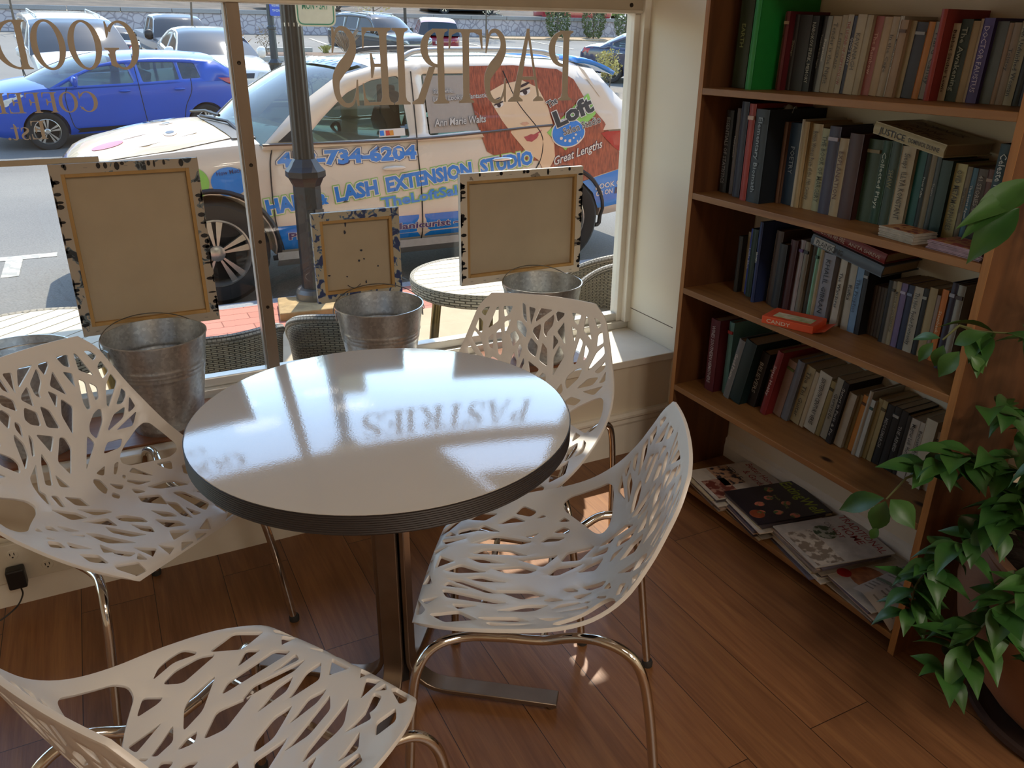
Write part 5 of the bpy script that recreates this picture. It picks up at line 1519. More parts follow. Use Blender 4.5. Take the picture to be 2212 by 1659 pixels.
class Car:
    """x from the front bumper back, -y the car's own left side, z up from the road"""
    def __init__(s, name, loc, rz, label, paint, S, roofline, i0, i1, belt_hw, roof_hw, wheels, wr, windows, tilt=True, cat='car', group=None, clear=False, rear_bulge=.10, screen_bulge=.28, simple=False, open_top=False):
        m = (TILT if tilt else Matrix.Identity(4)) @ Matrix.Rotation(rz, 4, 'Z')
        s.r = root(name, loc, 0, label, cat, group, m.to_euler())
        s.hw_, s.z0_, s.z1_, s.cr_ = (smooth_tab(S, k) for k in (1, 2, 3, 4))
        s.roof, s.i0, s.i1, s.bh, s.rh = roofline, i0, i1, belt_hw, roof_hw
        s.paint = paint
        s.L = S[-1][0]
        s.glass = CGLASS if clear else DGLASS
        b = s.body_mb().build('body', paint, s.r, 38)
        cut = MB()
        for x in wheels:
            for sd in (-1, 1):
                c = MB().lathe([(0, -.22), (wr * 1.10, -.22), (wr * 1.10, .3), (0, .3)], (0, 0, 0), 28)
                hw = interp(s.hw_, x)
                c.xf(Matrix.Translation((x, sd * hw, wr)) @ Matrix.Rotation(-sd * pi / 2, 4, 'X'))
                cut.add(c.v, c.f)
        co = cut.build('wheel_well_cut', DARKP)
        bm_ = b.modifiers.new('wells', 'BOOLEAN'); bm_.object = co; bm_.operation = 'DIFFERENCE'; bm_.solver = 'EXACT'
        co.matrix_world = Matrix.Identity(4); b_par = b.parent; b.parent = None
        bpy.context.view_layer.update()
        smooth_eval(b)
        b.parent = b_par
        b.data.shade_smooth(); b.data.set_sharp_from_angle(angle=radians(38))
        bpy.data.objects.remove(co)
        s.wheels(wheels, wr, simple)
        if not open_top:
            s.cabin(windows, screen_bulge, rear_bulge)
    def ring(s, x):
        hw, z0, z1, cr = (interp(t, x) for t in (s.hw_, s.z0_, s.z1_, s.cr_))
        half = [(hw * f, z0 + (z1 - z0) * t) for t, f in FT] + [(hw * .80, z1 + cr * .45), (hw * .5, z1 + cr * .85), (hw * .2, z1 + cr)]
        return [(x, y, z) for y, z in half] + [(x, -y, z) for y, z in reversed(half)]
    def body_mb(s):
        n = 46
        xs = [s.L * (.5 - .5 * cos(pi * i / n)) for i in range(n + 1)]
        R = [s.ring(x) for x in xs]
        k = len(R[0])
        fs = [(i * k + j, (i + 1) * k + j, (i + 1) * k + (j + 1) % k, i * k + (j + 1) % k) for i in range(n) for j in range(k)]
        fs += [tuple(range(k)), tuple(n * k + j for j in range(k - 1, -1, -1))]
        return MB().add([p for r_ in R for p in r_], fs)
    def zroof(s, x):
        return interp(s.roof, x)
    def y_green(s, x, z):
        zb, zt = s.roof[0][1], max(p[1] for p in s.roof)
        t = max(0, min(1, (z - zb) / (zt - zb)))
        return s.bh + (s.rh - s.bh) * t ** 1.15
    def y_side(s, x, z):
        """half-width of the outer surface at (x, z)"""
        hw, z0, z1 = (interp(t, x) for t in (s.hw_, s.z0_, s.z1_))
        yb = hw * interp(FT, (z - z0) / (z1 - z0)) if z <= z1 else 0
        inx = s.roof[0][0] <= x <= s.roof[-1][0]
        return max(yb, s.y_green(x, z)) if inx and z > s.roof[0][1] - .06 else (yb or hw * .945)
    def z_top(s, x, y):
        hw, z1, cr = (interp(t, x) for t in (s.hw_, s.z1_, s.cr_))
        return z1 + cr * interp([(0, 1), (.2, 1), (.5, .85), (.8, .45), (.945, 0)], abs(y) / hw)
    def cabin(s, windows, sb, rb):
        out = [(x, z) for x, z in s.roof]
        belt = [(s.roof[-1][0] + (s.roof[0][0] - s.roof[-1][0]) * i / 10, s.roof[-1][1] - .03 + (s.roof[0][1] - s.roof[-1][1]) * i / 10) for i in range(11)]
        poly = out + belt
        holes = [round_poly(w_, .03, 3) for w_ in windows]
        for sd in (-1, 1):
            pts, tr = plate(poly, holes, .16)
            m = MB().add([(x, sd * s.y_green(x, z), z) for x, z in pts], tr if sd > 0 else [tuple(reversed(t)) for t in tr])
            m.f = [tuple(reversed(f)) for f in m.f]
            o = m.build('window_frame', s.paint, s.r, 40)
            so = o.modifiers.new('thickness', 'SOLIDIFY'); so.thickness = .03; so.offset = -1
            for h in holes:
                g = MB().add([(x, sd * (s.y_green(x, z) - .012), z) for x, z in h], [list(range(len(h)))])
                g.build('side_window', s.glass, s.r)
        # roof
        xr = [p for p in s.roof[s.i0:s.i1 + 1]]
        def rf(u, v):
            x = xr[0][0] + (xr[-1][0] - xr[0][0]) * v
            a = u * 2 - 1
            front = -.16 * (1 - a * a) * max(0, 1 - v * 4)
            back = .08 * (1 - a * a) * max(0, v * 4 - 3)
            z = interp(xr, x)
            return (x + front + back, a * s.y_green(x, z), z + .05 * (1 - a ** 4) )
        MB().grid(rf, 20, 24).build('roof', s.paint, s.r, 60)
        A = s.roof[:s.i0 + 1]; D = s.roof[s.i1:]
        def ws(u, v):
            a = u * 2 - 1
            k = v * (len(A) - 1); i = min(len(A) - 2, int(k)); f = k - i
            x, z = A[i][0] * (1 - f) + A[i + 1][0] * f, A[i][1] * (1 - f) + A[i + 1][1] * f
            bul = sb * (1 - v) + .16 * v
            return (x - bul * (1 - a * a), a * (s.y_green(x, z) - .004), z + (.05 * (1 - a ** 4)) * v + .03 * (1 - v) * (1 - a * a))
        MB().grid(ws, 16, 10).build('windshield', s.glass, s.r, 60)
        def rwn(u, v):
            a = u * 2 - 1
            k = v * (len(D) - 1); i = min(len(D) - 2, int(k)); f = k - i
            x, z = D[i][0] * (1 - f) + D[i + 1][0] * f, D[i][1] * (1 - f) + D[i + 1][1] * f
            return (x + .08 * (1 - a * a) * (1 - v) + rb * v * (1 - a * a), a * (s.y_green(x, z) - .004), z + .05 * (1 - a ** 4) * (1 - v))
        MB().grid(rwn, 16, 8).build('rear_window', s.glass, s.r, 60)
    def wheels(s, xs, wr, simple, spokes=5):
        for x in xs:
            hw = interp(s.hw_, x)
            for sd in (-1, 1):
                c = Matrix.Translation((x, sd * (hw - .115), wr)) @ Matrix.Rotation(-sd * pi / 2, 4, 'X')
                k = wr
                t = MB().lathe([(k * .63, .095), (k * .70, .112), (k * .90, .115), (k * .985, .085), (k, .05), (k, -.08), (k * .97, -.11), (k * .63, -.11)], (0, 0, 0), 40).xf(c).build('wheel', TYRE, s.r, 40)
                rm = MB()
                rm.lathe([(k * .64, .100), (k * .61, .104), (k * .575, .07), (k * .56, -.08)], (0, 0, 0), 40)
                n = spokes
                for i in range(n):
                    a0 = 2 * pi * i / n + .3
                    for dw in ((-.20, .20),) if simple else ((-.27, -.07), (.07, .27)):
                        P = [(k * .13, a0 + dw[0] * 1.3), (k * .13, a0 + dw[1] * 1.3), (k * .6, a0 + dw[1]), (k * .6, a0 + dw[0])]
                        P = [(r_ * cos(a), r_ * sin(a)) for r_, a in P]
                        rm.prism(P, lambda a, b: (a, b, .055), lambda a, b: (a, b, .088))
                rm.lathe([(0, .10), (k * .10, .10), (k * .15, .09), (k * .16, .05)], (0, 0, 0), 20)
                rm.xf(c).build('alloy_rim', ALLOY, t, 30)
                MB().lathe([(0, .02), (k * .58, .02), (k * .60, -.09), (0, -.09)], (0, 0, 0), 24).xf(c).build('spoke_shade_disc', M('wheel_shadow', '17171a', .7), t, 30)  # near-black disc stands in for the shade behind the spokes
    def on_side(s, x, z, sd=-1, lift=.004):
        return (x, sd * (s.y_side(x, z) + lift), z)
    def decal(s, name, P, mat, parent=None, lift=.004, step=.06, sd=-1, holes=()):
        pts, tr = plate(P, list(holes), step)
        return MB().add([s.on_side(x, z, sd, lift) for x, z in pts], tr if sd < 0 else [tuple(reversed(t)) for t in tr]).build(name, mat, parent or s.r, 60)
    def text(s, name, body, p0, p1, h, mat, lift=.008, bold=.01, shear=0.0, res=2, outline=None):
        """lettering along p0-p1 on the car's left side"""
        p0, p1 = Vector(p0), Vector(p1)
        d = (p1 - p0); W_ = d.length; d.normalize(); nrm = Vector((-d.y, d.x))
        def put(b_, l_, extra, mm, nm):
            m = MB()
            pts, fcs = text2d(body, b_, shear, res)
            base, _ = text2d(body, bold, shear, res)
            x0, x1 = min(p[0] for p in base), max(p[0] for p in base)
            k = W_ / (x1 - x0)
            q = []
            for a, b in pts:
                w_ = p0 + d * ((a - x0) * k) + nrm * (b * h)
                q.append(s.on_side(w_.x, w_.y, -1, l_))
            m.add(q, fcs)
            return m.build(nm, mm, s.r)
        if outline:
            for j, (ob, om) in enumerate(outline):
                put(bold + ob, lift - .0016 * (j + 1), 0, om, name + '_outline')
        return put(bold, lift, 0, mat, name)
    def part_side(s, name, P, mat, sd=-1, lift=.006, parent=None):
        return s.decal(name, P, mat, parent, lift, .1, sd)
    def seats(s, x, y, zb):
        m = MB()
        m.box(x, x + .5, y - .25, y + .25, zb, zb + .18)
        m.add([(x + .42, y - .24, zb + .12), (x + .54, y - .24, zb + .10), (x + .72, y - .2, zb + .72), (x + .62, y - .2, zb + .74), (x + .42, y + .24, zb + .12), (x + .54, y + .24, zb + .10), (x + .72, y + .2, zb + .72), (x + .62, y + .2, zb + .74)],
              [(0, 1, 2, 3), (7, 6, 5, 4), (0, 4, 5, 1), (1, 5, 6, 2), (2, 6, 7, 3), (3, 7, 4, 0)])
        m.box(x + .63, x + .73, y - .13, y + .13, zb + .76, zb + .93)
        m.build('car_seat', SEATC, s.r, bev=.02)
    def mirror(s, x, z, mat, both=True, size=1.0):
        for sd in ((-1, 1) if both else (-1,)):
            y = s.y_side(x, z)
            m = MB()
            m.lathe([(.0, -.085), (.05, -.08), (.085, -.03), (.09, .04), (.07, .075), (0, .085)], (0, 0, 0), 16, sx=.62, sy=1.15)
            m.xf(Matrix.Translation((x, sd * (y + .12), z + .06)) @ Matrix.Rotation(pi / 2, 4, 'X') @ Matrix.Scale(size, 4))
            m.build('side_mirror', mat, s.r, 40)
    def ends(s, head=True, grille=True, plate_=None, tail=True):
        """lamps, grille, bumpers and plates"""
        L = s.L
        def nose(y, z, lift=.01):     # x of the front surface near (y, z)
            for i in range(80):
                x = i * .012
                hw, z0, z1, cr = (interp(t, x) for t in (s.hw_, s.z0_, s.z1_, s.cr_))
                if abs(y) < hw * .97 and z < s.z_top(x, y) and z > z0 - .02: return x - lift
            return .3
        def stern(y, z, lift=.01):
            for i in range(80):
                x = L - i * .012
                hw, z0 = interp(s.hw_, x), interp(s.z0_, x)
                if abs(y) < hw * .97 and z < s.z_top(x, y) and z > z0 - .02: return x + lift
            return L - .3
        def skin(name, P, mat, fn):
            pts, tr = plate(P, [], .08)
            m = MB().add([(fn(y, z), y, z) for y, z in pts], tr)
            m.build(name, mat, s.r, 60)
        hw = interp(s.hw_, .2); zt = interp(s.z1_, .12); zb = interp(s.z0_, .1)
        if head:
            for sd in (-1, 1):
                P = [(sd * hw * .55, zt - .17), (sd * hw * .93, zt - .10), (sd * hw * .95, zt + .0), (sd * hw * .62, zt - .05)]
                skin('headlight', P, HEADL, nose)
        if grille:
            skin('grille', [(-hw * .48, zt - .16), (hw * .48, zt - .16), (hw * .52, zt - .06), (-hw * .52, zt - .06)], M('grille_mesh', '3a3b3d', .35, metal=.6), nose)
            skin('air_intake', [(-hw * .6, zb + .05), (hw * .6, zb + .05), (hw * .5, zb + .17), (-hw * .5, zb + .17)], DARKP, nose)
        if tail:
            hr = interp(s.hw_, L - .2); zr = interp(s.z1_, L - .12)
            for sd in (-1, 1):
                P = [(sd * hr * .62, zr - .20), (sd * hr * .95, zr - .18), (sd * hr * .95, zr - .03), (sd * hr * .66, zr - .06)]
                skin('taillight', P, REDL, stern)
        s.nose, s.stern = nose, stern
        return skin

# ---------------------------------------------------------------- the lettered SUV at the kerb
SUVP = M('suv_cream_paint', 'd8ccbb', .22, var=.02, vscale=3, coat=1.0)
S_SUV = [(0, .60, .50, .80, .02), (.05, .80, .42, .93, .04), (.22, .91, .34, 1.03, .05), (.6, .965, .30, 1.085, .09), (1.0, .98, .31, 1.115, .11), (1.36, .98, .33, 1.13, .10), (2.5, .98, .34, 1.125, .02), (3.4, .98, .35, 1.17, .0), (4.2, .965, .38, 1.19, 0), (4.65, .93, .43, 1.16, 0), (4.92, .84, .50, 1.05, 0), (5.0, .72, .56, .98, 0)]
R_SUV = [(1.34, 1.12), (1.62, 1.375), (1.93, 1.565), (2.2, 1.635), (2.6, 1.67), (3.3, 1.675), (3.9, 1.645), (4.15, 1.61), (4.3, 1.46), (4.62, 1.16)]
suv = Car('lettered_suv', (-.27, 6.98, ZS), 0, 'cream car covered in blue and green lettering, parked at the kerb outside', SUVP, S_SUV, R_SUV, 3, 7, .965, .80, (.94, 3.80), .385,
          [[(1.62, 1.13), (1.79, 1.29), (2.0, 1.46), (2.2, 1.545), (2.42, 1.575), (2.45, 1.135)], [(2.60, 1.14), (2.60, 1.585), (3.24, 1.585), (3.37, 1.185)], [(3.32, 1.585), (3.66, 1.565), (3.88, 1.43), (3.54, 1.20)]], tilt=False, clear=True)
BLUE = M('wrap_blue', '1a7fdc', .25, var=.04, coat=.8); GREEN = M('wrap_green', '8cc95a', .3, var=.04, coat=.8); WHITE = M('wrap_white', 'ddd8cf', .3, var=.02, coat=.6)
NAVY = M('wrap_navy', '2b2f60', .3, coat=.5); PURP = M('wrap_purple', '5a4674', .35); DGREY = M('wrap_charcoal', '3a3a3c', .35)
HAIRM = M('printed_red_hair', 'b1583a', .3, col2='6e3020', vscale=16, stretch=(6, 1, 1.0), coat=.6)
SKINM = M('printed_skin', 'e2c39f', .3, var=.06, vscale=2, coat=.6)
sv = suv
# blue lower band, split at the door gaps
sv.decal('blue_band', [(1.345, .545), (2.49, .545), (2.51, .36), (1.39, .36)], BLUE)
sv.decal('blue_band', [(2.54, .545), (3.30, .55), (3.36, .42), (3.30, .36), (2.55, .36)], BLUE)
sv.decal('blue_band', [(4.19, .46), (4.12, .60), (4.0, .705), (4.45, .80), (4.9, .86), (4.93, .62), (4.6, .47)], BLUE)
sv.decal('blue_band', [(.16, .50), (.50, .54), (.52, .36), (.35, .37)], BLUE)
# portrait: red hair, face, features
sv.decal('portrait_hair', [(2.96, 1.635), (3.4, 1.64), (3.8, 1.61), (3.95, 1.53), (4.05, 1.36), (4.21, 1.19), (4.40, .90), (4.38, .79), (4.2, .755), (3.97, .70), (3.80, .80), (3.60, .83), (3.565, .905), (3.24, .92), (3.09, 1.0), (3.02, 1.21), (2.985, 1.44)], HAIRM, lift=.004)
sv.decal('portrait_face', [(3.14, 1.44), (3.28, 1.50), (3.46, 1.53), (3.60, 1.47), (3.67, 1.33), (3.70, 1.2), (3.71, 1.05), (3.72, .92), (3.66, .83), (3.60, .84), (3.56, .91), (3.44, .99), (3.33, 1.11), (3.24, 1.23), (3.17, 1.35)], SKINM, lift=.006)
def ell(cx, cz, a, b, rot=0, n=16):
    return [(cx + a * cos(t) * cos(rot) - b * sin(t) * sin(rot), cz + a * cos(t) * sin(rot) + b * sin(t) * cos(rot)) for t in [2 * pi * i / n for i in range(n)]]
EYEW = M('printed_eye_white', 'e6ddd4', .3); IRIS = M('printed_iris', '3a2a2c', .3); LIPM = M('printed_lips', 'b05058', .3, var=.1)
for cx, cz, k in ((3.225, 1.345, .85), (3.475, 1.438, 1.0)):
    sv.decal('portrait_brow', ell(cx, cz + .055 * k, .055 * k, .010 * k, .35), IRIS, lift=.008)
    e_ = sv.decal('portrait_eye', ell(cx, cz, .052 * k, .022 * k, .3), EYEW, lift=.008)
    sv.decal('portrait_iris', ell(cx, cz + .002, .02 * k, .021 * k), IRIS, parent=None, lift=.0095)
    sv.decal('portrait_lash', ell(cx, cz + .018 * k, .056 * k, .008 * k, .3), IRIS, lift=.0098)
sv.decal('portrait_nose', [(3.40, 1.20), (3.44, 1.185), (3.485, 1.20), (3.46, 1.215), (3.42, 1.212)], M('printed_nose_shade', 'cf9f80', .3), lift=.008)
sv.decal('portrait_lips', [(3.425, 1.10), (3.455, 1.066), (3.50, 1.058), (3.545, 1.085), (3.595, 1.15), (3.54, 1.125), (3.515, 1.115), (3.49, 1.12), (3.46, 1.108)], LIPM, lift=.008)
# grey vinyl over the rear door glass, in front of the portrait's edge
sv.decal('window_vinyl', [(2.615, 1.155), (2.615, 1.57), (2.965, 1.57), (2.995, 1.44), (3.03, 1.22), (3.05, 1.165)], M('grey_window_vinyl', 'a69c92', .4, var=.03), lift=-.004)
# lettering
sv.text('lettering', '413-734-6204', (1.43, .972), (2.49, .982), .095, BLUE, bold=.055, outline=[(.05, WHITE), (.075, NAVY)])
T0, T1 = Vector((1.31, .640)), Vector((3.515, .888))
def tline(x): return (x, T0.y + (T1.y - T0.y) * (x - T0.x) / (T1.x - T0.x))
for t_, a, b, h in (('HAIR', 1.32, 1.64, .105), ('&', 1.70, 1.775, .075), ('LASH', 1.835, 2.165, .105), ('EXTENSION', 2.235, 2.955, .105), ('STUDIO', 3.03, 3.51, .105)):
    sv.text('lettering', t_, tline(a), tline(b), h, BLUE, bold=.05, outline=[(.055, WHITE), (.095, GREEN)])
sv.text('lettering', 'TheLoftSalon.com', (2.185, .625), (3.27, .722), .075, BLUE, bold=.035, outline=[(.045, GREEN)])
sv.text('lettering', 'Photographer ~ Manicurist ~ Makeup', (1.46, .44), (3.27, .438), .052, PURP, bold=.025, outline=[(.045, WHITE)])
sv.text('lettering', 'BOOK ONLINE', (4.145, .625), (4.62, .675), .046, WHITE, bold=.018)
sv.text('lettering', 'OR ON', (4.155, .565), (4.33, .584), .044, WHITE, bold=.018)
sv.decal('square_badge', [(4.355, .575), (4.41, .581), (4.41, .636), (4.355, .630)], NAVY, lift=.007)
sv.text('lettering', 'f', (4.375, .582), (4.40, .584), .04, WHITE, bold=.02, lift=.011)
SIL = M('wrap_silver', 'c9c4bd', .3)
sv.text('lettering', 'Stay Awhile...', (2.68, 1.44), (2.86, 1.447), .034, SIL, shear=.25, lift=.006, outline=[(.03, M('wrap_grey_shadow', '77706c', .5))])
sv.text('lettering', 'Leave Looking Fantastic!', (2.67, 1.385), (3.15, 1.408), .036, SIL, shear=.25, lift=.006, outline=[(.03, M('wrap_grey_shadow', '77706c', .5))])
sv.text('lettering', 'Ann Marie Walts', (2.655, 1.205), (3.10, 1.225), .055, SIL, shear=.25, bold=.012, lift=.006, outline=[(.035, M('wrap_grey_shadow', '77706c', .5))])
# studio emblem: green square, blue palette, black letters
sv.decal('emblem_square', [(3.64, 1.125), (3.82, .975), (4.13, 1.26), (4.075, 1.42), (3.93, 1.33)], GREEN, lift=.009)
sv.decal('emblem_palette', ell(3.845, 1.115, .165, .118, .05, 28), WHITE, lift=.0105)
sv.decal('emblem_palette', ell(3.845, 1.115, .155, .108, .05, 28), BLUE, lift=.012)
for cx, cz, a in ((3.775, 1.075, .015), (3.815, 1.055, .013), (3.86, 1.052, .016), (3.895, 1.073, .010), (3.915, 1.10, .011)):
    sv.decal('palette_spot', ell(cx, cz, a, a * .8), WHITE, lift=.0135)
sv.text('lettering', 'The', (3.675, 1.315), (3.765, 1.355), .05, DGREY, bold=.02, lift=.016, outline=[(.06, WHITE)])
sv.text('lettering', 'Loft', (3.735, 1.165), (4.115, 1.29), .12, DGREY, bold=.045, lift=.018, outline=[(.035, WHITE)])
sv.text('lettering', 'Salon Studio', (3.80, 1.098), (4.17, 1.19), .058, DGREY, bold=.0, lift=.018, outline=[(.045, WHITE)])
sv.text('lettering', 'Great Lengths', (3.715, .86), (4.20, .985), .07, WHITE, shear=.4, bold=.01, lift=.010, outline=[(.03, NAVY)])
# blobs on the front wing
sv.decal('green_disc', ell(.845, .895, .105, .105, 0, 24), GREEN, lift=.005)
sv.decal('blue_disc', ell(1.085, .890, .125, .10, 0, 28), BLUE, lift=.007)
sv.text('lettering', 'How Much', (1.005, .935), (1.175, .952), .03, NAVY, bold=.006, lift=.010)
# hood print: blonde portrait, eye and lips, lying on the hood
def hood(name, P, mat, lift=.006, step=.07):
    pts, tr = plate(P, [], step)
    return MB().add([(x, y, sv.z_top(x, y) + lift) for x, y in pts], tr).build(name, mat, sv.r, 60)
hood('hood_print', [(.16, -.80), (.10, -.45), (.08, .2), (.12, .7), (.6, .86), (1.05, .82), (1.12, 0), (1.18, -.55), (1.15, -.82), (.75, -.90), (.4, -.88)], M('printed_blonde_hair', 'd3b98a', .3, col2='a58a5c', vscale=4, stretch=(1, 5, 1), coat=.6))
hood('hood_face', [(.22, -.66), (.16, -.30), (.2, .1), (.6, .25), (.95, .1), (1.02, -.3), (.95, -.62), (.6, -.76)], M('printed_pale_skin', 'dcb28e', .3, var=.05, vscale=3, coat=.6), .009)
hood('hood_lips', ell(.36, -.50, .10, .11, .9), M('printed_red_lips', 'c03848', .3), .012)
for cx, cy in ((.78, -.52), (.80, -.02)):
    hood('hood_eye', ell(cx, cy, .05, .10, .0), M('printed_eye_white', 'e6ddd4', .3), .012)
    hood('hood_iris', ell(cx, cy, .03, .04, .0), IRIS, .014)
hood('hood_nose', ell(.55, -.42, .10, .02, .15), M('printed_nose_shade', 'cf9f80', .3), .012)
hood('hood_blue_print', [(.42, .38), (.5, .62), (.9, .66), (.92, .42)], BLUE, .012)
q = MB(); lettering(q, 'Loft', lambda a, b: (.82 - b, .2 + a * .9, sv.z_top(.82 - b, .2 + a * .9) + .014), width=.42, height=.16, bold=.03); q.build('lettering', DGREY, sv.r)
# windscreen band, roof lettering
q = MB()
def scr(a, b):            # a across, b up the screen 0..1
    A = R_SUV[:4]
    k = b * 3; i = min(2, int(k)); f = k - i
    x, z = A[i][0] * (1 - f) + A[i + 1][0] * f, A[i][1] * (1 - f) + A[i + 1][1] * f
    w_ = sv.y_green(x, z)
    t = a / w_
    bul = .28 * (1 - b) + .16 * b
    return (x - bul * (1 - t * t) - .012, a, z + .05 * (1 - t ** 4) * b + .03 * (1 - b) * (1 - t * t) + .008)
MB().grid(lambda u, v: scr((u * 2 - 1) * .76, .82 + .17 * v), 14, 3).build('sun_band', M('blue_sun_band', '23406e', .2, coat=.5), sv.r, 60)
lettering(q, 'ALLABOUTHAIR', lambda a, b: tuple(Vector(scr(-.70 + a, .97 - b)) + Vector((-.008, 0, .01))), width=1.3, height=.10, bold=.02)
q.build('lettering', WHITE, sv.r)
q = MB()
def rz_(x, y):
    a = y / sv.y_green(x, sv.zroof(x)); return sv.zroof(x) + .05 * (1 - a ** 4) + .008
lettering(q, '413.734.6204', lambda a, b: (2.38 - b, -.6 + a, rz_(2.38 - b, -.6 + a)), width=1.1, height=.15, bold=.0)
q.build('lettering', M('wrap_slate', '5a7890', .3), sv.r)
RB = M('wrap_sky_blue', '5b9cc8', .25, var=.15, vscale=2, coat=.8)
for y0, y1 in ((-.62, -.40), (.34, .60)):
    MB().grid(lambda u, v: (2.55 + 1.5 * v, y0 + (y1 - y0) * u, rz_(2.55 + 1.5 * v, y0 + (y1 - y0) * u) - .002), 4, 14).build('roof_stripe', RB, sv.r, 60)
MB().grid(lambda u, v: (2.66 + .8 * v, -.36 + .64 * u, rz_(2.66 + .8 * v, -.36 + .64 * u) - .003), 8, 8).build('sunroof', DGLASS, sv.r, 60)
# spoiler, rails, mirrors, door seams, handles, lamps
sp = MB()
def spf(u, v):
    a = u * 2 - 1
    x = 4.02 + .36 * v + .05 * (1 - a * a)
    return (x, a * (.77 + .02 * v), 1.655 - .10 * v * v + .03 * (1 - a ** 4))
sp.grid(spf, 14, 6)
o = sp.build('spoiler', BLUE, sv.r, 60); so_ = o.modifiers.new('thickness', 'SOLIDIFY'); so_.thickness = .035
for sd in (-1, 1):
    pth = spline([(2.50, sd * .715, 1.70), (2.66, sd * .70, 1.745), (3.2, sd * .69, 1.755), (3.7, sd * .69, 1.74), (3.88, sd * .70, 1.69)], 6)
    MB().tube(pth, .022, 8).build('roof_rail', M('rail_silver', 'b9bab8', .3, metal=.6) if sd < 0 else M('rail_black', '2a2c30', .4), sv.r, 60)
sv.mirror(1.60, 1.13, SUVP)
SEAM = M('panel_gap', '2a2826', .8)
for P in ([(1.40, 1.09), (1.375, .95), (1.372, .60), (1.42, .36)], [(2.52, 1.60), (2.50, 1.12), (2.515, .78), (2.525, .34)], [(3.30, 1.60), (3.40, 1.36), (3.58, 1.13), (3.60, 1.0), (3.55, .86), (3.40, .70)], [(1.34, 1.125), (2.5, 1.122), (3.5, 1.172), (3.70, 1.18)]):
    pts = spline([(a, b, 0) for a, b in P], 8)
    w_ = .010 if P[0][0] == 1.34 else .005
    m = MB().tube([sv.on_side(p.x, p.y, -1, .004) for p in pts], w_, 5)
    m.build('door_seam' if w_ < .009 else 'belt_moulding', SEAM if w_ < .009 else M('dark_chrome', '5a5652', .3, metal=.7), sv.r)
for x in (2.30, 3.22):
    m = MB().lathe([(0, -.095), (.016, -.07), (.022, 0), (.016, .07), (0, .095)], (0, 0, 0), 10)
    z = .915 if x < 3 else .935
    m.xf(Matrix.Translation((x, -sv.y_side(x, z) - .014, z)) @ Matrix.Rotation(pi / 2, 4, 'Y'))
    m.build('door_handle', SUVP if x < 3 else CHRM, sv.r, 40)
sv.part_side('quarter_gap', [(4.0, 1.64), (4.06, 1.6), (4.2, 1.40), (4.19, 1.39), (4.04, 1.58)], SUVP)
sv.decal('taillight', [(4.17, 1.10), (4.22, 1.112), (4.62, 1.12), (4.70, .94), (4.40, .93), (4.32, .975)], REDL, lift=.006)
sill = MB()
for y_ in (-1,):
    sill.add([(1.36, -.985, .355), (3.34, -.985, .355), (3.34, -1.0, .30), (1.36, -1.0, .30), (1.36, -.93, .24), (3.34, -.93, .24)], [(0, 1, 2, 3), (3, 2, 5, 4)])
sill.build('rocker_panel', M('rocker_silver', '97938c', .35, metal=.4), sv.r)
for x in (.94, 3.80):
    ar = [(x + .45 * cos(a), max(.30, .385 + .45 * sin(a))) for a in [pi * i / 20 for i in range(-3, 24)]]
    MB().tube([sv.on_side(a, b, -1, .0) for a, b in ar], .02, 6).build('wheel_arch_trim', DARKP, sv.r, 60)
sv.ends(tail=False)
stk = sv.decal('card_sticker', [(2.20, 1.145), (2.41, 1.150), (2.41, 1.205), (2.21, 1.20)], WHITE, lift=.004)
for x0, mm in ((2.21, BLUE), (2.255, M('sticker_red', 'c84030', .4)), (2.285, M('sticker_orange', 'd89030', .4))):
    sv.decal('sticker_logo', [(x0, 1.155), (x0 + .032, 1.156), (x0 + .032, 1.192), (x0, 1.191)], mm, lift=.006)
wp = MB().tube([(1.06, -.05, 1.265), (1.20, -.45, 1.25), (1.24, -.72, 1.19)], .012, 5); wp.tube([(1.05, .5, 1.26), (1.12, .1, 1.29), (1.17, -.25, 1.28)], .012, 5)
wp.build('wiper', DARKP, sv.r)
MB().grid(lambda u, v: (1.06 + .17 * v + .10 * (2 * u - 1) ** 2, (u * 2 - 1) * .84, sv.z_top(1.06 + .10 * (2 * u - 1) ** 2, (u * 2 - 1) * .84) + .012), 14, 3).build('cowl', DARKP, sv.r, 60)
for y in (-.42, .42):
    sv.seats(2.05, y, .52)
sv.seats(3.0, -.42, .55); sv.seats(3.0, .42, .55)
MB().prism([(1.42, .95), (1.9, 1.06), (1.95, .98), (1.85, .7), (1.42, .7)], lambda a, b: (a, -.88, b), lambda a, b: (a, .88, b)).build('dashboard', M('pale_dash', '8d938c', .7), sv.r, 40)
stw = MB(); stw.tube([(1.98 + .05 * sin(a), -.42 + .18 * cos(a), 1.04 + .17 * sin(a)) for a in [2 * pi * i / 24 for i in range(24)]], .015, 6, closed=True)
stw.build('steering_wheel', DARKP, sv.r, 60)
for sd in (-1, 1):
    sv.decal('screen_pillar', [(1.45, 1.14), (1.60, 1.25), (1.62, 1.25), (1.62, 1.14)], DARKP, lift=.001, sd=sd)

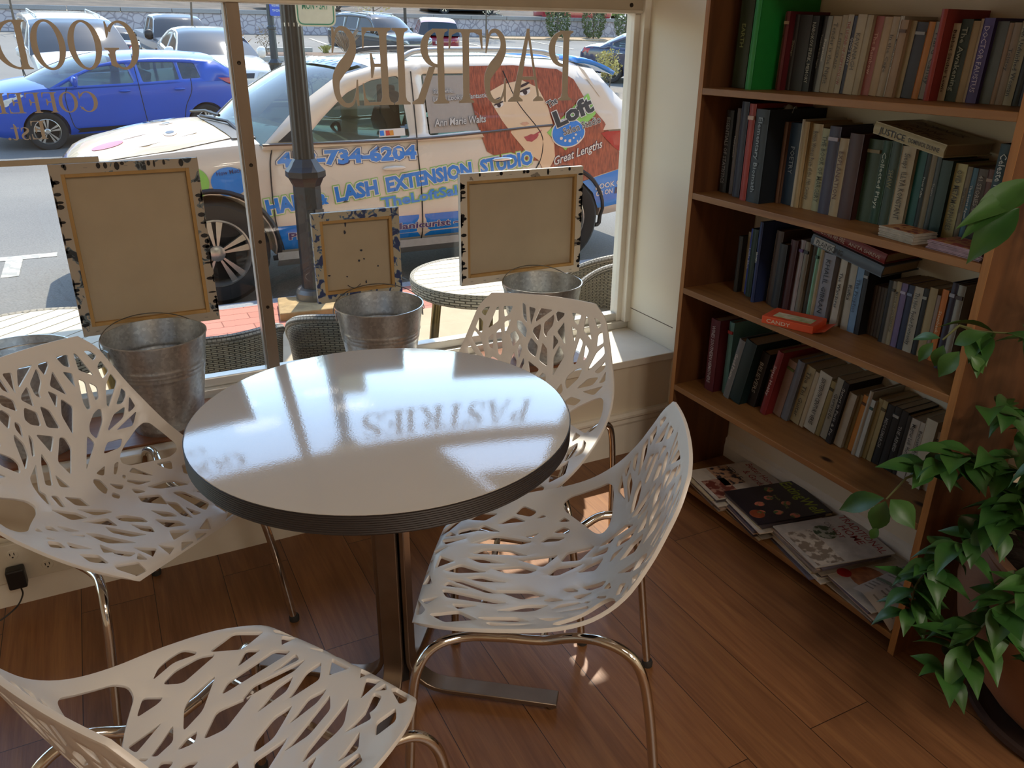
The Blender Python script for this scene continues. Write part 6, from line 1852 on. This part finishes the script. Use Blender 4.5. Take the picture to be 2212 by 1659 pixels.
# ---- driver seen through the side window
def person(loc_m):
    verts = [(2.45, -.42, .66), (2.50, -.42, .86), (2.53, -.42, 1.04), (2.52, -.42, 1.155), (2.495, -.42, 1.225), (2.475, -.42, 1.33), (2.455, -.42, 1.40),
             (2.53, -.24, 1.08), (2.38, -.21, .88), (2.16, -.30, .97), (2.06, -.33, 1.03),
             (2.53, -.60, 1.08), (2.40, -.66, .86), (2.17, -.55, .95), (2.06, -.52, 1.02),
             (2.20, -.33, .68), (1.85, -.32, .60), (2.20, -.51, .68), (1.85, -.52, .60)]
    rad = [.13, .14, .135, .06, .062, .095, .06, .062, .048, .038, .034, .062, .048, .038, .034, .085, .06, .085, .06]
    edges = [(0, 1), (1, 2), (2, 3), (3, 4), (4, 5), (5, 6), (2, 7), (7, 8), (8, 9), (9, 10), (2, 11), (11, 12), (12, 13), (13, 14), (0, 15), (15, 16), (0, 17), (17, 18)]
    me = bpy.data.meshes.new('body')
    me.from_pydata(verts, edges, [])
    o = bpy.data.objects.new('body', me); COL.objects.link(o)
    sk = o.modifiers.new('skin', 'SKIN')
    for i, v in enumerate(me.skin_vertices[0].data):
        v.radius = (rad[i], rad[i]); v.use_root = i == 0
    su = o.modifiers.new('subd', 'SUBSURF'); su.levels = 2; su.render_levels = 2
    bpy.context.view_layer.update()
    smooth_eval(o)
    o.data.materials.clear()
    skin = M('driver_skin', 'a87a60', .6, var=.06)
    shirt = M('driver_shirt', '4c5a66', .8)
    o.data.materials.append(skin); o.data.materials.append(shirt)
    for p in o.data.polygons:
        c = p.center
        p.material_index = 1 if c.z < 1.13 and c.x > 2.26 or c.z < .8 else 0
        p.use_smooth = True
    return o
pr = root('person', (2.18, 6.56, ZS + .55), 0, 'driver in a grey blue top with dark hair sitting inside the lettered car', 'person')
def pxf(mb): return mb.xf(Matrix.Translation((-.27, 6.98, ZS)))
pb = person(None); pb.data.transform(RM(pr).inverted() @ Matrix.Translation((-.27, 6.98, ZS))); pb.parent = pr
hr_ = MB().grid(lambda u, v: (2.50 - .105 * cos(pi * v) * 1.0 - .01, -.42 + .108 * sin(pi * v) * cos(pi * (u - .5) * 1.0) * (1 if True else 0) * (2 * u - 1) / max(.2, abs(2 * u - 1)) * abs(2 * u - 1) ** .5, 1.345 + .105 * sin(pi * v) * (1 - (2 * u - 1) ** 2) ** .5), 12, 12)
pxf(hr_).build('hair', M('driver_hair', '4a2e22', .7), pr, 180, world=True)
ns = MB().lathe([(0, .035), (.012, .012), (.016, -.012), (0, -.018)], (0, 0, 0), 8).xf(Matrix.Translation((2.378, -.42, 1.31)) @ Matrix.Rotation(-1.3, 4, 'Y'))
pxf(ns).build('nose', M('driver_skin', 'a87a60', .6), pr, 60, world=True)
for sy in (-1, 1):
    er = MB().lathe([(0, .01), (.018, .006), (.026, -.006)], (0, 0, 0), 10, sy=1.4).xf(Matrix.Translation((2.49, -.42 + sy * .098, 1.325)) @ Matrix.Rotation(-sy * pi / 2, 4, 'X'))
    pxf(er).build('ear', M('driver_skin', 'a87a60', .6), pr, 60, world=True)
    for k_ in range(4):
        fg = MB().tube([(2.055, -.42 + sy * (.085 + .0 * k_), 1.035 + .018 * k_), (2.0, -.42 + sy * (.10 + .004 * k_), 1.05 + .019 * k_), (1.985, -.42 + sy * (.125), 1.045 + .018 * k_)], .009, 6)
        pxf(fg).build('finger', M('driver_skin', 'a87a60', .6), pr, 60, world=True)
    th_ = MB().tube([(2.06, -.42 + sy * .09, 1.06), (2.02, -.42 + sy * .08, 1.11), (2.0, -.42 + sy * .085, 1.135)], .010, 6)
    pxf(th_).build('thumb', M('driver_skin', 'a87a60', .6), pr, 60, world=True)
blt = MB().tube([(2.55, -.62, 1.12), (2.42, -.56, 1.05), (2.36, -.42, .90), (2.36, -.30, .72)], .022, 4)
pxf(blt).build('seat_belt', DARKP, pr, world=True)

# ---------------------------------------------------------------- blue hatchback
BLUEP = M('blue_car_paint', '0644a6', .3, var=.04, vscale=3, coat=.35)
S_H = [(0, .50, .38, .66, .02), (.08, .70, .28, .78, .04), (.4, .81, .22, .90, .07), (.9, .845, .22, .97, .08), (1.4, .85, .24, .99, .05), (2.4, .85, .24, 1.02, 0), (3.3, .85, .25, 1.06, 0), (3.9, .82, .30, 1.06, 0), (4.2, .74, .40, .98, 0), (4.3, .64, .46, .90, 0)]
R_H = [(1.0, .98), (1.35, 1.15), (1.75, 1.30), (2.1, 1.365), (2.7, 1.39), (3.3, 1.37), (3.72, 1.33), (3.95, 1.20), (4.14, 1.05)]
ha = radians(10)
hf = Vector((-1.45, 15.42)); hp = hf + Vector((-sin(ha), cos(ha))) * .85
hb = Car('blue_hatchback', (hp.x, hp.y, ground_z(15.9) + .0), ha, 'bright blue hatchback driving past behind the lettered car', BLUEP, S_H, R_H, 3, 6, .835, .66, (.85, 3.45), .315,
         [[(1.14, .995), (1.32, 1.085), (1.36, .995)], [(1.42, 1.0), (1.46, 1.15), (1.80, 1.275), (2.22, 1.32), (2.30, 1.02)], [(2.44, 1.025), (2.40, 1.335), (3.02, 1.325), (3.05, 1.045)], [(3.10, 1.05), (3.07, 1.32), (3.36, 1.30), (3.42, 1.065)]], clear=True)
hb.mirror(1.36, 1.02, BLUEP, size=.8)
for P in ([(1.25, .98), (1.20, .8), (1.25, .40), (1.34, .32)], [(2.36, 1.46), (2.36, 1.04), (2.38, .7), (2.42, .30)], [(3.24, 1.06), (3.22, .85), (3.10, .62), (3.05, .40)]):
    MB().tube([hb.on_side(p.x, p.y, -1, .003) for p in spline([(a, b, 0) for a, b in P], 6)], .006, 4).build('door_seam', SEAM, hb.r)
for x in (2.12, 3.02):
    m = MB().lathe([(0, -.1), (.018, -.07), (.024, 0), (.018, .07), (0, .1)], (0, 0, 0), 10)
    m.xf(Matrix.Translation((x, -hb.y_side(x, .90) - .016, .90)) @ Matrix.Rotation(pi / 2, 4, 'Y')); m.build('door_handle', BLUEP, hb.r, 40)
hb.decal('taillight', [(3.72, 1.06), (4.12, 1.05), (4.22, .90), (4.10, .86), (3.86, .98)], REDL)
hb.decal('headlight', [(.10, .70), (.16, .80), (.55, .92), (.62, .88), (.35, .72)], HEADL)
hb.ends(tail=False, head=False)
for y in (-.36, .36):
    hb.seats(1.95, y, .42); hb.seats(2.75, y, .45)
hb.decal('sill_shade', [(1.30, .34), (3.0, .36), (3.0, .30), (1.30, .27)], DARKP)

# ---------------------------------------------------------------- cars in the car park
def gcar(name, x, y, rz, label, paint, S, R, i0, i1, bh, rh, wheels, wr, win, dz=0.0, cat='car', **kw):
    return Car(name, (x, y, ground_z(y) + dz), rz, label, paint, S, R, i0, i1, bh, rh, wheels, wr, win, cat=cat, simple=True, **kw)
WPAINT = M('white_car_paint', 'd9d7d2', .22, var=.02, vscale=3, coat=1.0)
S_V = [(0, .66, .36, .74, .02), (.08, .86, .26, .92, .05), (.35, .95, .22, 1.02, .10), (.9, .98, .22, 1.10, .10), (1.3, .98, .24, 1.13, .05), (3, .98, .24, 1.12, 0), (4.4, .97, .28, 1.12, 0), (4.95, .92, .34, 1.0, 0), (5.05, .85, .4, .9, 0)]
R_V = [(.80, 1.08), (1.15, 1.32), (1.6, 1.58), (2.0, 1.66), (3, 1.70), (4.2, 1.68), (4.75, 1.62), (4.95, 1.1)]
W_V = [[(1.2, 1.14), (1.5, 1.42), (1.95, 1.58), (2.05, 1.16)], [(2.2, 1.16), (2.15, 1.6), (3.2, 1.6), (3.25, 1.16)], [(3.4, 1.16), (3.35, 1.6), (4.5, 1.55), (4.6, 1.18)]]
van = gcar('white_minivan', .22, 19.35, radians(96), 'white minivan facing the window behind the blue hatchback', WPAINT, S_V, R_V, 3, 6, .965, .78, (.95, 3.95), .34, W_V, dz=-.06)
sk_ = van.ends()
van.mirror(1.15, 1.06, WPAINT, size=1.1)
sk_('license_plate', [(-.17, .47), (.17, .47), (.17, .60), (-.17, .60)], M('plate_white', 'd8d2cc', .5), lambda y, z: van.nose(y, z, .02))
q = MB(); lettering(q, '756 LR3', lambda a, b: (van.nose(0, .5, .03), -a, .495 + b), width=.28, height=.075, align='C'); q.build('plate_lettering', M('plate_red', 'b04038', .5), van.r)
for y in (-.62, .62):
    MB().tube([(2.1, y, 1.72), (2.2, y, 1.76), (4.2, y, 1.76), (4.3, y, 1.72)], .02, 6).build('roof_rail', M('rail_silver', 'b9bab8', .3), van.r)
sk_('badge', ell(0, .80, .09, .05), M('badge_chrome', '8a8a8a', .2, metal=.9), lambda y, z: van.nose(y, z, .02))
S_S = [(0, .60, .36, .66, .02), (.08, .80, .25, .80, .04), (.4, .88, .2, .90, .06), (1.2, .91, .2, .96, .07), (1.6, .91, .21, .97, .03), (3.0, .91, .22, .99, 0), (3.9, .90, .25, 1.02, .02), (4.5, .86, .30, 1.02, .03), (4.75, .74, .42, .92, .02), (4.82, .62, .5, .82, 0)]
R_S = [(1.35, .97), (1.8, 1.22), (2.2, 1.39), (2.6, 1.44), (3.1, 1.43), (3.5, 1.35), (3.95, 1.15), (4.2, 1.02)]
W_S = [[(1.75, 1.0), (2.0, 1.22), (2.45, 1.37), (2.75, 1.38), (2.78, 1.02)], [(2.88, 1.02), (2.86, 1.38), (3.3, 1.34), (3.75, 1.16), (3.80, 1.06)]]
ws_ = gcar('white_saloon', 2.95, 19.0, radians(93), 'white car facing the window above the roof of the blue hatchback', WPAINT, S_S, R_S, 3, 5, .89, .66, (.95, 3.75), .33, W_S)
ws_.ends(); ws_.mirror(1.62, .98, WPAINT, size=1.2)
cvp = M('black_car_paint', '1a1a1d', .2, coat=1.0)
S_C = [(0, .6, .34, .6, .02), (.1, .78, .24, .74, .04), (.5, .84, .2, .84, .05), (1.3, .86, .2, .90, .05), (2.0, .86, .2, .88, 0), (3.0, .86, .22, .90, .02), (3.6, .84, .26, .92, .05), (3.9, .78, .36, .84, .03), (3.97, .66, .44, .74, 0)]
R_C = [(1.25, .90), (1.6, 1.12), (1.8, 1.21), (2.1, 1.24), (2.5, 1.22), (2.85, 1.08), (3.0, .92)]
cv = gcar('black_roadster', .85, 33.6, radians(-86), 'black roadster with a soft top seen from behind, beside the white minivan', cvp, S_C, R_C, 2, 4, .82, .62, (.8, 3.1), .32, [[(1.6, .92), (1.75, 1.10), (2.0, 1.17), (2.4, 1.15), (2.5, .94)]], dz=-.45)
skc = cv.ends(head=False, grille=False, tail=False)
for sd in (-1, 1):
    for dy in (.48, .62):
        skc('taillight', ell(sd * dy, .78, .055, .055), REDL, lambda y, z: cv.stern(y, z, .012))
cv.mirror(1.5, .92, cvp)
pkp = M('grey_truck_paint', '77808a', .3, coat=.8, var=.05)
S_P = [(0, .8, .5, .95, .02), (.1, .93, .4, 1.08, .04), (.6, .98, .38, 1.12, .06), (1.3, .98, .4, 1.14, .04), (2, .98, .4, 1.12, 0), (5.2, .98, .45, 1.12, 0), (5.5, .94, .5, 1.10, 0), (5.6, .9, .55, 1.0, 0)]
R_P = [(1.3, 1.12), (1.65, 1.45), (1.95, 1.70), (2.3, 1.76), (3.0, 1.76), (3.3, 1.70), (3.45, 1.14)]
pk = gcar('grey_pickup', 3.55, 30.8, radians(95), 'grey pickup truck facing the window in front of the stone wall', pkp, S_P, R_P, 3, 5, .95, .74, (1.0, 4.4), .4, [[(1.75, 1.16), (1.95, 1.5), (2.3, 1.68), (2.6, 1.68), (2.6, 1.18)], [(2.72, 1.18), (2.72, 1.68), (3.15, 1.66), (3.22, 1.18)]], dz=-.70, cat='truck')
pk.ends(); pk.mirror(1.6, 1.16, DARKP, size=1.6)
S_G = [(0, .62, .45, .8, .02), (.08, .82, .36, .94, .04), (.4, .88, .3, 1.02, .06), (1.2, .90, .3, 1.08, .06), (1.6, .90, .32, 1.08, .02), (3, .90, .32, 1.10, 0), (4.2, .88, .36, 1.10, 0), (4.55, .80, .45, 1.0, 0), (4.62, .7, .5, .92, 0)]
R_G = [(1.25, 1.08), (1.6, 1.38), (1.85, 1.56), (2.2, 1.64), (3.0, 1.66), (3.9, 1.62), (4.15, 1.55), (4.45, 1.1)]
W_G = [[(1.6, 1.12), (1.8, 1.4), (2.1, 1.55), (2.5, 1.57), (2.52, 1.14)], [(2.62, 1.14), (2.62, 1.57), (3.3, 1.56), (3.35, 1.14)], [(3.45, 1.14), (3.45, 1.55), (4.0, 1.50), (4.1, 1.16)]]
dg = gcar('dark_green_suv', 11.75, 31.2, radians(112), 'dark green car facing the window in front of the cream blossom tree', M('dark_green_paint', '1e2c33', .2, coat=1.0, var=.05), S_G, R_G, 3, 6, .88, .70, (.85, 3.55), .35, W_G, dz=-.42)
dg.ends(); dg.mirror(1.5, 1.1, DARKP)
for y in (-.55, .55):
    MB().tube([(2.1, y, 1.70), (3.9, y, 1.70)], .02, 6).build('roof_rail', M('rail_silver', 'b9bab8', .3), dg.r)
rd = gcar('red_suv', 15.1, 38.2, radians(-108), 'red car seen from behind in front of the stone wall', M('red_car_paint', '8a1e2c', .2, coat=1.0, var=.05), S_G, R_G, 3, 6, .88, .70, (.85, 3.55), .35, W_G, dz=-.62)
skr = rd.ends(head=False, grille=False)
skr('license_plate', [(-.16, .78), (.16, .78), (.16, .90), (-.16, .90)], M('plate_white', 'd8d2cc', .5), lambda y, z: rd.stern(y, z, .02))
MB().box(4.60, 4.66, -.7, .7, .55, .60).build('bumper_strip', CHRM, rd.r)
nv = gcar('navy_saloon', 18.2, 20.6, radians(139), 'navy saloon at the right edge of the window seen from its rear corner', M('navy_car_paint', '1f2a48', .2, coat=1.0, var=.05), S_S, R_S, 3, 5, .89, .66, (.95, 3.75), .33, W_S, clear=True)
nv.decal('taillight', [(4.40, 1.0), (4.70, .98), (4.74, .82), (4.55, .84)], REDL)
nv.decal('taillight', [(4.40, 1.0), (4.70, .98), (4.74, .82), (4.55, .84)], REDL, sd=1)
for x in (2.62, 3.55):
    m = MB().lathe([(0, -.1), (.018, -.07), (.024, 0), (.018, .07), (0, .1)], (0, 0, 0), 8)
    m.xf(Matrix.Translation((x, nv.y_side(x, .90) + .02, .88)) @ Matrix.Rotation(pi / 2, 4, 'Y')); m.build('door_handle', CHRM, nv.r, 40)
for x, y, z, rz, col, lab in ((13.6, 46.5, 2.95, 3.14, '6a7f96', 'bluish parked car above the stone wall, half hidden by the window header'), (18.3, 47.5, 2.95, 0, '33373b', 'dark parked car above the stone wall behind the blossom'), (25.3, 46.5, 2.6, 0, '9c2a34', 'red parked car above the stone wall near the evergreens'), (31.0, 52.5, 2.9, -1.4, '2a2e34', 'dark parked car between two evergreens, seen from behind')):
    c_ = Car('parked_car', (x, y, z), rz, lab, M('far_paint_' + col, col, .25, coat=.8), S_S, R_S, 3, 5, .89, .66, (.95, 3.75), .33, W_S, tilt=False, group='parked cars above the wall', simple=True)
    c_.ends()
# ================================================================== vinyl lettering on the window, mirrored from inside
VINYL = M('beige_vinyl', 'c4b8a6', .5, var=.03)
def glyph(ch):
    """Roman capital as polygons in a box of cap height 1: (advance, [polygons])"""
    P = []
    th, tk = .045, .17         # thin and thick strokes
    def stem(x, w_=tk, z0=0, z1=1, ser=True, sw=.11):
        P.append([(x, z0), (x + w_, z0), (x + w_, z1), (x, z1)])
        if ser:
            for z, d in ((z0, 1), (z1, -1)):
                P.append([(x - sw, z), (x + w_ + sw, z), (x + w_ + sw, z + d * .025), (x + w_ + .03, z + d * .05), (x + w_, z + d * .11), (x, z + d * .11), (x - .03, z + d * .05), (x - sw, z + d * .025)])
    def arcband(cx, cz, ro, rzo, ri, rzi, a0, a1, n=22, dx=0):
        A = [a0 + (a1 - a0) * i / n for i in range(n + 1)]
        for i in range(n):
            a, b = A[i], A[i + 1]
            P.append([(cx + ro * cos(a), cz + rzo * sin(a)), (cx + ro * cos(b), cz + rzo * sin(b)), (cx + dx + ri * cos(b), cz + rzi * sin(b)), (cx + dx + ri * cos(a), cz + rzi * sin(a))])
    def stroke(path, widths):
        pts = spline([(a, b, 0) for a, b in path], 6)
        n = len(pts)
        W_ = [interp([(i / (len(widths) - 1), w_) for i, w_ in enumerate(widths)], j / (n - 1)) for j in range(n)]
        Lf, Rt = [], []
        for j, p in enumerate(pts):
            d = (pts[min(n - 1, j + 1)] - pts[max(0, j - 1)]).normalized()
            nn = Vector((-d.y, d.x, 0))
            Lf.append(p + nn * W_[j] / 2); Rt.append(p - nn * W_[j] / 2)
        for j in range(n - 1):
            P.append([(Lf[j].x, Lf[j].y), (Lf[j + 1].x, Lf[j + 1].y), (Rt[j + 1].x, Rt[j + 1].y), (Rt[j].x, Rt[j].y)])
    def arm(z, x0, x1, up, ln):
        P.append([(x0, z - th / 2), (x1, z - th / 2), (x1, z + th / 2), (x0, z + th / 2)])
        P.append([(x1 - .13, z), (x1 - .03, z + up * ln * .3), (x1, z + up * ln), (x1 + .03, z + up * ln), (x1 + .02, z - up * th / 2), (x1 - .1, z - up * th / 2)])
    if ch == 'I': stem(.12); return .42, P
    if ch in 'EF':
        stem(.11)
        arm(1 - th / 2, .2, .66, -1, .24)
        P.append([(.2, .5), (.5, .5), (.5, .5 + th), (.2, .5 + th)]); P.append([(.48, .36), (.52, .36), (.52, .68), (.48, .68), (.42, .54), (.42, .50)])
        if ch == 'E': arm(th / 2, .2, .70, 1, .27)
        return (.80 if ch == 'E' else .76), P
    if ch == 'T':
        stem(.34, sw=.12)
        P.append([(.0, 1 - th), (.85, 1 - th), (.85, 1), (.0, 1)])
        for x, d in ((.0, 1), (.85, -1)):
            P.append([(x, 1), (x + d * .20, 1 - th), (x + d * .07, .92), (x + d * .02, .74), (x - d * .02, .74)])
        return .88, P
    if ch in 'PR':
        stem(.11)
        arcband(.28, .745, .42, .255, .24, .21, -pi / 2, pi / 2)
        for z in (1 - th, .49): P.append([(.2, z), (.30, z), (.30, z + th), (.2, z + th)])
        if ch == 'R':
            P.append([(.34, .50), (.50, .50), (.80, .08), (.95, .03), (.95, 0), (.66, 0)])
            return .98, P
        return .80, P
    if ch == 'A':
        P.append([(.44, 1.02), (.52, 1.02), (.93, .0), (.74, .0)]); P.append([(.46, 1.0), (.50, .92), (.19, .02), (.13, .02)])
        P.append([(.25, .31), (.68, .31), (.68, .31 + th), (.25, .31 + th)])
        for x0, x1 in ((.02, .32), (.62, 1.03)): P.append([(x0, 0), (x1, 0), (x1, .025), (x1 - .09, .07), (x0 + .09, .07), (x0, .025)])
        return 1.06, P
    if ch == 'O':
        arcband(.46, .5, .44, .52, .27, .47, 0, 2 * pi, 44); return .95, P
    if ch in 'CG':
        arcband(.48, .5, .46, .52, .29, .47, .62, 2 * pi - (.55 if ch == 'C' else .35), 36, .03)
        P.append([(.80, .86), (.84, 1.0), (.88, 1.0), (.88, .66), (.85, .66), (.80, .76)])
        if ch == 'G':
            P.append([(.70, .02), (.86, .08), (.86, .42), (.70, .42)]); P.append([(.58, .45), (.98, .45), (.98, .42), (.88, .38), (.86, .34), (.70, .34), (.68, .38), (.58, .42)])
            return 1.02, P
        P.append([(.80, .14), (.86, .30), (.89, .30), (.84, .12)])
        return .95, P
    if ch == 'D':
        stem(.11); arcband(.30, .5, .60, .5, .41, .455, -pi / 2, pi / 2, 28)
        for z in (1 - th, 0): P.append([(.2, z), (.32, z), (.32, z + th), (.2, z + th)])
        return .98, P
    if ch in 'Ss':
        k = 1 if ch == 'S' else .66
        q0 = len(P)
        stroke([(.55, .80), (.46, .955), (.30, .98), (.14, .88), (.12, .73), (.24, .59), (.42, .47), (.54, .34), (.52, .13), (.36, .015), (.18, .04), (.08, .20)], [.03, .05, .06, .12, .17, .19, .19, .17, .12, .06, .05, .03])
        P.append([(.53, 1.0), (.57, 1.0), (.60, .68), (.57, .68), (.50, .86)]); P.append([(.04, .0), (.08, .0), (.12, .12), (.07, .34), (.04, .34)])
        P[q0:] = [[(a * k, b * k) for a, b in p] for p in P[q0:]]
        return .68 * k, P
    if ch == 't':
        P.append([(.12, .06), (.25, .06), (.25, .86), (.21, .86), (.12, .70)]); P.append([(.02, .62), (.40, .62), (.40, .66), (.02, .66)])
        stroke([(.185, .12), (.22, .03), (.31, .02), (.40, .10)], [.13, .08, .05, .02])
        return .42, P
    if ch == '.':
        P.append([(.12 + .07 * cos(2 * pi * i / 12), .07 + .07 * sin(2 * pi * i / 12)) for i in range(12)]); return .28, P
    return .3, P

def window_word(word, x0, x1, z0, z1, label):
    """mirrored: first letter at the right-hand end x1"""
    G = [glyph(c) for c in word]
    tot = sum(g[0] for g in G)
    k = (x1 - x0) / tot
    h = z1 - z0
    r = root('window_lettering', ((x0 + x1) / 2, YG - .004, z0), 0, label, 'lettering')
    x = x1
    for adv, polys in G:
        m = MB()
        for pi_, p in enumerate(polys):
            e_ = pi_ * .00004
            a = sum(p[i][0] * p[(i + 1) % len(p)][1] - p[(i + 1) % len(p)][0] * p[i][1] for i in range(len(p)))
            if a > 0: p = p[::-1]
            m.prism(p, lambda a_, b_: (x - a_ * k, YG - .0012 - e_, z0 + b_ * h), lambda a_, b_: (x - a_ * k, YG - .0024 - e_, z0 + b_ * h))
        m.build('letter', VINYL, r, world=True)
        x -= adv * k
    return r
window_word('PASTRIES', .690, 1.560, 1.287, 1.515, 'large mirrored PASTRIES lettering on the right-hand window pane')
window_word('GOOD', -.195, .163, 1.400, 1.520, 'mirrored GOOD lettering at the top left of the window')
window_word('COFFEE', -.228, .034, 1.290, 1.342, 'mirrored COFFEE lettering below GOOD on the left pane')
window_word('Est.', -.205, -.106, 1.222, 1.270, 'small mirrored Est. lettering below COFFEE on the left pane')
# ================================================================== potted plant at the right
PX, PY = 1.86, .665
pl = root('potted_plant', (PX, PY, 0), 0, 'leafy green plant in a big round clay pot beside the bookcase', 'plant')
CLAY = M('clay_pot', '8a5f42', .7, var=.1, vscale=8, bump=.08, bscale=60)
MB().lathe([(0, .02), (.17, .02), (.20, .05), (.255, .12), (.30, .22), (.318, .31), (.305, .385), (.285, .42), (.292, .432), (.288, .44), (.265, .44), (.262, .40), (0, .40)], (0, 0, 0), 56).build('pot', CLAY, pl, 40)
MB().lathe([(0, 0), (.225, 0), (.24, .012), (.24, .026), (.228, .028), (.222, .016), (0, .016)], (0, 0, 0), 48).build('saucer', M('dark_saucer', '3d2b22', .6), pl, 40)
MB().lathe([(0, .41), (.15, .412), (.262, .402)], (0, 0, 0), 30).build('soil', M('potting_soil', '2a1d14', .95, var=.3, vscale=60, bump=.6, bscale=60), pl, 60)
LEAFM = M('glossy_leaf', '3f6a2c', .42, col2='274d20', vscale=9, spec=.5)
def leaf(mb, base, tip, wd, up=(0, 0, 1), droop=.12, q=None):
    """one pointed leaf with a folded midrib"""
    b, t = Vector(base), Vector(tip)
    d = t - b; L = d.length
    side = d.cross(Vector(up)); side = side.normalized() if side.length > 1e-6 else Vector((1, 0, 0))
    nrm = side.cross(d).normalized()
    prof = [0, .55, .9, 1.0, .88, .6, .28, 0]
    n = len(prof) - 1
    vs_ = []
    for i, w_ in enumerate(prof):
        s_ = i / n
        c = b + d * s_ + nrm * (sin(pi * s_) * droop * L)
        for k in (-1, -.5, 0, .5, 1):
            vs_.append(c + side * (k * w_ * wd / 2) + nrm * (abs(k) * w_ * wd * .16))
    fs = [(i * 5 + j, i * 5 + j + 1, (i + 1) * 5 + j + 1, (i + 1) * 5 + j) for i in range(n) for j in range(4)]
    mb.add(vs_, fs)
STEM = M('plant_stem', '5d6238', .6, var=.15)
qp = random.Random(11)
stems = MB(); fol = MB()
branches = [
    [(0, 0, .41), (.0, .05, .75), (-.10, .12, 1.05), (-.22, .20, 1.26)],
    [(.02, 0, .41), (-.02, .06, .70), (-.14, .20, .90), (-.30, .30, .935)],
    [(-.03, .02, .41), (-.10, .10, .56), (-.22, .25, .64), (-.33, .31, .60)],
    [(-.04, .0, .41), (-.16, .06, .54), (-.28, .16, .52), (-.38, .22, .40), (-.40, .22, .30)],
    [(-.05, -.03, .41), (-.2, .0, .50), (-.34, .06, .42), (-.42, .10, .24)],
    [(.0, .05, .41), (-.05, .15, .60), (-.12, .25, .72), (-.2, .28, .74)],
    [(.05, .05, .41), (.0, .2, .62), (-.06, .27, .85), (-.10, .28, 1.0)],
    [(-.06, -.08, .41), (-.22, -.10, .52), (-.32, -.10, .44), (-.36, -.08, .30)],
    [(0, -.05, .41), (-.10, -.05, .66), (-.2, .02, .76), (-.3, .08, .70)],
    [(.0, 0, .41), (-.06, .03, .55), (-.18, .12, .60), (-.27, .15, .56)],
]
for bi, br_ in enumerate(branches):
    P = spline(br_, 8)
    stems.tube(P, [.007 * (1 - .75 * i / (len(P) - 1)) for i in range(len(P))], 6)
    n = len(P)
    for i in range(n // 3, n):
        if bi == 0 and i < n * .6: continue
        for _ in range(4 if bi in (2, 3, 4, 8, 9) else 2):
            if qp.random() < .18: continue
            p = P[i]
            a = qp.random() * 6.3
            d = Vector((cos(a), sin(a), qp.uniform(-.9, .15))).normalized()
            if (p + d * .1).x + PX > 1.60 and (p + d * .115).y + PY > .985: continue
            L = qp.uniform(.06, .115) if bi not in (0,) else qp.uniform(.09, .13)
            leaf(fol, p, p + d * L, L * qp.uniform(.42, .55), (qp.uniform(-.3, .3), qp.uniform(-.3, .3), 1), qp.uniform(.05, .2))
# chosen leaves that overlap the bookcase (room coordinates)
for b, t, wd in (((1.47, .865, 1.262), (1.36, .90, 1.155), .055), ((1.46, .87, 1.21), (1.40, .905, 1.105), .058), ((1.47, .86, 1.235), (1.345, .905, 1.175), .045),
                 ((1.49, .98, .922), (1.50, 1.05, .893), .022), ((1.485, .99, .91), (1.48, 1.01, .86), .026), ((1.49, .97, .91), (1.50, .985, .855), .030), ((1.50, .955, .915), (1.53, .91, .95), .034), ((1.50, .94, .905), (1.49, .965, .84), .040), ((1.51, .92, .90), (1.53, .90, .865), .026),
                 ((1.46, 1.005, .535), (1.44, 1.10, .455), .050), ((1.46, 1.0, .53), (1.455, 1.01, .445), .048), ((1.46, .99, .54), (1.48, .93, .49), .055), ((1.455, 1.0, .46), (1.45, 1.01, .425), .022)):
    c = Vector((PX, PY, 0))
    leaf(fol, Vector(b) - c, Vector(t) - c, wd, (-.6, -.4, .7), .10)
for tgt in ((1.47, .865, 1.262), (1.49, .975, .92), (1.46, 1.0, .535)):
    t = Vector(tgt) - Vector((PX, PY, 0))
    near = min((p for br_ in branches for p in spline(br_, 6)), key=lambda p: (p - t).length)
    stems.tube([near, near.lerp(t, .5) + Vector((0, 0, .02)), t], [.004, .003, .002], 5)
stems.build('stems', STEM, pl, 60)
fol.build('foliage', LEAFM, pl, 180)
